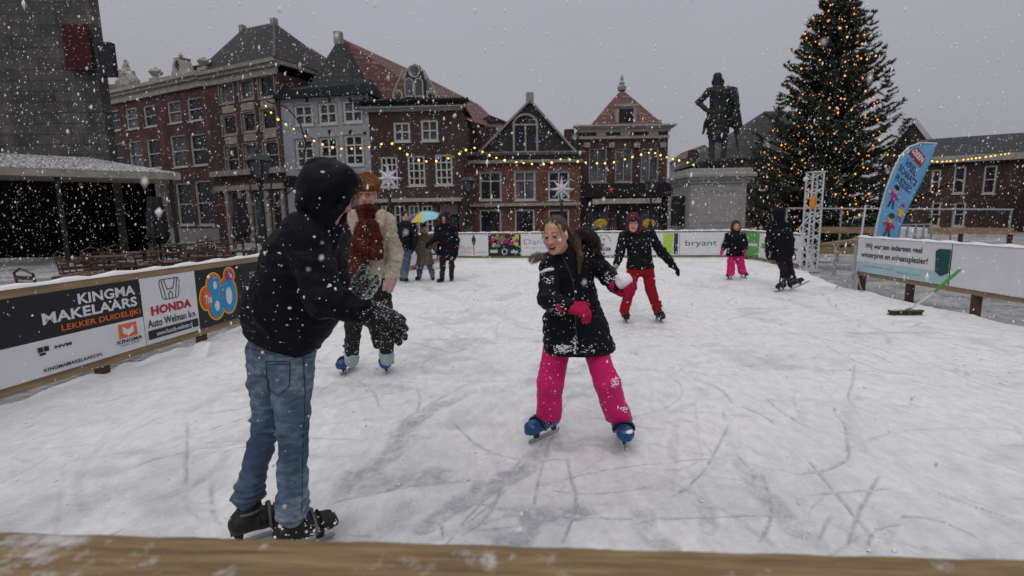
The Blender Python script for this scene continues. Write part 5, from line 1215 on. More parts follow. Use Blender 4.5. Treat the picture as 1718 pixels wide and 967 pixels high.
def rail(label, px0, px1, y0, y1, Y0, Y1, r, m, nm='railing', posts=5):
    a, c = P(px0, y0, Y0), P(px1, y1, Y1); t = thing(nm, label, 'railing', (a.x, a.y, -.05)); o = V(t.location); b = MB()
    if m == 'wood': b.bar(a-o, c-o, .05, r)
    else: b.tube([a-o, c-o], r, 6)
    b.build('top_rail', M[m], t)
    if m == 'wood': b = MB(); b.bar(a-o-V((0, 0, .55)), c-o-V((0, 0, .55)), .04, r); b.build('lower_rail', M[m], t)
    for k in range(posts):
        p = a.lerp(c, (k+.0)/(posts-1)); b = MB(); b.bar((p.x-o.x, p.y-o.y+.06, 0), (p.x-o.x, p.y-o.y+.06, p.z+.06), .07 if m == 'wood' else .04); b.build('post', M['wood_dark'] if m == 'wood' else M['steel'], t)
rail('thin steel pipe rail stretched before the lower branches of the fir', 1322, 1700, 350, 352, 15, 14.5, .022, 'steel')
rail('wooden plank railing behind the truss tower and the flag', 1376, 1700, 386, 388, 13.4, 12.8, .16, 'wood')
rail('low wooden plank barrier between truss tower and greeting banner', 1376, 1440, 412, 404, 12.6, 11, .06, 'wood_y', posts=3)
def tank():
    q0, q1 = P(1508, 400, 12.6), P(1562, 400, 12.6); zt = P(1535, 377, 12.6).z; t = thing('liquid_tank', 'white plastic tank in a steel cage behind the greeting banner', 'tank', ((q0.x+q1.x)/2, 12.6, -.05)); w_ = (q1.x-q0.x)/2
    b = MB(); b.box(-w_+.04, w_-.04, .04, 1, .15, zt-.03); b.build('tank_body', M['white'], t, bevel=.06); b = MB()
    for i in range(5): x = -w_+2*w_*i/4; b.bar((x, 0, .12), (x, 0, zt+.05), .03)
    for z in (.15, .45, .8, zt+.05): b.bar((-w_, 0, z), (w_, 0, z), .03)
    b.build('cage', M['steel'], t)
tank()
def broom():
    a, c = P(1492, 527, 7.0), P(1547, 525, 7.0); a.z = c.z = .02; ctr = (a+c)/2; t = thing('snow_broom', 'wide snow broom with green collar leaning on the right banner', 'broom', (ctr.x, ctr.y, .0)); w_ = (c-a).length/2
    b = MB(); b.box(-w_, w_, -.035, .035, .045, .075); b.build('head', mat('dark_broom_wood', (.06, .05, .03), .8, .3, 9, top_snow=.4), t); b = MB()
    for k in range(120):
        x = -w_+2*w_*k/119; b.bar((x, random.uniform(-.02, .02), .045), (x+random.uniform(-.01, .01), random.uniform(-.04, .04), .0), .007)
    b.build('bristles', mat('bristles', (.07, .075, .05), .9, .4, 30), t)
    e_ = P(1584, 476, 6.75)-V(t.location); m_ = P(1568, 490, 6.86)-V(t.location); s_ = P(1528, 518, 7.0)-V(t.location)
    b = MB(); b.tube([s_, m_], .014, 8); b.build('handle', M['alu'], t); b = MB(); b.tube([m_, m_.lerp(e_, 2.6)], .019, 8); b.tube([(0, 0, .07), s_], .02, 8); b.build('grip', M['green_v'], t)
broom()
# ------------------------------------------------------------------ cafe terrace behind the left boards
def chair():
    t = thing('terrace_chair', 'x', 'chair'); b = MB(); b.box(-.22, .22, -.21, .21, .42, .46); b.build('seat', M['wood_dark'], t, bevel=.01)
    for x, y in ((-.19, -.18), (.19, -.18), (-.19, .18), (.19, .18)): b = MB(); b.bar((x, y, 0), (x*.9, y*.9, .42), .03); b.build('leg', M['black_paint'], t)
    b = MB(); b.tube([(-.2, .2, .44), (-.21, .25, .85), (0, .28, .92), (.21, .25, .85), (.2, .2, .44)], .016, 6)
    for k in range(4): b.bar((-.2, .22+.012*k, .55+.08*k), (.2, .22+.012*k, .55+.08*k), .012, .05)
    b.build('backrest', M['wood_dark'], t); return t
def table():
    t = thing('terrace_table', 'x', 'table'); b = MB(); b.box(-.38, .38, -.36, .36, .72, .755); b.build('table_top', M['wood_dark'], t, bevel=.008); b = MB(); b.lathe([(.24, 0), (.22, .03), (.035, .06), (.035, .70), (.12, .72)], (0, 0, 0), 10); b.build('pedestal_foot', M['black_paint'], t); return t
ch0, tb0 = chair(), table(); rr = random.Random(4); first = [True, True]
tabs = [(160, 452, 7.6), (215, 430, 9.0), (285, 432, 9.6), (350, 425, 10.6), (240, 415, 12.5), (330, 412, 13), (390, 416, 12.4), (180, 420, 11.2), (300, 404, 16), (380, 404, 16)]
words = ['nearest the left edge', 'second along behind the left boards', 'behind the car dealer banner', 'behind the bubbly lettered banner', 'in the middle row under the canopy end', 'in the middle row near the lamp', 'beside the dark green street lamp', 'in the shade of the canopy', 'in the rear row before the mansion', 'in the rear row before the corner house']
for i, (px, py, Y) in enumerate(tabs):
    x = P(px, py, Y).x; lab = f'dark wooden terrace table {words[i]}'
    if i == 0: tt = tb0; tt['label'] = lab; tt.location = (x, Y, -.05); tt.rotation_euler.z = rr.random()
    else: tt = dup(tb0, None, lab, (x, Y, -.05), rr.random())
    tt['group'] = 'terrace tables behind the left boards'
    for k in range(3):
        a = k*2.1+rr.random(); loc = (x+.62*math.cos(a), Y+.62*math.sin(a), -.05); rz_ = a-math.pi/2
        lab = f'brown slatted terrace chair at the table {words[i]}'
        if i == 0 and k == 0: cc = ch0; cc['label'] = lab; cc.location = loc; cc.rotation_euler.z = rz_
        else: cc = dup(ch0, None, lab, loc, rz_)
        cc['group'] = f'chairs at the table {words[i]}'
def parasol(px, Y, pyt, label):
    q = P(px, pyt, Y); t = thing('folded_parasol', label, 'parasol', (q.x, Y, -.05), 0, 'folded parasols on the terrace'); z = q.z
    b = MB(); n = 14; prof = [(.10, .9), (.2, 1.1), (.17, 1.6), (.12, 2.1), (.04, z)]
    vs = []; 
    for r, zz in prof:
        for k in range(n): rr_ = r*(1+.3*(k % 2)); vs.append((rr_*math.cos(6.283*k/n), rr_*math.sin(6.283*k/n), zz))
    b.add(vs, [(i*n+k, i*n+(k+1) % n, (i+1)*n+(k+1) % n, (i+1)*n+k) for i in range(len(prof)-1) for k in range(n)]); b.build('canopy', M['black_paint'], t)
    b = MB(); b.lathe([(.3, 0), (.3, .06), (.03, .08), (.03, z+.05)], (0, 0, 0), 10); b.build('pole', M['dark_paint'], t)
parasol(260, 13, 345, 'folded black parasol in front of the mansion windows'); parasol(402, 15, 350, 'folded black parasol beside the street lamp')
# rear plough snow ridge, lumps of snow on the ice edge and the crate
def lump(loc, s, label, seed):
    f = Field(.012*s/.12); f.ell((0, 0, .0), (s, s*.7, s*.6), k=.02); f.ell((s*.5, .1*s, 0), (s*.6, s*.5, s*.45), k=.04); f.noise(.1*s, (9/s*.12, 9/s*.12, 9/s*.12), seed)
    o = f.build('snow_clod', M['snow'], None); o.location = loc; tag(o, label, 'snow', None)
f = Field(.012)
q = G(338, 598); c_ = V((q.x, q.y, .0)); 
b = MB(); b.add([(-.14, -.06, -.02), (.10, -.12, -.02), (.13, .05, -.02), (-.1, .08, -.02), (-.02, -.03, .15), (.12, .0, .17)], [(0, 1, 5, 4), (1, 2, 5), (2, 3, 4, 5), (3, 0, 4)]); solo('snow_slab', b, M['snow'], 'tilted slab of hard snow lying by the left boards', 'snow', c_, bevel=.01)
# ------------------------------------------------------------------ people: materials
M['skin'] = mat('fair_skin', (.52, .27, .19), .5, .08, 14, .1, 160, c2=(.60, .33, .245)); M['lip'] = mat('lips', (.36, .11, .10), .45, .1, 20); M['brow'] = mat('eyebrow_hair', (.17, .09, .06), .8, .2, 60)
M['mouth'] = mat('open_mouth', (.10, .02, .02), .5, .2, 40); M['teeth'] = mat('teeth', (.62, .6, .55), .3, .03, 40)
M['cheek'] = mat('flushed_skin', (.52, .23, .18), .55, .08, 14, c2=(.58, .28, .22))
M['eye_white'] = mat('eye_white', (.24, .22, .21), .3, .02, 40); M['iris'] = mat('dark_iris', (.02, .015, .012), .25, .1, 40)
M['hair_brown'] = mat('brown_hair', (.035, .02, .013), .5, .5, 70, .8, 160, stretch=(1, 1, .10), c2=(.125, .07, .042)); M['hair_dark'] = mat('dark_hair', (.02, .014, .012), .5, .5, 60, .5, 160, stretch=(1, 1, .15))
M['hair_blond'] = mat('blond_hair', (.38, .26, .12), .5, .4, 60, .5, 160, stretch=(1, 1, .15))
def cloth(name, c, snow=.0, rough=.85, bump=.35, bs=220, sc=40, spec=.12, **k): return mat(name, c, rough, .22, 9, bump, bs, snow=snow, snow_scale=sc, spec=spec, **k)
M['navy_coat'] = cloth('navy_black_shell', (.0042, .0046, .009), .62, .6, .12, 160, 34); M['black_coat'] = cloth('black_down_coat', (.0045, .0065, .008), .72, .55, .12, 120, 38)
M['black_wool'] = cloth('black_wool', (.010, .010, .012), .74, .95, .5, 200, 30)
def denim():
    m, nt, b = new_mat('washed_blue_denim'); n1 = obj_noise(nt, 3.6, 5, (1, 1, .8), .62); n2_ = obj_noise(nt, 17, 6, (1, 1, 2.6), .7); n3 = obj_noise(nt, 260, 2)
    c = ramp(nt, n1, [(.34, (.055, .085, .135)), (.50, (.12, .17, .235)), (.62, (.25, .31, .37))]); c = mixc(nt, ramp(nt, n2_, [(.44, (.55, .55, .55)), (.58, (0, 0, 0))]), c, (.03, .06, .10)); c = mixc(nt, ramp(nt, n3, [(.4, (.25, .25, .25)), (.6, (0, 0, 0))]), c, (.02, .04, .07))
    nt.links.new(c, b.inputs['Base Color']); b.inputs['Roughness'].default_value = .92; b.inputs['Specular IOR Level'].default_value = .1
    bp = nt.nodes.new('ShaderNodeBump'); bp.inputs['Strength'].default_value = .5; bp.inputs['Distance'].default_value = .01; nt.links.new(n2_, bp.inputs['Height']); nt.links.new(bp.outputs[0], b.inputs['Normal']); return m
M['jeans'] = denim()
M['pink'] = cloth('pink_ski_trousers', (.62, .015, .14), .50, .5, .1, 130, 26, c2=(.68, .02, .17)); M['pink_glove'] = cloth('pink_knit_gloves', (.42, .015, .07), .62, .9, .8, 160, 46)
M['teddy'] = cloth('cream_teddy_fleece', (.46, .39, .28), .48, .95, 1.0, 65, 30, c2=(.60, .53, .40), sheen=.3); M['scarf'] = cloth('rust_red_scarf', (.035, .009, .008), .62, .95, 1.0, 60, 40, c2=(.13, .035, .024))
M['rust_hat'] = cloth('rust_fluffy_hat', (.20, .075, .028), .52, .95, 1.0, 75, 40, c2=(.42, .19, .08)); M['mitten'] = cloth('pale_pink_mitten', (.40, .26, .25), .45, .9, .6, 130)
M['dark_trousers'] = cloth('charcoal_trousers', (.022, .022, .022), .76, .9, .3, 200, 34); M['sock'] = cloth('pale_blue_cuff', (.30, .38, .40), .4, .9, .5, 130); M['red_trousers'] = cloth('red_trousers', (.24, .008, .014), .45, .8, .3, 200, 25)
M['maroon'] = cloth('maroon_beanie', (.09, .025, .035), .6, .9, .8, 100, 30); M['shell_blue'] = mat('glossy_blue_plastic', (.006, .05, .17), .28, .2, 12, spec=.5, snow=.55, snow_scale=40); M['shell_dark'] = mat('black_boot_leather', (.009, .009, .01), .5, .2, 12, .2, 90, snow=.6, snow_scale=40)
M['liner'] = cloth('black_liner', (.012, .012, .016), .6); M['strap'] = mat('grey_straps', (.10, .10, .11), .5, .3, 30, snow=.85, snow_scale=30); M['blade_holder'] = mat('dark_blue_blade_holder', (.006, .03, .09), .4, .2, 20)
M['glove_black'] = cloth('black_fleece_glove', (.009, .009, .010), .70, .95, .7, 160, 55, sheen=.2); M['glove_snowy'] = cloth('snow_caked_glove', (.03, .035, .04), .98, .95, .8, 90, 60)
M['fur'] = mat('brown_grey_fur', (.08, .06, .048), .9, .5, 14, c2=(.22, .175, .145), snow=.6, snow_scale=40); M['snowball'] = mat('packed_snow', SNOWC, .7, .06, 14, .8, 60); M['green_boot'] = cloth('dark_green_boot', (.02, .05, .045), .4)
M['beige_coat'] = cloth('beige_brown_coat', (.14, .11, .08), .6); M['zip'] = mat('zip', (.05, .05, .055), .4, .2, 30); M['umb_yellow'] = mat('yellow_umbrella', (.62, .48, .03), .5, .1, 4); M['umb_cyan'] = mat('cyan_umbrella', (.25, .55, .62), .5, .1, 4); M['umb_blue'] = mat('blue_umbrella', (.04, .07, .38), .5, .1, 4)

def nrm(v): v = V(v); return v.normalized()
class HF:
    """head frame: s = person's left-right, f = facing, u = up; k scales a 23 cm head"""
    def __init__(s, c, fwd_, up_=(0, 0, 1), k=1.):
        s.c = V(c); s.f = nrm(fwd_); s.s = s.f.cross(V(up_)).normalized(); s.u = s.s.cross(s.f); s.k = k; s.F = (s.s, s.f, s.u)
    def __call__(s, a, b, c): return s.c+(s.s*a+s.f*b+s.u*c)*s.k
    def loc(s, P_): d = P_-np.array(s.c); return d@np.array(s.s)/s.k, d@np.array(s.f)/s.k, d@np.array(s.u)/s.k
def add_head(f, H, mouth=0., neck=None):
    k = H.k; r = lambda *a: [x*k for x in a]
    f.ell(H(0, -.018, .042), r(.074, .094, .086), H.F, .02*k); f.ell(H(0, .022, -.030), r(.058, .066, .080), H.F, .03*k)
    f.cap(H(-.05, .0, -.045), H(-.022, .058, -.088), .018*k, .017*k, .03*k).cap(H(.05, .0, -.045), H(.022, .058, -.088), .018*k, .017*k, .03*k)
    f.ell(H(0, .068, -.097), r(.02, .017, .017), H.F, .02*k)
    for q in (-1, 1):
        f.ell(H(q*.036, .056, -.03), r(.022, .02, .024), H.F, .025*k); f.ell(H(q*.032, .088, .008), r(.016, .012, .0085), H.F, .010*k, 'cut'); f.cap(H(q*.014, .080, .034), H(q*.046, .067, .030), .006*k, .005*k, .014*k)
        f.ell(H(q*.075, -.008, -.004), r(.010, .019, .031), H.F, .008*k); f.ell(H(q*.011, .092, -.030), r(.008, .010, .007), H.F, .006*k); f.ell(H(q*.0315, .0785, .0165), r(.0165, .0105, .0065), H.F, .005*k)
    f.cap(H(0, .081, .020), H(0, .099, -.026), .0065*k, .0095*k, .013*k)
    if mouth:
        f.ell(H(0, .088, -.063), r(.023, .022, .013*mouth), H.F, .006*k, 'cut'); f.cap(H(-.02, .078, -.051), H(.02, .078, -.051), .0055*k, .0055*k, .006*k); f.cap(H(-.016, .078, -.077), H(.016, .078, -.077), .0065*k, .0065*k, .006*k)
    else:
        f.cap(H(-.019, .080, -.056), H(.019, .080, -.056), .005*k, .005*k, .006*k); f.cap(H(-.016, .080, -.067), H(.016, .080, -.067), .006*k, .006*k, .006*k)
    if neck is not None: f.cap(H(0, -.02, -.06), neck, .048*k, .055*k, .03)
def face_cls(H, mouth=0.):
    def c(P_):
        a, b, u = H.loc(P_); m = np.zeros(len(P_), int)
        m[(np.abs(a) > .018) & (np.abs(a) < .055) & (u < -.012) & (u > -.05) & (b > .045)] = 4
        m[(np.abs(u-.038+.25*np.maximum(np.abs(a)-.034, 0)) < .0032) & (np.abs(a) > .012) & (np.abs(a) < .05) & (b > .055)] = 2
        m[(np.abs(a) < .021) & (u < -.048) & (u > (-.084 if mouth else -.074)) & (b > .071)] = 1
        if mouth: m[(np.abs(a) < .023) & (np.abs(u+.063) < .0135*mouth) & (b < .0835) & (b > .05)] = 3
        m[(b < .06) & (m < 4)] = 0; return m
    return c
FACE = lambda: [M['skin'], M['lip'], M['brow'], M['mouth'], M['cheek']]
def eyes(H, t, org, look=(0, 0)):
    for q in (-1, 1):
        b = MB(); c = H(q*.031, .0755, .0085)-V(org); b.ball(c, .0115*H.k, 10, 8); o = b.build('eye', M['eye_white'], t, smooth=True)
        b = MB(); c = H(q*.031+look[0], .0818, .007+look[1])-V(org); b.ball(c, .0068*H.k, 8, 6); b.tube([H(q*.031-.015, .0815, .0115)-V(org), H(q*.031, .0882, .0150)-V(org), H(q*.031+.015, .0815, .0115)-V(org)], .0020*H.k, 5); b.build('iris', M['iris'], o, smooth=True)
def hand(f, wrist, d, n, k=1., side=1, curls=(.5, .5, .55, .6), thick=1.2, spread=.1, thumb=(.7, .6, .2), tcurl=.4):
    """palm and five fingers; d = finger direction, n = palm normal, side = +1/-1 picks the thumb side"""
    d = nrm(d); n = V(n); n = (n-d*n.dot(d)).normalized(); s = d.cross(n)*side; W_ = V(wrist)
    pt = lambda a, b, c=0.: W_+(s*a+d*b+n*c)*k
    q = thick*k
    for i, a in enumerate((.030, .010, -.010, -.029)):
        f.cap(pt(a*.55, .005), pt(a, .088-.004*abs(i-1)), .0155*q, .0145*q, .012)
        ln = (.076, .084, .078, .062)[i]; p = pt(a, .088-.004*abs(i-1)); dd = (d+s*a/.03*spread).normalized(); ax = dd.cross(n).normalized(); cu = curls[i]
        for j, fr in enumerate((.44, .31, .25)):
            dd = (Quaternion(ax, -(cu*(.75, 1.0, .8)[j])) @ dd) if False else (dd*math.cos(cu*(.75, 1., .8)[j])+n*math.sin(cu*(.75, 1., .8)[j])).normalized()
            # keep the normal rotating with the finger
            p2 = p+dd*ln*fr*k; f.cap(p, p2, (.0108-.0009*j)*q, (.0102-.0009*j)*q, .0035)
            ax2 = dd.cross(s).normalized()
            p = p2
    td = (s*thumb[0]+d*thumb[1]+n*thumb[2]).normalized(); p0 = pt(.018, .022); p1 = p0+td*.042*k; td2 = (td+(d*.5+n*.3)*tcurl).normalized(); p2 = p1+td2*.032*k; p3 = p2+(td2+n*tcurl*.5).normalized()*.024*k
    f.cap(p0, p1, .0165*q, .0135*q, .01).cap(p1, p2, .0125*q, .0115*q, .004).cap(p2, p3, .0115*q, .0098*q, .004)
    f.cap(pt(0, -.03), pt(0, .03), .026*q, .027*q, .012, s, 1.15)
def skate(t, org, g, toe, k=1., shell='shell_blue', lean=(0, 0, 1), h=.006, long_blade=False, snowy=False, wide=1., shaft=None):
    """hire skate standing at ground point g (under the ankle), pointing along toe"""
    u = nrm(lean); f_ = V(toe); f_ = (f_-u*f_.dot(u)).normalized(); s = f_.cross(u); org = V(org); g = V(g)
    pt = lambda a, b, c: g+(s*a+f_*b+u*c)*k
    sh = nrm(shaft) if shaft is not None else u; up_ = lambda c: pt(0, -.016, .13)+sh*(c-.13)*k
    B = Field(h)
    B.cap(pt(0, -.045, .115), pt(0, .06, .112), .048*k, .046*k, .03, s, wide).cap(pt(0, .06, .112), pt(0, .155, .104), .046*k, .042*k, .02, s, 1.12*wide); B.cap(up_(.13), up_(.24), .050*k, .050*k, .03); B.cap(pt(0, -.06, .085), pt(0, .18, .083), .026*k, .024*k, .01, s, 1.35)
    B.plane(pt(0, 0, .072), -u); B.plane(up_(.265), sh)
    o = B.build('skate', M[shell], t, org)
    b = MB(); b.tube([up_(.24)-org, up_(.30)-org], [.046*k, .047*k], 12); b.build('liner', M['liner'], o)
    for (zz, y0, r) in ((.235, -.012, .058), (.175, .012, .054), (.135, .075, .047)):
        b = MB(); ring = []
        for a in np.linspace(-.6, 3.75, 12):
            if zz > .15: ring.append(up_(zz)+(s*math.cos(a)*r*1.02+f_*math.sin(a)*r*1.08)*k-org)
            else: ring.append(pt(math.cos(a)*(r+.006)*(1.06*wide), y0+.012, .112+math.sin(a)*.052)-org)
        b.tube(ring, .0075*k, 5); c = ring[7]; b.ball(c, .016*k, 6, 5); b.build('strap', M['strap'], o)
    for yy in (.045, .115): b = MB(); b.tube([pt(math.cos(a)*.049*1.1*wide, yy, .110+math.sin(a)*.047)-org for a in np.linspace(.0, 3.14, 9)], .006*k, 5); b.build('strap', M['liner'], o)
    b = MB(); Mx = Matrix((s, f_, u)).transposed().to_4x4(); Mx.translation = g-org; S = Matrix.Scale(k, 4)
    for y0, y1 in ((-.075, -.025), (.085, .14)): b.prism([(y0, .072), (y1, .072), (y1-.012, .028), (y0+.012, .028)], -.009, .009, Mx @ S @ Matrix(((0, 1, 0, 0), (1, 0, 0, 0), (0, 0, 1, 0), (0, 0, 0, 1))))
    b.box(-.013, .013, -.085, .175, .064, .074, Mx @ S); b.build('blade_holder', M['blade_holder' if shell == 'shell_blue' else 'black_paint'], o)
    b = MB(); L0, L1 = (-.12, .27) if long_blade else (-.105, .185)
    b.prism([(L0, .004), (L0+.02, .0), (L1-.02, .0), (L1, .012), (L1-.005, .032), (L0, .030)], -.0025, .0025, Mx @ S @ Matrix(((0, 1, 0, 0), (1, 0, 0, 0), (0, 0, 1, 0), (0, 0, 0, 1)))); b.build('blade', M['steel'], o); return o
def boot(t, org, g, toe, k, m, h=.01):
    f_ = nrm(V((toe[0], toe[1], 0))); s = f_.cross(V((0, 0, 1))); g = V(g); pt = lambda a, b, c: g+(s*a+f_*b+V((0, 0, c)))*k
    B = Field(h); B.cap(pt(0, -.03, .05), pt(0, .14, .042), .05*k, .042*k, .02).cap(pt(0, -.02, .06), pt(0, -.01, .22), .05*k, .052*k, .02).plane(pt(0, 0, .0), (0, 0, -1)); B.plane(pt(0, 0, .24), (0, 0, 1)); B.build('boot', M[m], t, org)
def fur_on(name, pts, n, ln, m, t, org, r=.03, seed=1, sag=.0, thick=.0016):
    """tufts standing off a tube through pts"""
    rr = random.Random(seed); vs = []; fs = []; pts = [V(p) for p in pts]; org = V(org)
    for _ in range(n):
        q = rr.random()*(len(pts)-1); i = min(int(q), len(pts)-2); p = pts[i].lerp(pts[i+1], q-i); d = (pts[i+1]-pts[i]).normalized(); o1 = d.orthogonal().normalized(); o2 = d.cross(o1); a = rr.random()*6.283
        nn = o1*math.cos(a)+o2*math.sin(a); rad = r*rr.uniform(.5, 1); p0 = p+nn*rad; e = p0+(nn+d*rr.uniform(-.5, .5)+V((0, 0, -sag))+V((rr.uniform(-.3, .3), rr.uniform(-.3, .3), rr.uniform(-.3, .3)))).normalized()*ln*rr.uniform(.5, 1.2)
        w_ = d.cross(nn).normalized()*thick*rr.uniform(.8, 2); k = len(vs); vs += [p0-w_-org, p0+w_-org, e-org]; fs.append((k, k+1, k+2))
    me = bpy.data.meshes.new(name); me.from_pydata([tuple(v) for v in vs], [], fs); return link(name, me, M[m], t)
def stand(label, g, group=None): return thing('person', label, 'person', (g.x, g.y, 0), 0, group)
def strands(name, root, tip, n, m, t, org, r=.0022, spread=.02, seed=3, bow=(0, 0, 0)):
    rr = random.Random(seed); b = MB(); root, tip, org = V(root), V(tip), V(org)
    for k in range(n):
        j = lambda s: V((rr.uniform(-s, s), rr.uniform(-s, s), rr.uniform(-s, s)))
        a = root+j(spread*.6); e = tip+j(spread); b.tube([a-org, a.lerp(e, .35)+V(bow)*.8+j(spread*.4)-org, a.lerp(e, .7)+V(bow)+j(spread*.5)-org, e-org], [r, r, r*.8, r*.2], 4, False)
    return b.build(name, M[m], t)
def snow_flecks(t, org, targets, n, size, seed=1, zmin=None, facing=True):
    """small clumps of snow stuck to cloth, seated on the surface of the given meshes"""
    rr = random.Random(seed); b = MB(); org = V(org)
    for o in targets:
        me = o.data; k = len(me.polygons); got = 0; tries = 0
        while got < n and tries < n*30:
            tries += 1; p = me.polygons[rr.randrange(k)]
            c = p.center; nn = p.normal
            wc = c+org
            if facing and nn.dot((cam.location-wc).normalized()) < .1: continue
            s = size*rr.choice([.35, .5, .6, .8, 1.0, 1.5])*rr.uniform(.7, 1.1); got += 1
            q = MB(); q.ball((0, 0, 0), s, 6, 4, rr.uniform(.6, 1.4), rr.uniform(.6, 1.4), rr.uniform(.5, 1)); b.add([V(v)+V((rr.uniform(-.3, .3), rr.uniform(-.3, .3), rr.uniform(-.3, .3)))*s+c for v in q.v], q.f)
    o = b.build('stuck_snow', M['snow'], t); tag(o, kind='stuff'); return o

def blobs(t, onto, spots, m='snow'):
    rr = random.Random(8); b = MB()
    for cx, cy, rx, ry, n, sz in spots:
        for _ in range(n):
            a = rr.random()*6.283; q = rr.random()**.7; p = onto(cx+rx*q*math.cos(a), cy+ry*q*math.sin(a), .001)
            if p is None: continue
            k = MB(); s = sz*rr.choice([.4, .6, .9, 1.3]); k.ball((0, 0, 0), s, 6, 4, rr.uniform(.7, 1.4), rr.uniform(.6, 1.2), rr.uniform(.5, .9)); b.add([V(v)+p for v in k.v], k.f)
    tag(b.build('stuck_snow', M[m], t), kind='stuff')
def fuzz(name, o, n, ln, m, t, seed=1, w_=.0012, droop=.2):
    rr = random.Random(seed); me = o.data; vs = []; fs = []; k_ = len(me.polygons)
    for _ in range(n):
        p = me.polygons[rr.randrange(k_)]; c = p.center.copy(); nn = p.normal; d = (nn+V((rr.uniform(-.9, .9), rr.uniform(-.9, .9), rr.uniform(-.9, .9)-droop))).normalized(); s = d.orthogonal().normalized()*w_*rr.uniform(.7, 1.6); k = len(vs)
        vs += [c-s, c+s, c+d*ln*rr.uniform(.5, 1.2)]; fs.append((k, k+1, k+2))
    me2 = bpy.data.meshes.new(name); me2.from_pydata([tuple(v) for v in vs], [], fs); return link(name, me2, M[m], t)
# ------------------------------------------------------------------ the girl in pink trousers
def girl():
    g = G(985, 735); t = stand('laughing girl in long black hooded coat and bright pink trousers skating and holding a snowball', g); org = V((g.x, g.y, 0))
    H = HF(P(932, 396, 3.0), (-.46, -.86, -.16), (-.10, 0, 1), .88)
    nk = P(950, 428, 3.08); shA, shB = P(925, 450, 3.07), P(985, 424, 3.16)
    elA, wrA = P(920, 503, 2.93), P(952, 514, 2.82); elB, wrB = P(1019, 463, 3.12), P(1039, 483, 3.02)
    hip = P(963, 545, 3.17); hA, hB = P(938, 560, 3.18), P(990, 560, 3.13); kA, kB = P(924, 640, 3.13), P(1018, 640, 3.05); aA, aB = P(920, 706, 3.25), P(1042, 706, 3.19)
    # body
    f = Field(.0042); add_head(f, H, 1.0, nk)
    f.chain([nk, P(952, 460, 3.12), P(958, 505, 3.15), hip], [.055, .095, .09, .10], .04); f.cap(nk, shA, .05, .045, .03).cap(nk, shB, .05, .045, .03)
    f.chain([shA, elA, wrA], [.042, .034, .024]); f.chain([shB, elB, wrB], [.042, .034, .024]); f.cap(wrA, wrA+V((.05, -.03, -.01)), .024, .02); f.cap(wrB, wrB+V((.04, -.02, .0)), .024, .02)
    f.chain([hA, kA, aA], [.078, .055, .036], .03); f.chain([hB, kB, aB], [.078, .055, .036], .03)
    f.build('body', FACE(), t, org, classify=face_cls(H, 1.)); eyes(H, t, org, (-.001, -.003))
    b = MB(); b.tube([H(-.016, .0765, -.0565)-org, H(0, .0835, -.0575)-org, H(.016, .0765, -.0565)-org], .0042, 6); b.build('teeth', M['teeth'], t)
    # hair pulled back
    f = Field(.0042); f.ell(H(0, -.026, .044), (.0695, .085, .081), H.F, .01); f.ell(H(0, .082, -.020), (.080, .078, .098), H.F, .010, 'cut'); f.plane(H(0, -.03, -.075), -H.u)
    f.ell(H(.0, -.02, -.055), (.11, .05, .03), H.F, .01, 'cut'); f.noise(.0022, (110, 110, 40))
    f.ell(H(-.0, -.115, .045), (.026, .024, .026), H.F, .015)
    tail = [H(0, -.115, .05), H(-.0, -.15, .03), P(968, 402, 3.10), P(973, 432, 3.02), P(971, 458, 2.99)]
    f.chain(tail, [.020, .023, .024, .020, .008], .01, None, 1); hr = f.build('hair', M['hair_brown'], t, org, wrinkle=[(.003, (120, 120, 25), 0, False)])
    strands('loose_hair', H(.02, -.11, .05), P(974, 456, 2.98), 26, 'hair_brown', t, org, .0018, .013, 3, (.03, 0, .02))
    strands('fringe_hair', H(.045, .05, .09), H(.070, .035, -.035), 7, 'hair_brown', t, org, .0011, .008, 5, H.f*.010+H.s*.010); strands('fringe_hair', H(-.045, .05, .09), H(-.066, .045, -.03), 4, 'hair_brown', t, org, .0011, .008, 6, H.f*.010-H.s*.01); strands('flyaway_hair', H(0, -.06, .10), H(0, -.15, .05), 26, 'hair_brown', t, org, .0008, .022, 7, H.u*.03)
    # coat
    sd_ = (shB-shA).normalized()
    f = Field(.006)
    f.cap(P(957, 452, 3.12), P(958, 500, 3.15), .118, .122, .03, sd_, 1.32, (.003, 16, 1)).cap(P(958, 500, 3.15), P(965, 545, 3.16), .122, .142, .03, V((1, 0, 0)), 1.32, (.003, 14, 3)).cap(P(965, 545, 3.16), P(973, 600, 3.14), .145, .170, .03, V((1, 0, 0)), 1.40, (.003, 12, 5))
    f.cap(nk-V((0, 0, .02)), shA, .075, .072, .04).cap(nk-V((0, 0, .02)), shB, .075, .074, .04); f.cap(nk, nk+(H.c-nk)*.28, .073, .068, .02)
    f.chain([shA, elA, wrA], [.068, .058, .050], .02, None, 1, (.005, 14, .4)); f.chain([shB, elB, wrB], [.066, .056, .048], .02, None, 1, (.005, 14, 2.4))
    for zf in (478, 512, 548, 580): f.noise(.0, (1, 1, 1))
    f.noise(.004, (16, 16, 26), 3); f.noise(.0035, (20, 20, 34), 5, True); f.noise(.0025, (45, 45, 45), 9)
    f.plane(P(970, 599, 3.0), (.02, 0, -1)); f.plane(wrB+(wrB-elB).normalized()*.028, (wrB-elB).normalized()) if False else None
    f.ell(H.c, (.083, .100, .115), H.F, .01, 'cut')
    coat = f.build('coat', M['black_coat'], t, org)
    # front seam with zip, chest panel stripe of snow, hem band
    # zip laid on the front surface by casting from the camera side
    me = coat.data; from mathutils.bvhtree import BVHTree
    bvh = BVHTree.FromPolygons([v.co for v in me.vertices], [p.vertices[:] for p in me.polygons])
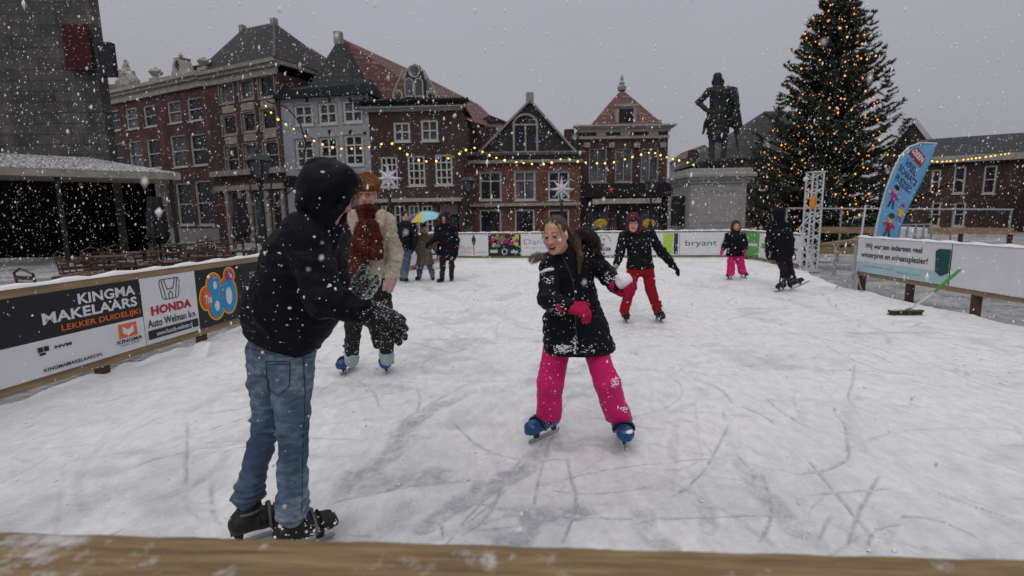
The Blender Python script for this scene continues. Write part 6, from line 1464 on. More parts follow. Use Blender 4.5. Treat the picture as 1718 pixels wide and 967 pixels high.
    def onto(px, py, off=.003):
        o = cam.location-org; r = ray(px, py).normalized(); hit = bvh.ray_cast(o, r); return hit[0]+hit[1]*off if hit[0] else None
    zp = [onto(x, y) for x, y in ((944, 432), (951, 445), (958, 462), (962, 480), (964, 500), (965, 520), (966, 545), (967, 570), (967, 596))]; b = MB(); b.tube([p for p in zp if p], .0035, 5); b.build('zip', M['zip'], t)
    b = MB(); q = [onto(x, y, .004) for x, y in ((908, 458), (915, 455), (922, 453), (929, 452))]; b.tube([p for p in q if p], [.008, .011, .011, .007], 6); b.build('shoulder_snow', M['snow'], t)
    for yy in (505, 548): 
        b = MB(); q = [onto(x, yy+.02*(x-965), .001) for x in range(916, 1020, 6)]; q = [p for p in q if p]
        b.tube(q, .0028, 5); b.build('seam', M['liner'], t)
    # fur edged hood lying on the shoulders
    fp = [P(892, 436, 2.93), P(903, 431, 2.99), P(918, 433, 3.08), P(945, 425, 3.22), P(966, 402, 3.24), P(982, 396, 3.2), P(994, 408, 3.18), P(1000, 424, 3.14)]
    f = Field(.007); f.chain(fp[2:], [.035, .045, .055, .055, .05, .03], .03); f.cap(fp[4], P(972, 428, 3.24), .05, .06, .03); f.noise(.005, (30, 30, 30)); f.build('hood', M['black_coat'], t, org)
    fur_on('hood_fur', fp[:3], 600, .022, 'fur', t, org, .02, 1); fur_on('hood_fur', fp[3:], 1400, .036, 'fur', t, org, .038, 2); fur_on('hood_fur', [P(958, 402, 3.13), P(972, 393, 3.13), P(987, 395, 3.12), P(998, 410, 3.1), P(1001, 428, 3.09)], 2200, .034, 'fur', t, org, .032, 9)
    # gloves
    f = Field(.0034); hand(f, wrA+V((.012, -.008, -.002)), (.80, -.35, -.16), (-.25, .55, -.9), .98, 1, (1.15, 1.2, 1.25, 1.3), 1.35, .12, (.85, .55, .1), .5); f.cap(wrA-V((.03, -.0, 0)), wrA+V((.01, -.01, 0)), .034, .036, .01); g1 = f.build('glove', M['pink_glove'], t, org)
    f = Field(.0034); hand(f, wrB+V((.004, -.01, -.012)), (.45, -.85, -.12), (-.45, -.1, .9), .95, -1, (1.0, 1.05, 1.05, 1.1), 1.35, .22, (-.9, .5, .7) if False else (.9, .45, .6), .4); f.cap(wrB-V((.03, 0, -.01)), wrB+V((.01, -.01, -.005)), .034, .036, .01); g2 = f.build('glove', M['pink_glove'], t, org)
    # trousers
    f = Field(.006)
    f.chain([hA, kA, aA-V((0, 0, .03))], [.084, .082, .090], .03, None, 1, (.0014, 7, .7)); f.chain([hB, kB, aB-V((0, 0, .03))], [.072, .080, .086], .03, None, 1, (.0014, 7, 2.9)); f.ell(hip, (.12, .09, .11), k=.04); f.noise(.008, (8, 8, 6), 4); f.noise(.004, (22, 22, 12), 4)
    f.noise(.004, (12, 12, 20), 6, True); f.plane(P(918, 703, 3.2), (0, 0, -1)); trs = f.build('trousers', M['pink'], t, org)
    gA, gB = V((aA.x, aA.y, .004)), V((aB.x, aB.y, .004)); skate(t, org, gA, G(882, 751)-gA, 1.06, wide=1.12, shaft=kA-aA); skate(t, org, gB, G(1053, 768)-gB, 1.06, wide=1.15, shaft=kB-aB)
    b = MB(); q = G(1052, 756); b.ball((q.x-org.x, q.y-org.y-.01, .138), .030, 10, 7, 1.1, 1.5, .45); b.build('skate_snow', M['snow'], t, smooth=True)
    snow_flecks(t, org, [coat], 200, .0042, 3)
    blobs(t, onto, [(943, 586, 17, 8, 90, .0055), (965, 578, 3, 16, 30, .006), (985, 588, 18, 9, 30, .004), (920, 470, 12, 8, 26, .005), (938, 520, 12, 12, 60, .004), (1022, 466, 12, 10, 50, .004)])
    bv2 = BVHTree.FromPolygons([v.co for v in trs.data.vertices], [p.vertices[:] for p in trs.data.polygons])
    def onto2(px, py, off=.003):
        hit = bv2.ray_cast(cam.location-org, ray(px, py).normalized()); return hit[0]+hit[1]*off if hit[0] else None
    blobs(t, onto2, [(1031, 641, 7, 10, 70, .0045), (1046, 688, 9, 5, 14, .006), (925, 640, 16, 50, 18, .0035), (1020, 660, 14, 30, 12, .0035)])
    f = Field(.004); f.ell((0, 0, 0), (.05, .05, .047)); f.noise(.005, (40, 40, 40)); f.noise(.002, (120, 120, 120)); c = P(1046, 471, 2.93); sb = f.build('snowball', M['snowball'], None); sb.location = c; tag(sb, 'white snowball held in the pink glove of the laughing girl', 'snowball')
girl()

# ------------------------------------------------------------------ hooded skater in jeans, seen from behind
def boy():
    g = G(455, 892); t = stand('tall skater seen from behind, in black hooded jacket, blue jeans and black gloves', g); org = V((g.x, g.y, 0))
    H = HF(P(553, 324, 2.08), (.80, .30, -.52), (.42, .1, .9), .98)
    nk = P(540, 372, 2.14); ch = P(512, 430, 2.17); ws = P(484, 505, 2.22); hp = P(469, 575, 2.27)
    sN, sF = P(512, 400, 2.02), P(553, 395, 2.36); eN, wN = P(545, 503, 1.98), P(618, 525, 2.0); eF, wF = P(552, 485, 2.5), P(588, 486, 2.42)
    hA, hB = P(448, 590, 2.34), P(490, 590, 2.22); kA, kB = P(449, 705, 2.25), P(492, 728, 2.15); aA, aB = P(415, 836, 2.17), P(491, 864, 2.10)
    f = Field(.006); add_head(f, H, 0, nk); f.chain([nk, ch, ws, hp], [.06, .115, .11, .12], .05); f.cap(nk, sN, .06, .05).cap(nk, sF, .06, .05)
    f.chain([sN, eN, wN], [.05, .04, .028]).chain([sF, eF, wF], [.05, .04, .028]); f.cap(wN, P(640, 532, 2.0), .028, .02); f.cap(wF, P(600, 485, 2.4), .028, .02)
    f.chain([hA, kA, aA], [.07, .042, .034], .03).chain([hB, kB, aB], [.075, .044, .034], .03); f.build('body', FACE(), t, org, classify=face_cls(H)); eyes(H, t, org)
    strands('hair', H(.0, .078, .07), H(.028, .096, .03), 40, 'hair_blond', t, org, .0018, .012, 3, H.f*.010); strands('hair', H(.03, .075, .07), H(.050, .082, .015), 34, 'hair_blond', t, org, .0018, .012, 4, H.f*.008)
    # jeans
    f = Field(.0055); up_n = None
    f.chain([hA, kA], [.094, .062], .03, None, 1, (.004, 7, .9)).cap(kA, aA, .060, .056, .015, None, 1, (.003, 13, 1.7)); f.chain([hB, kB], [.100, .067], .03, None, 1, (.004, 7, 2.2)).cap(kB, aB, .065, .060, .015, None, 1, (.003, 13, .3))
    f.cap(hp+V((0, 0, -.02)), hp+V((.0, 0, .12)), .125, .12, .05, V((.8, -.5, 0)).normalized(), 1.12)
    for a, kk in ((aA, kA), (aB, kB)): 
        d_ = (kk-a).normalized(); 
        for j in range(4): c = a+d_*(.012+.026*j)+V((.004*math.sin(j*2.1), 0, 0)); f.ell(c, (.073-.003*j, .073-.003*j, .016), None, .012)
    for kk in (kA, kB): f.ell(kk+V((-.02, -.05, .02)), (.05, .02, .012), None, .015); f.ell(kk+V((.01, -.055, -.03)), (.05, .015, .01), None, .012)
    f.noise(.006, (9, 9, 12), 4); f.noise(.003, (20, 20, 36), 14); f.noise(.0014, (60, 60, 90), 7)
    f.noise(.0055, (9, 9, 24), 3, True); f.plane(aB-V((0, 0, .03)), (0, 0, -1), .004)
    jn = f.build('jeans', M['jeans'], t, org)
    me = jn.data; from mathutils.bvhtree import BVHTree
    bvh = BVHTree.FromPolygons([v.co for v in me.vertices], [p.vertices[:] for p in me.polygons])
    def onto(px, py, off=.0015):
        hit = bvh.ray_cast(cam.location-org, ray(px, py).normalized()); return hit[0]+hit[1]*off if hit[0] else None
    def line(pl, r, nm, m, n=8):
        q = []
        for i in range(len(pl)-1):
            for k in range(n): q.append(onto(pl[i][0]+(pl[i+1][0]-pl[i][0])*k/n, pl[i][1]+(pl[i+1][1]-pl[i][1])*k/n))
        q.append(onto(*pl[-1])); q = [p for p in q if p]
        if len(q) > 2: b = MB(); b.tube(q, r, 5); b.build(nm, M[m], t)
    M['denim_dark'] = cloth('dark_denim_seam', (.03, .055, .10), 0, .9, .3, 400)
    line([(446, 607), (486, 606), (486, 648), (468, 664), (450, 654), (446, 607)], .0022, 'pocket_seam', 'denim_dark'); line([(447, 612), (486, 611)], .0018, 'pocket_seam', 'denim_dark'); line([(508, 600), (512, 660), (508, 760), (506, 860)], .0018, 'side_seam', 'denim_dark')
    line([(412, 583), (470, 598), (520, 600)], .0018, 'yoke_seam', 'denim_dark'); pass
    # jacket
    f = Field(.006)
    f.cap(P(470, 568, 2.26), ws, .152, .160, .04, None, 1, (.004, 7, .5)).cap(ws, ch, .165, .150, .05, None, 1, (.003, 7, 2)).cap(ch, P(530, 395, 2.16), .150, .105, .06); f.cap(P(505, 548, 2.2), P(545, 470, 2.18), .095, .11, .06); f.ell(P(445, 520, 2.27), (.09, .11, .09), k=.08)
    f.cap(P(500, 560, 2.22), P(552, 515, 2.2), .10, .075, .06); f.plane(P(529, 599, 2.1), V((.80, 0, -.60)), .01)
    f.cap(P(530, 395, 2.16), sN, .10, .088, .05).cap(P(535, 392, 2.18), sF, .10, .085, .05); f.cap(P(535, 392, 2.16), P(548, 362, 2.12), .085, .08, .03)
    f.chain([sN, eN], [.088, .072], .035, None, 1, (.005, 9, 1.2)); f.cap(eN, wN, .070, .050, .02, None, 1, (.007, 14, .8)); f.chain([sF, eF, wF], [.08, .068, .05], .02, None, 1, (.006, 12, 2))
    f.noise(.009, (7, 7, 11), 5); f.noise(.009, (6, 6, 9), 3, True); f.noise(.005, (15, 15, 24), 8, True); f.noise(.0018, (50, 50, 60), 2)
    a, c = P(402, 549, 2.25), P(525, 597, 2.25); pn = V((c.x-a.x, 0, c.z-a.z)).normalized(); f.plane(a, V((pn.z, -.05, -pn.x))); f.ell(P(466, 590, 2.26), (.12, .12, .06), None, .02, 'cut')
    f.ell(H.c, (.078, .10, .12), H.F, .01, 'cut'); jk = f.build('jacket', M['navy_coat'], t, org)
    # hood
    f = Field(.005); f.ell(P(551, 316, 2.10), (.121, .125, .122), None, .02); f.ell(P(541, 345, 2.12), (.092, .11, .09), None, .05); f.cap(P(541, 350, 2.13), P(553, 372, 2.1), .085, .085, .04)
    f.cap(P(577, 300, 2.02), P(585, 315, 2.12), .055, .05, .03); f.noise(.006, (13, 13, 20), 4); f.noise(.003, (30, 30, 34), 14)
    f.ell(H(0, .105, -.035), (.078, .095, .115), H.F, .012, 'cut'); f.cap(H(.0, .09, .07), H(0, .09, .072), .001, .001, .001)
    rim = [H(math.cos(a)*.082, .072-.03*abs(math.sin(a*.5)), -.01+math.sin(a)*.1) for a in np.linspace(-.7, 3.84, 12)]
    f.chain(rim, [.013]*12, .012)
    for k in range(3): f.ell(P(536-4*k, 272+3*k, 2.1), (.03, .05, .012), None, .02)
    hd = f.build('hood', M['navy_coat'], t, org)
    f = Field(.0036); hand(f, wN+V((.012, 0, -.006)), (.80, .12, -.42), (-.35, .75, -.45), 1.0, -1, (.30, .36, .42, .5), 1.75, .34, (.9, .5, .15), .2); f.cap(wN-V((.045, 0, -.012)), wN+V((.02, 0, -.008)), .041, .038, .01); f.noise(.0018, (90, 90, 90)); g1 = f.build('glove', M['glove_black'], t, org)
    f = Field(.0036); hand(f, wF+V((.0, -.005, 0)), (.86, -.2, .06), (.10, -.85, .5), 1.05, -1, (.35, .4, .45, .5), 1.6, .15, (.8, .5, .3), .4); f.cap(wF-V((.04, 0, 0)), wF+V((.02, 0, 0)), .042, .04, .01); f.noise(.0025, (80, 80, 80)); g2 = f.build('glove', M['glove_snowy'], t, org); fuzz('snow_crust', g1, 420, .006, 'snow', t, 4, .0012); fuzz('snow_crust', g2, 2600, .007, 'snow', t, 5, .0016)
    fur_on('glove_snow', [wN+V((.01, 0, 0)), P(645, 520, 1.97), P(668, 538, 1.96)], 260, .006, 'snow', t, org, .036, 3, 0, .0012)
    b = MB(); q = onto(441, 590, .003) or P(441, 590, 2.2)-org; b.box(-.012, .012, -.002, .002, -.007, .007, Matrix.Translation(q)); b.build('leather_label', mat('tan_leather', (.25, .09, .03), .7, .2, 30), t)
    skate(t, org, (aA.x, aA.y, .0), (.85, .5, 0), .96, 'shell_dark', wide=1.25, shaft=kA-aA); sk_ = skate(t, org, (aB.x, aB.y, .0), (.8, .55, 0), .96, 'shell_dark', wide=1.25, shaft=kB-aB)
    snow_flecks(t, org, [jk], 130, .0046, 3); snow_flecks(t, org, [hd], 26, .005, 5); snow_flecks(t, org, [g1], 90, .0022, 6); snow_flecks(t, org, [g2], 240, .0035, 6); snow_flecks(t, org, [jn], 24, .004, 7); snow_flecks(t, org, [sk_], 90, .006, 8)
boy()

# ------------------------------------------------------------------ woman in cream fleece coat
def woman():
    g = G(618, 640); t = stand('woman in cream fleece coat, rust hat and long rust red scarf on blue skates', g); org = V((g.x, g.y, 0))
    Y = 4.42; H = HF(P(615, 327, Y-.04), (.05, -.97, -.12), (.04, 0, 1), 1.0); nk = P(616, 355, Y)
    sA, sB = P(588, 374, Y), P(646, 374, Y-.02); eA, wA = P(574, 425, Y-.02), P(577, 466, Y-.08); eB, wB = P(662, 424, Y), P(657, 462, Y-.08)
    hp = P(620, 470, Y); hA, hB = P(604, 478, Y), P(635, 478, Y); kA, kB = P(593, 545, Y-.04), P(648, 543, Y-.04); aA, aB = P(590, 604, Y+.04), P(649, 602, Y+.04)
    f = Field(.0055); add_head(f, H, 0, nk); f.chain([nk, P(617, 395, Y), P(619, 430, Y), hp], [.055, .105, .10, .12], .04); f.cap(nk, sA, .05, .05).cap(nk, sB, .05, .05)
    f.chain([sA, eA, wA], [.05, .04, .028]).chain([sB, eB, wB], [.05, .04, .028]); f.cap(wB, wB-V((0, 0, .1)), .028, .02).cap(wA, wA-V((0, 0, .1)), .028, .02); f.chain([hA, kA, aA], [.085, .055, .038], .03).chain([hB, kB, aB], [.085, .055, .038], .03)
    f.build('body', FACE(), t, org, classify=face_cls(H)); eyes(H, t, org)
    b = MB()
    for q in (-1, 1): b.tube([H(q*.033+.023*math.cos(a), .1, .006+.017*math.sin(a))-org for a in np.linspace(0, 6.283, 15)], .0022, 4); b.tube([H(q*.056, .098, .01)-org, H(q*.078, .0, .008)-org], .002, 4)
    b.tube([H(-.01, .104, .01)-org, H(.01, .104, .01)-org], .002, 4); b.build('glasses', M['black_paint'], t)
    f = Field(.0065); f.ell(H(0, -.012, .075), (.094, .112, .062), H.F, .02); f.cap(H(0, -.012, .045), H(0, -.012, .075), .098, .102, .02, H.f, 1.12); f.plane(H(0, .05, .047), -H.u*1.0+H.f*-.05); f.noise(.010, (42, 42, 42), 3); f.noise(.005, (90, 90, 90), 5)
    ht = f.build('hat', M['rust_hat'], t, org); fuzz('hat_fur', ht, 5000, .022, 'rust_hat', t, 2, .0014, .0)
    # coat
    f = Field(.0075); f.chain([P(617, 385, Y), P(618, 425, Y), P(620, 462, Y)], [.150, .145, .155], .04, V((1, 0, 0)), 1.22); f.cap(nk-V((0, 0, .05)), sA, .09, .082, .05).cap(nk-V((0, 0, .05)), sB, .09, .082, .05)
    f.chain([sA, eA, wA], [.08, .072, .066], .02, None, 1, (.005, 14, 1)); f.chain([sB, eB, wB], [.08, .072, .066], .02, None, 1, (.005, 14, 2)); f.cap(P(640, 358, Y-.12), P(637, 378, Y-.15), .035, .03, .02).cap(P(594, 358, Y-.12), P(597, 378, Y-.15), .035, .03, .02)
    f.noise(.008, (22, 22, 30), 3); f.noise(.005, (60, 60, 60), 6); f.plane(P(620, 466, Y), (0, 0, -1)); f.plane(P(620, 466, Y), (0, 0, -1)); ct = f.build('coat', M['teddy'], t, org); fuzz('fleece_pile', ct, 9000, .012, 'teddy', t, 3, .0018, .3)
    # scarf: two wraps and a hanging end
    f = Field(.0065)
    for k, (dz, r) in enumerate(((-.025, .040), (-.065, .045), (.008, .033))):
        c = P(615, 354, Y-.02)+V((0, 0, dz)); pts = [c+V((math.cos(a)*.088, math.sin(a)*.085, .016*math.sin(a*2+k*2))) for a in np.linspace(0, 6.283, 13)]; f.chain(pts, [r]*13, .008)
    f.noise(.008, (30, 30, 70), 2, True); f.noise(.005, (80, 80, 80)); s0 = f.build('scarf', M['scarf'], t, org)
    f = Field(.006); f.chain([P(612, 376, Y-.20), P(606, 405, Y-.225), P(600, 435, Y-.215), P(599, 468, Y-.2)], [.034, .040, .042, .046], .01, V((1, 0, 0)), 1.9); f.noise(.012, (42, 42, 7), 2, True); f.noise(.005, (80, 80, 80)); s1 = f.build('scarf_end', M['scarf'], s0, (0, 0, 0)); s1.data.transform(Matrix.Translation(-org))
    f = Field(.006); f.chain([P(622, 374, Y-.19), P(630, 400, Y-.2), P(631, 430, Y-.195)], [.030, .032, .034], .01, V((1, 0, 0)), 1.6); f.noise(.012, (42, 42, 7), 5, True); f.noise(.005, (80, 80, 80)); s2 = f.build('scarf_end', M['scarf'], s0, (0, 0, 0)); s2.data.transform(Matrix.Translation(-org))
    sc = s1
    for k_, s_ in enumerate((s0, s1, s2)): fuzz('scarf_wool', s_, 2200, .016, 'scarf', s0 if k_ == 0 else s_.parent, 6+k_, .0014, .4)
    fur_on('scarf_fringe', [P(587, 476, Y-.2), P(612, 476, Y-.2)], 60, .07, 'scarf', t, org, .01, 4, 2.0, .004)
    f = Field(.0045); d_ = (wB-eB).normalized(); f.cap(wB-d_*.01, wB+d_*.05, .042, .046, .02); f.cap(wB+d_*.04, wB+d_*.13, .046, .03, .02, V((1, 0, 0)), 1.05); f.chain([wB+d_*.03, wB+d_*.08+V((-.035, -.03, 0)), wB+d_*.12+V((-.04, -.04, 0))], [.02, .019, .016], .02); f.build('mitten', M['mitten'], t, org)
    f = Field(.005); d_ = (wA-eA).normalized(); f.cap(wA, wA+d_*.05, .042, .046, .02); f.cap(wA+d_*.04, wA+d_*.13, .046, .03, .02); f.chain([wA+d_*.03, wA+d_*.08+V((.035, -.03, 0)), wA+d_*.12+V((.04, -.04, 0))], [.02, .019, .016], .02); f.build('mitten', M['mitten'], t, org)
    f = Field(.0065); f.chain([hA, kA, aA], [.10, .073, .058], .02, None, 1, (.003, 9, 1)).chain([hB, kB, aB], [.10, .073, .058], .02, None, 1, (.003, 9, 2)); f.ell(hp, (.17, .13, .12), k=.05); f.noise(.004, (25, 25, 30), 2); f.plane(aA, (0, 0, -1)); tr = f.build('trousers', M['dark_trousers'], t, org)
    for a, kk in ((aA, kA), (aB, kB)):
        d_ = (kk-a).normalized(); f = Field(.006); f.cap(a-d_*.005, a+d_*.045, .062, .068, .01, None, 1, (.003, 20, 1)); f.build('cuff', M['sock'], t, org)
    skate(t, org, G(588, 622), (-.18, -1, 0), 1.06, wide=1.15); skate(t, org, G(651, 621), (.12, -1, 0), 1.06, wide=1.15)
    snow_flecks(t, org, [sc], 70, .005, 2); snow_flecks(t, org, [tr], 160, .004, 4); snow_flecks(t, org, [ct], 40, .005, 5)
woman()

# ------------------------------------------------------------------ figures farther off
def far(label, px, py, Y, head, hk, fwd_, sh, el, wr, hips, kn, an, feet, toes, coat_m, trs_m, hem, glove_m='black_wool', coat_w=.13, coat_sx=1.3, leg_r=(.085, .07, .065), skates=True, hood=None, hair=None, group=None, h=.011, hem_r=None, shell='shell_dark', arm_r=(.07, .06, .05), boots=None, hair_len=None, lean=(0, 0, 1), blades=False, lean2=None, fingers=True):
    g = G(px, py); t = stand(label, g, group); org = V((g.x, g.y, 0)); Q = lambda p: P(p[0], p[1], Y+(p[2] if len(p) > 2 else 0))
    H = HF(Q(head), fwd_, (0, 0, 1), hk); s = [Q(p) for p in sh]; e = [Q(p) for p in el]; w_ = [Q(p) for p in wr]; hp = [Q(p) for p in hips]; k_ = [Q(p) for p in kn]; a_ = [Q(p) for p in an]
    nk = (s[0]+s[1])/2+V((0, 0, .05)); hc = (hp[0]+hp[1])/2; ch = nk.lerp(hc, .35)
    f = Field(h*.6); add_head(f, H, 0, nk); f.chain([nk, ch, hc], [.05, .10, .11], .04)
    for i in (0, 1): f.cap(nk, s[i], .045, .045, .03); f.chain([s[i], e[i], w_[i]], [.04, .034, .024]); f.chain([hp[i], k_[i], a_[i]], [.07, .05, .035]); f.cap(w_[i], w_[i]+(w_[i]-e[i]).normalized()*.07, .022, .018)
    f.build('body', FACE(), t, org, classify=face_cls(H)); 
    if Y < 8: eyes(H, t, org)
    f = Field(h); hm = Q(hem); r2 = hem_r or coat_w*1.08; sd_ = (s[1]-s[0]).normalized()
    f.cap(ch, hc, coat_w, coat_w*1.02, .04, sd_, coat_sx).cap(hc, hm, coat_w*1.02, r2, .04, sd_, coat_sx)
    for i in (0, 1): f.cap(nk-V((0, 0, .03)), s[i], .075, arm_r[0]*1.05, .05); f.chain([s[i], e[i], w_[i]], list(arm_r), .03, None, 1, (.006, 11, i+1))
    f.cap(nk, nk.lerp(H.c, .3), .07, .07, .03); f.noise(.008, (12, 12, 18), 3); f.noise(.004, (30, 30, 30), 7); f.plane(hm, (0, 0, -1)); f.ell(H.c, (.078*hk, .1*hk, .12*hk), H.F, .01, 'cut'); ct = f.build('coat', M[coat_m], t, org)
    f = Field(h)
    for i in (0, 1): f.chain([hp[i], k_[i], a_[i]], list(leg_r), .03, None, 1, (.005, 9, i*2))
    f.ell(hc, (.15, .12, .11), k=.05); f.noise(.005, (16, 16, 24), 3); f.build('trousers', M[trs_m], t, org)
    for i in (0, 1):
        f = Field(.0065 if Y < 8 else .008); d_ = (w_[i]-e[i]).normalized(); hand(f, w_[i]+d_*.02, d_, (-1 if i else 1, 0, .2), 1.0*hk, -1 if i else 1, (.35, .4, .45, .5), 1.35, .25, (.8, .6, -.1)); f.cap(w_[i]-d_*.02, w_[i]+d_*.03, .036, .034, .01); f.build('glove', M[glove_m if isinstance(glove_m, str) else glove_m[i]], t, org)
    for i in (0, 1):
        if skates: skate(t, org, feet[i] if isinstance(feet[i], V) else G(*feet[i]), toes[i], 1.0*hk, shell, lean if i == 0 or lean2 is None else lean2, h*.8, blades)
        else: boot(t, org, G(*feet[i]), toes[i], 1.0, boots or 'shell_dark', h)
    if hood:
        f = Field(h*.7); f.ell(H(0, -.025, .02), (.10*hk, .115*hk, .125*hk), H.F, .02); f.cap(H(0, -.03, -.05), nk, .085, .085, .04); f.ell(H(0, .09, -.015), (.066*hk, .075*hk, .085*hk), H.F, .01, 'cut'); f.noise(.005, (25, 25, 25)); f.build('hood', M[hood], t, org)
    if hair:
        f = Field(h*.6); f.ell(H(0, -.025, .04), (.086*hk, .102*hk, .096*hk), H.F, .01); f.ell(H(0, .085, -.045), (.07*hk, .085*hk, .095*hk), H.F, .01, 'cut')
        if hair_len:
            for q in (-1, 1): f.chain([H(q*.065, -.02, .0), H(q*.075, .0, -.08), H(q*.07, .03, -hair_len)], [.035, .032, .02], .03)
            f.cap(H(0, -.08, 0), H(0, -.09, -hair_len), .06, .045, .03, H.s, 1.3)
        f.noise(.005, (40, 40, 25)); f.build('hair', M[hair], t, org)
    return t, H, org, ct
t, H, org, ct = far('boy in maroon hood, black jacket and red trousers skating with his arms spread', 1076, 543, 6.68, (1062, 374, -.1), .93, (-.12, -.96, -.2), ((1047, 398), (1090, 394)), ((1040, 425, -.05), (1111, 424)), ((1035, 442, -.12), (1128, 444)),
    ((1063, 450), (1086, 450)), ((1056, 490), (1092, 487)), ((1047, 521), (1102, 517)), ((1048, 540), (1104, 539)), ((-.05, -1, 0), (.1, -1, 0)), 'black_coat', 'red_trousers', (1073, 451), ('mitten', 'black_wool'), .125, 1.3, (.085, .068, .062), True, 'maroon', 'hair_dark', None, .009, shell='shell_dark')
strands('fringe', H(-.03, .085, .075), H(.03, .09, .045), 30, 'hair_dark', t, org, .003, .02, 5, H.f*.01)
snow_flecks(t, org, [ct], 60, .006, 3)
far('small girl with long dark hair, black coat, pink gloves and pink trousers on skates', 1234, 469, 10.9, (1235, 379), .93, (-.1, -.97, -.15), ((1222, 396), (1245, 396)), ((1217, 409), (1250, 409)), ((1213, 418), (1250, 418, -.1)),
    ((1227, 425), (1241, 425)), ((1227, 440), (1242, 440)), ((1226, 457), (1245, 455)), ((1225, 468), (1246, 466)), ((-.7, -.7, 0), (.1, -1, 0)), 'navy_coat', 'pink', (1233, 430), 'pink', .14, 1.25, (.085, .08, .082), True, None, 'hair_dark', None, .011, hair_len=.17)
far('dark hooded skater with long black coat seen from behind pushing off near the truss tower', 1312, 488, 9.4, (1304, 360), 1.0, (-.5, .85, -.1), ((1294, 379), (1320, 379)), ((1290, 402), (1327, 404)), ((1288, 420, -.05), (1326, 425)),
    ((1306, 430), (1320, 430)), ((1316, 453), (1324, 450, .1)), ((1312, 475), (1331, 468, .1)), ((1312, 489), P(1334, 484, 9.25)), ((-.7, -.5, 0), (.86, -.25, .50)), 'navy_coat', 'dark_trousers', (1313, 436), 'black_wool', .155, 1.3, (.09, .068, .055), True, 'navy_coat', None, None, .011, lean2=(-.5, 0, .87), blades=True, hem_r=.175)
GRP = None
far('man in black jacket and blue jeans standing at the rear left of the ice', 677, 474, 11.2, (680, 364), 1.0, (.35, -.9, -.25), ((669, 379), (692, 379)), ((666, 397), (697, 396, -.1)), ((668, 412), (695, 412, -.2)),
    ((673, 418), (686, 418)), ((675, 440), (681, 442)), ((675, 462), (679, 463)), ((674, 471), (681, 472)), ((.2, -1, 0), (.4, -1, 0)), 'black_coat', 'jeans', (679, 421), 'black_wool', .15, 1.25, (.10, .085, .075), False, None, 'hair_dark', GRP, .012, boots='green_boot')
far('child in beige brown coat and jeans standing under the yellow and blue umbrella', 715, 470, 11.6, (712, 384), .92, (.2, -.95, -.1), ((702, 400), (722, 400)), ((698, 414), (727, 412)), ((702, 424), (731, 420)),
    ((707, 432), (718, 432)), ((706, 447), (721, 447)), ((704, 463), (725, 463)), ((703, 469), (726, 469)), ((-.2, -1, 0), (.2, -1, 0)), 'beige_coat', 'jeans', (713, 444), 'black_wool', .13, 1.25, (.07, .06, .052), False, None, 'hair_dark', GRP, .012, hem_r=.17, boots='shell_dark')
t, H, org, ct = far('woman in black coat with big fur-edged hood beside the umbrella child', 748, 474, 11.2, (747, 366), 1.0, (-.35, -.93, -.15), ((736, 384), (761, 384)), ((730, 401, -.1), (767, 404)), ((722, 408, -.2), (765, 425)),
    ((743, 428), (756, 428)), ((743, 448), (758, 448)), ((742, 466), (757, 464)), ((741, 473), (758, 471)), ((-.4, -1, 0), (.1, -1, 0)), 'navy_coat', 'dark_trousers', (750, 428), 'black_wool', .15, 1.3, (.08, .058, .05), False, 'navy_coat', None, GRP, .012)
fur_on('hood_fur', [H(math.cos(a)*.09, .06, .0+math.sin(a)*.105) for a in np.linspace(-.9, 4.04, 12)], 1500, .05, 'fur', t, org, .035, 3, 0, .004)
def umbrella():
    c = P(713, 369, 11.45); t = thing('umbrella', 'yellow, pale blue and dark blue child umbrella held tilted over the beige-coated child', 'umbrella', c); ax = nrm((-.15, -.25, 1)); o1 = ax.orthogonal().normalized(); o2 = ax.cross(o1); R0 = .40; n = 8
    pt = lambda r, a: (o1*math.cos(a)+o2*math.sin(a))*r+ax*(.15*(1-(r/R0)**2)+.04)
    b = MB()
    for k in range(n):
        b.cur = [0, 1, 0, 2, 0, 1, 1, 2][k]; a0, a1 = k*6.283/n, (k+1)*6.283/n
        for i in range(5):
            r0, r1 = R0*i/5, R0*(i+1)/5
            for j in range(3):
                A0, A1 = a0+(a1-a0)*j/3, a0+(a1-a0)*(j+1)/3; sg = lambda r, a: pt(r*(1-.07*(r/R0)*math.sin((a-a0)/(a1-a0)*math.pi)), a); b.add([sg(r0, A0), sg(r1, A0), sg(r1, A1), sg(r0, A1)], [(0, 1, 2, 3)])
    b.build('canopy', [M['umb_yellow'], M['umb_cyan'], M['umb_blue']], t, smooth=False)
    b = MB(); b.tube([ax*.24, ax*-.42], .008, 6); b.build('shaft', M['steel'], t)
    for k in range(n): b = MB(); b.tube([pt(.0, 0)-ax*.01, pt(R0*.6, k*6.283/n)-ax*.01, pt(R0, k*6.283/n)-ax*.008], .004, 4); b.build('rib', M['steel'], t)
    b = MB(); b.tube([ax*-.42, ax*-.5, ax*-.52+o1*.03], .013, 6); b.build('handle', M['black_paint'], t)
umbrella()
def bench():
    q = G(712, 452); t = thing('snowy_bench', 'low dark wooden bench behind the umbrella child at the rear left boards', 'bench', (q.x, q.y, 0), R(8)); b = MB()
    for i in range(3): b.box(-.85, .6, -.16+.11*i, -.07+.11*i, .40, .43)
    b.build('seat', M['wood_dark'], t); 
    for x in (-.7, .45): b = MB(); b.box(x-.03, x+.03, -.15, .15, 0, .4); b.build('leg', M['black_paint'], t)
    b = MB(); b.box(-.85, .6, .17, .2, .55, .82); b.build('backrest', M['wood_dark'], t)
bench()
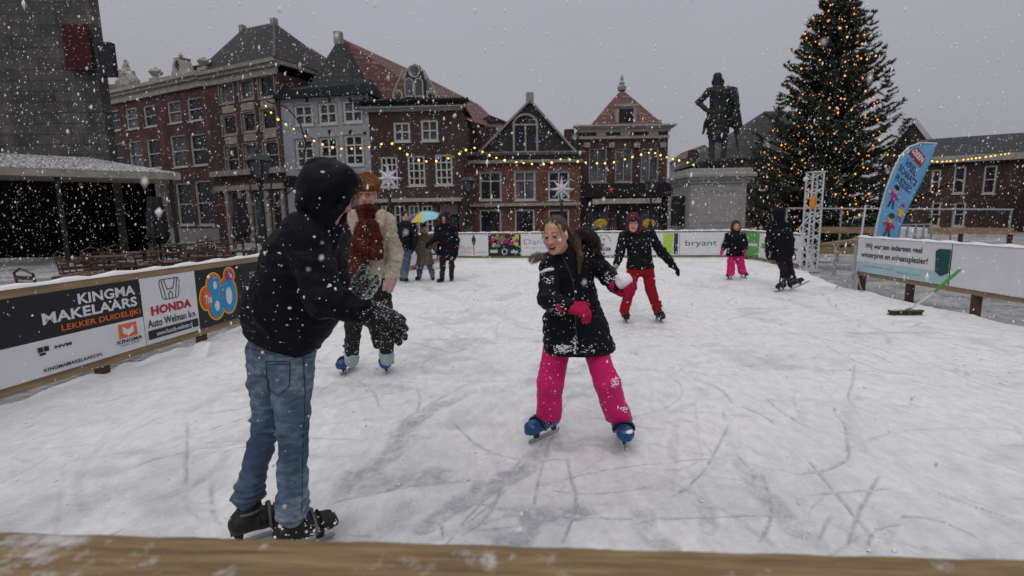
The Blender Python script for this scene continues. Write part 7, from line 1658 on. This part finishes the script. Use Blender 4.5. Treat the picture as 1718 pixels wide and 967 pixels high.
# ------------------------------------------------------------------ falling snow: real flakes through the whole square
def snowfall():
    r_ = np.random.default_rng(21); N_ = 34000
    # even density in space; flakes beyond the rink matter less
    Y = r_.uniform(.45, 15, N_*4); X = r_.uniform(-1.25, 1.25, N_*4)*Y; keep = r_.random(N_*4) < np.clip(.05+.040*Y, 0, 1)
    Y, X = Y[keep][:N_], X[keep][:N_]; n = len(Y); Z = r_.uniform(-.0, 1, n)*(1.6+Y*.60)
    S = r_.choice([.0016, .0021, .0027, .0036, .0048, .0068], n, p=[.28, .26, .22, .13, .08, .03])*r_.uniform(.8, 1.25, n)
    S = S*(.62+.165*np.minimum(Y, 9)) 
    base = np.array([(1, 0, 0), (-1, 0, 0), (0, 1, 0), (0, -1, 0), (0, 0, 1), (0, 0, -1)], float); fc = np.array([(0, 2, 4), (2, 1, 4), (1, 3, 4), (3, 0, 4), (2, 0, 5), (1, 2, 5), (3, 1, 5), (0, 3, 5)])
    vs = base[None]*S[:, None, None]*r_.uniform(.45, 1.5, (n, 6, 1)); vs[:, 4:, :] *= r_.choice([1.1, 1.5, 2.2], (n, 1, 1)); vs[:, 4, 0] += S*.4; vs += np.stack([X, Y, Z], 1)[:, None]
    dist = np.sqrt(X**2+Y**2+(Z-1.5)**2)
    ok = (dist > .5); vs = vs[ok]; n = len(vs)
    fs = (fc[None]+6*np.arange(n)[:, None, None]).reshape(-1, 3)
    me = bpy.data.meshes.new('snowfall'); me.vertices.add(n*6); me.loops.add(len(fs)*3); me.polygons.add(len(fs)); me.vertices.foreach_set('co', vs.reshape(-1)); me.loops.foreach_set('vertex_index', fs.ravel().astype(np.int32))
    me.polygons.foreach_set('loop_start', np.arange(0, len(fs)*3, 3, dtype=np.int32)); me.polygons.foreach_set('loop_total', np.full(len(fs), 3, np.int32)); me.update(calc_edges=True)
    m, nt, b = new_mat('snowflake'); b.inputs['Base Color'].default_value = (.9, .91, .93, 1); b.inputs['Roughness'].default_value = .9; b.inputs['Subsurface Weight'].default_value = 0
    nt.links.new(ramp(nt, obj_noise(nt, 3, 2), [(0, (.86, .87, .9)), (1, (.93, .93, .95))]), b.inputs['Base Color'])
    o = link('snowfall', me, m, smooth=True); tag(o, kind='stuff')
snowfall()

def crumbs():
    r_ = np.random.default_rng(5); n = 9000; Y = 1.3+r_.random(n)**1.5*11; X = r_.uniform(-1.05, 1.05, n)*Y; ok = (X > -3.6+.152*(Y-4.5)) & (X < 6.3); X, Y = X[ok], Y[ok]
    cl = vnoise(np.stack([X*1.6, Y*1.6, X*0], -1)); ok = cl+r_.uniform(-.3, .5, len(X)) > .05; X, Y = X[ok], Y[ok]; n = len(X)
    S = r_.choice([.0025, .004, .006, .010], n, p=[.4, .34, .2, .06])*r_.uniform(.7, 1.3, n)*(.7+.1*Y)
    base = np.array([(1, 0, 0), (-1, 0, 0), (0, 1, 0), (0, -1, 0), (0, 0, 1), (0, 0, -1)], float); fc = np.array([(0, 2, 4), (2, 1, 4), (1, 3, 4), (3, 0, 4), (2, 0, 5), (1, 2, 5), (3, 1, 5), (0, 3, 5)])
    vs = base[None]*S[:, None, None]*r_.uniform(.5, 1.5, (n, 6, 1)); vs[:, :, 2] *= .7; vs += np.stack([X, Y, S*.2], 1)[:, None]
    me = bpy.data.meshes.new('snow_crumbs'); me.from_pydata(vs.reshape(-1, 3).tolist(), [], (fc[None]+6*np.arange(n)[:, None, None]).reshape(-1, 3).tolist())
    o = link('snow_crumbs', me, M['snow'], smooth=True); tag(o, kind='stuff')
crumbs()
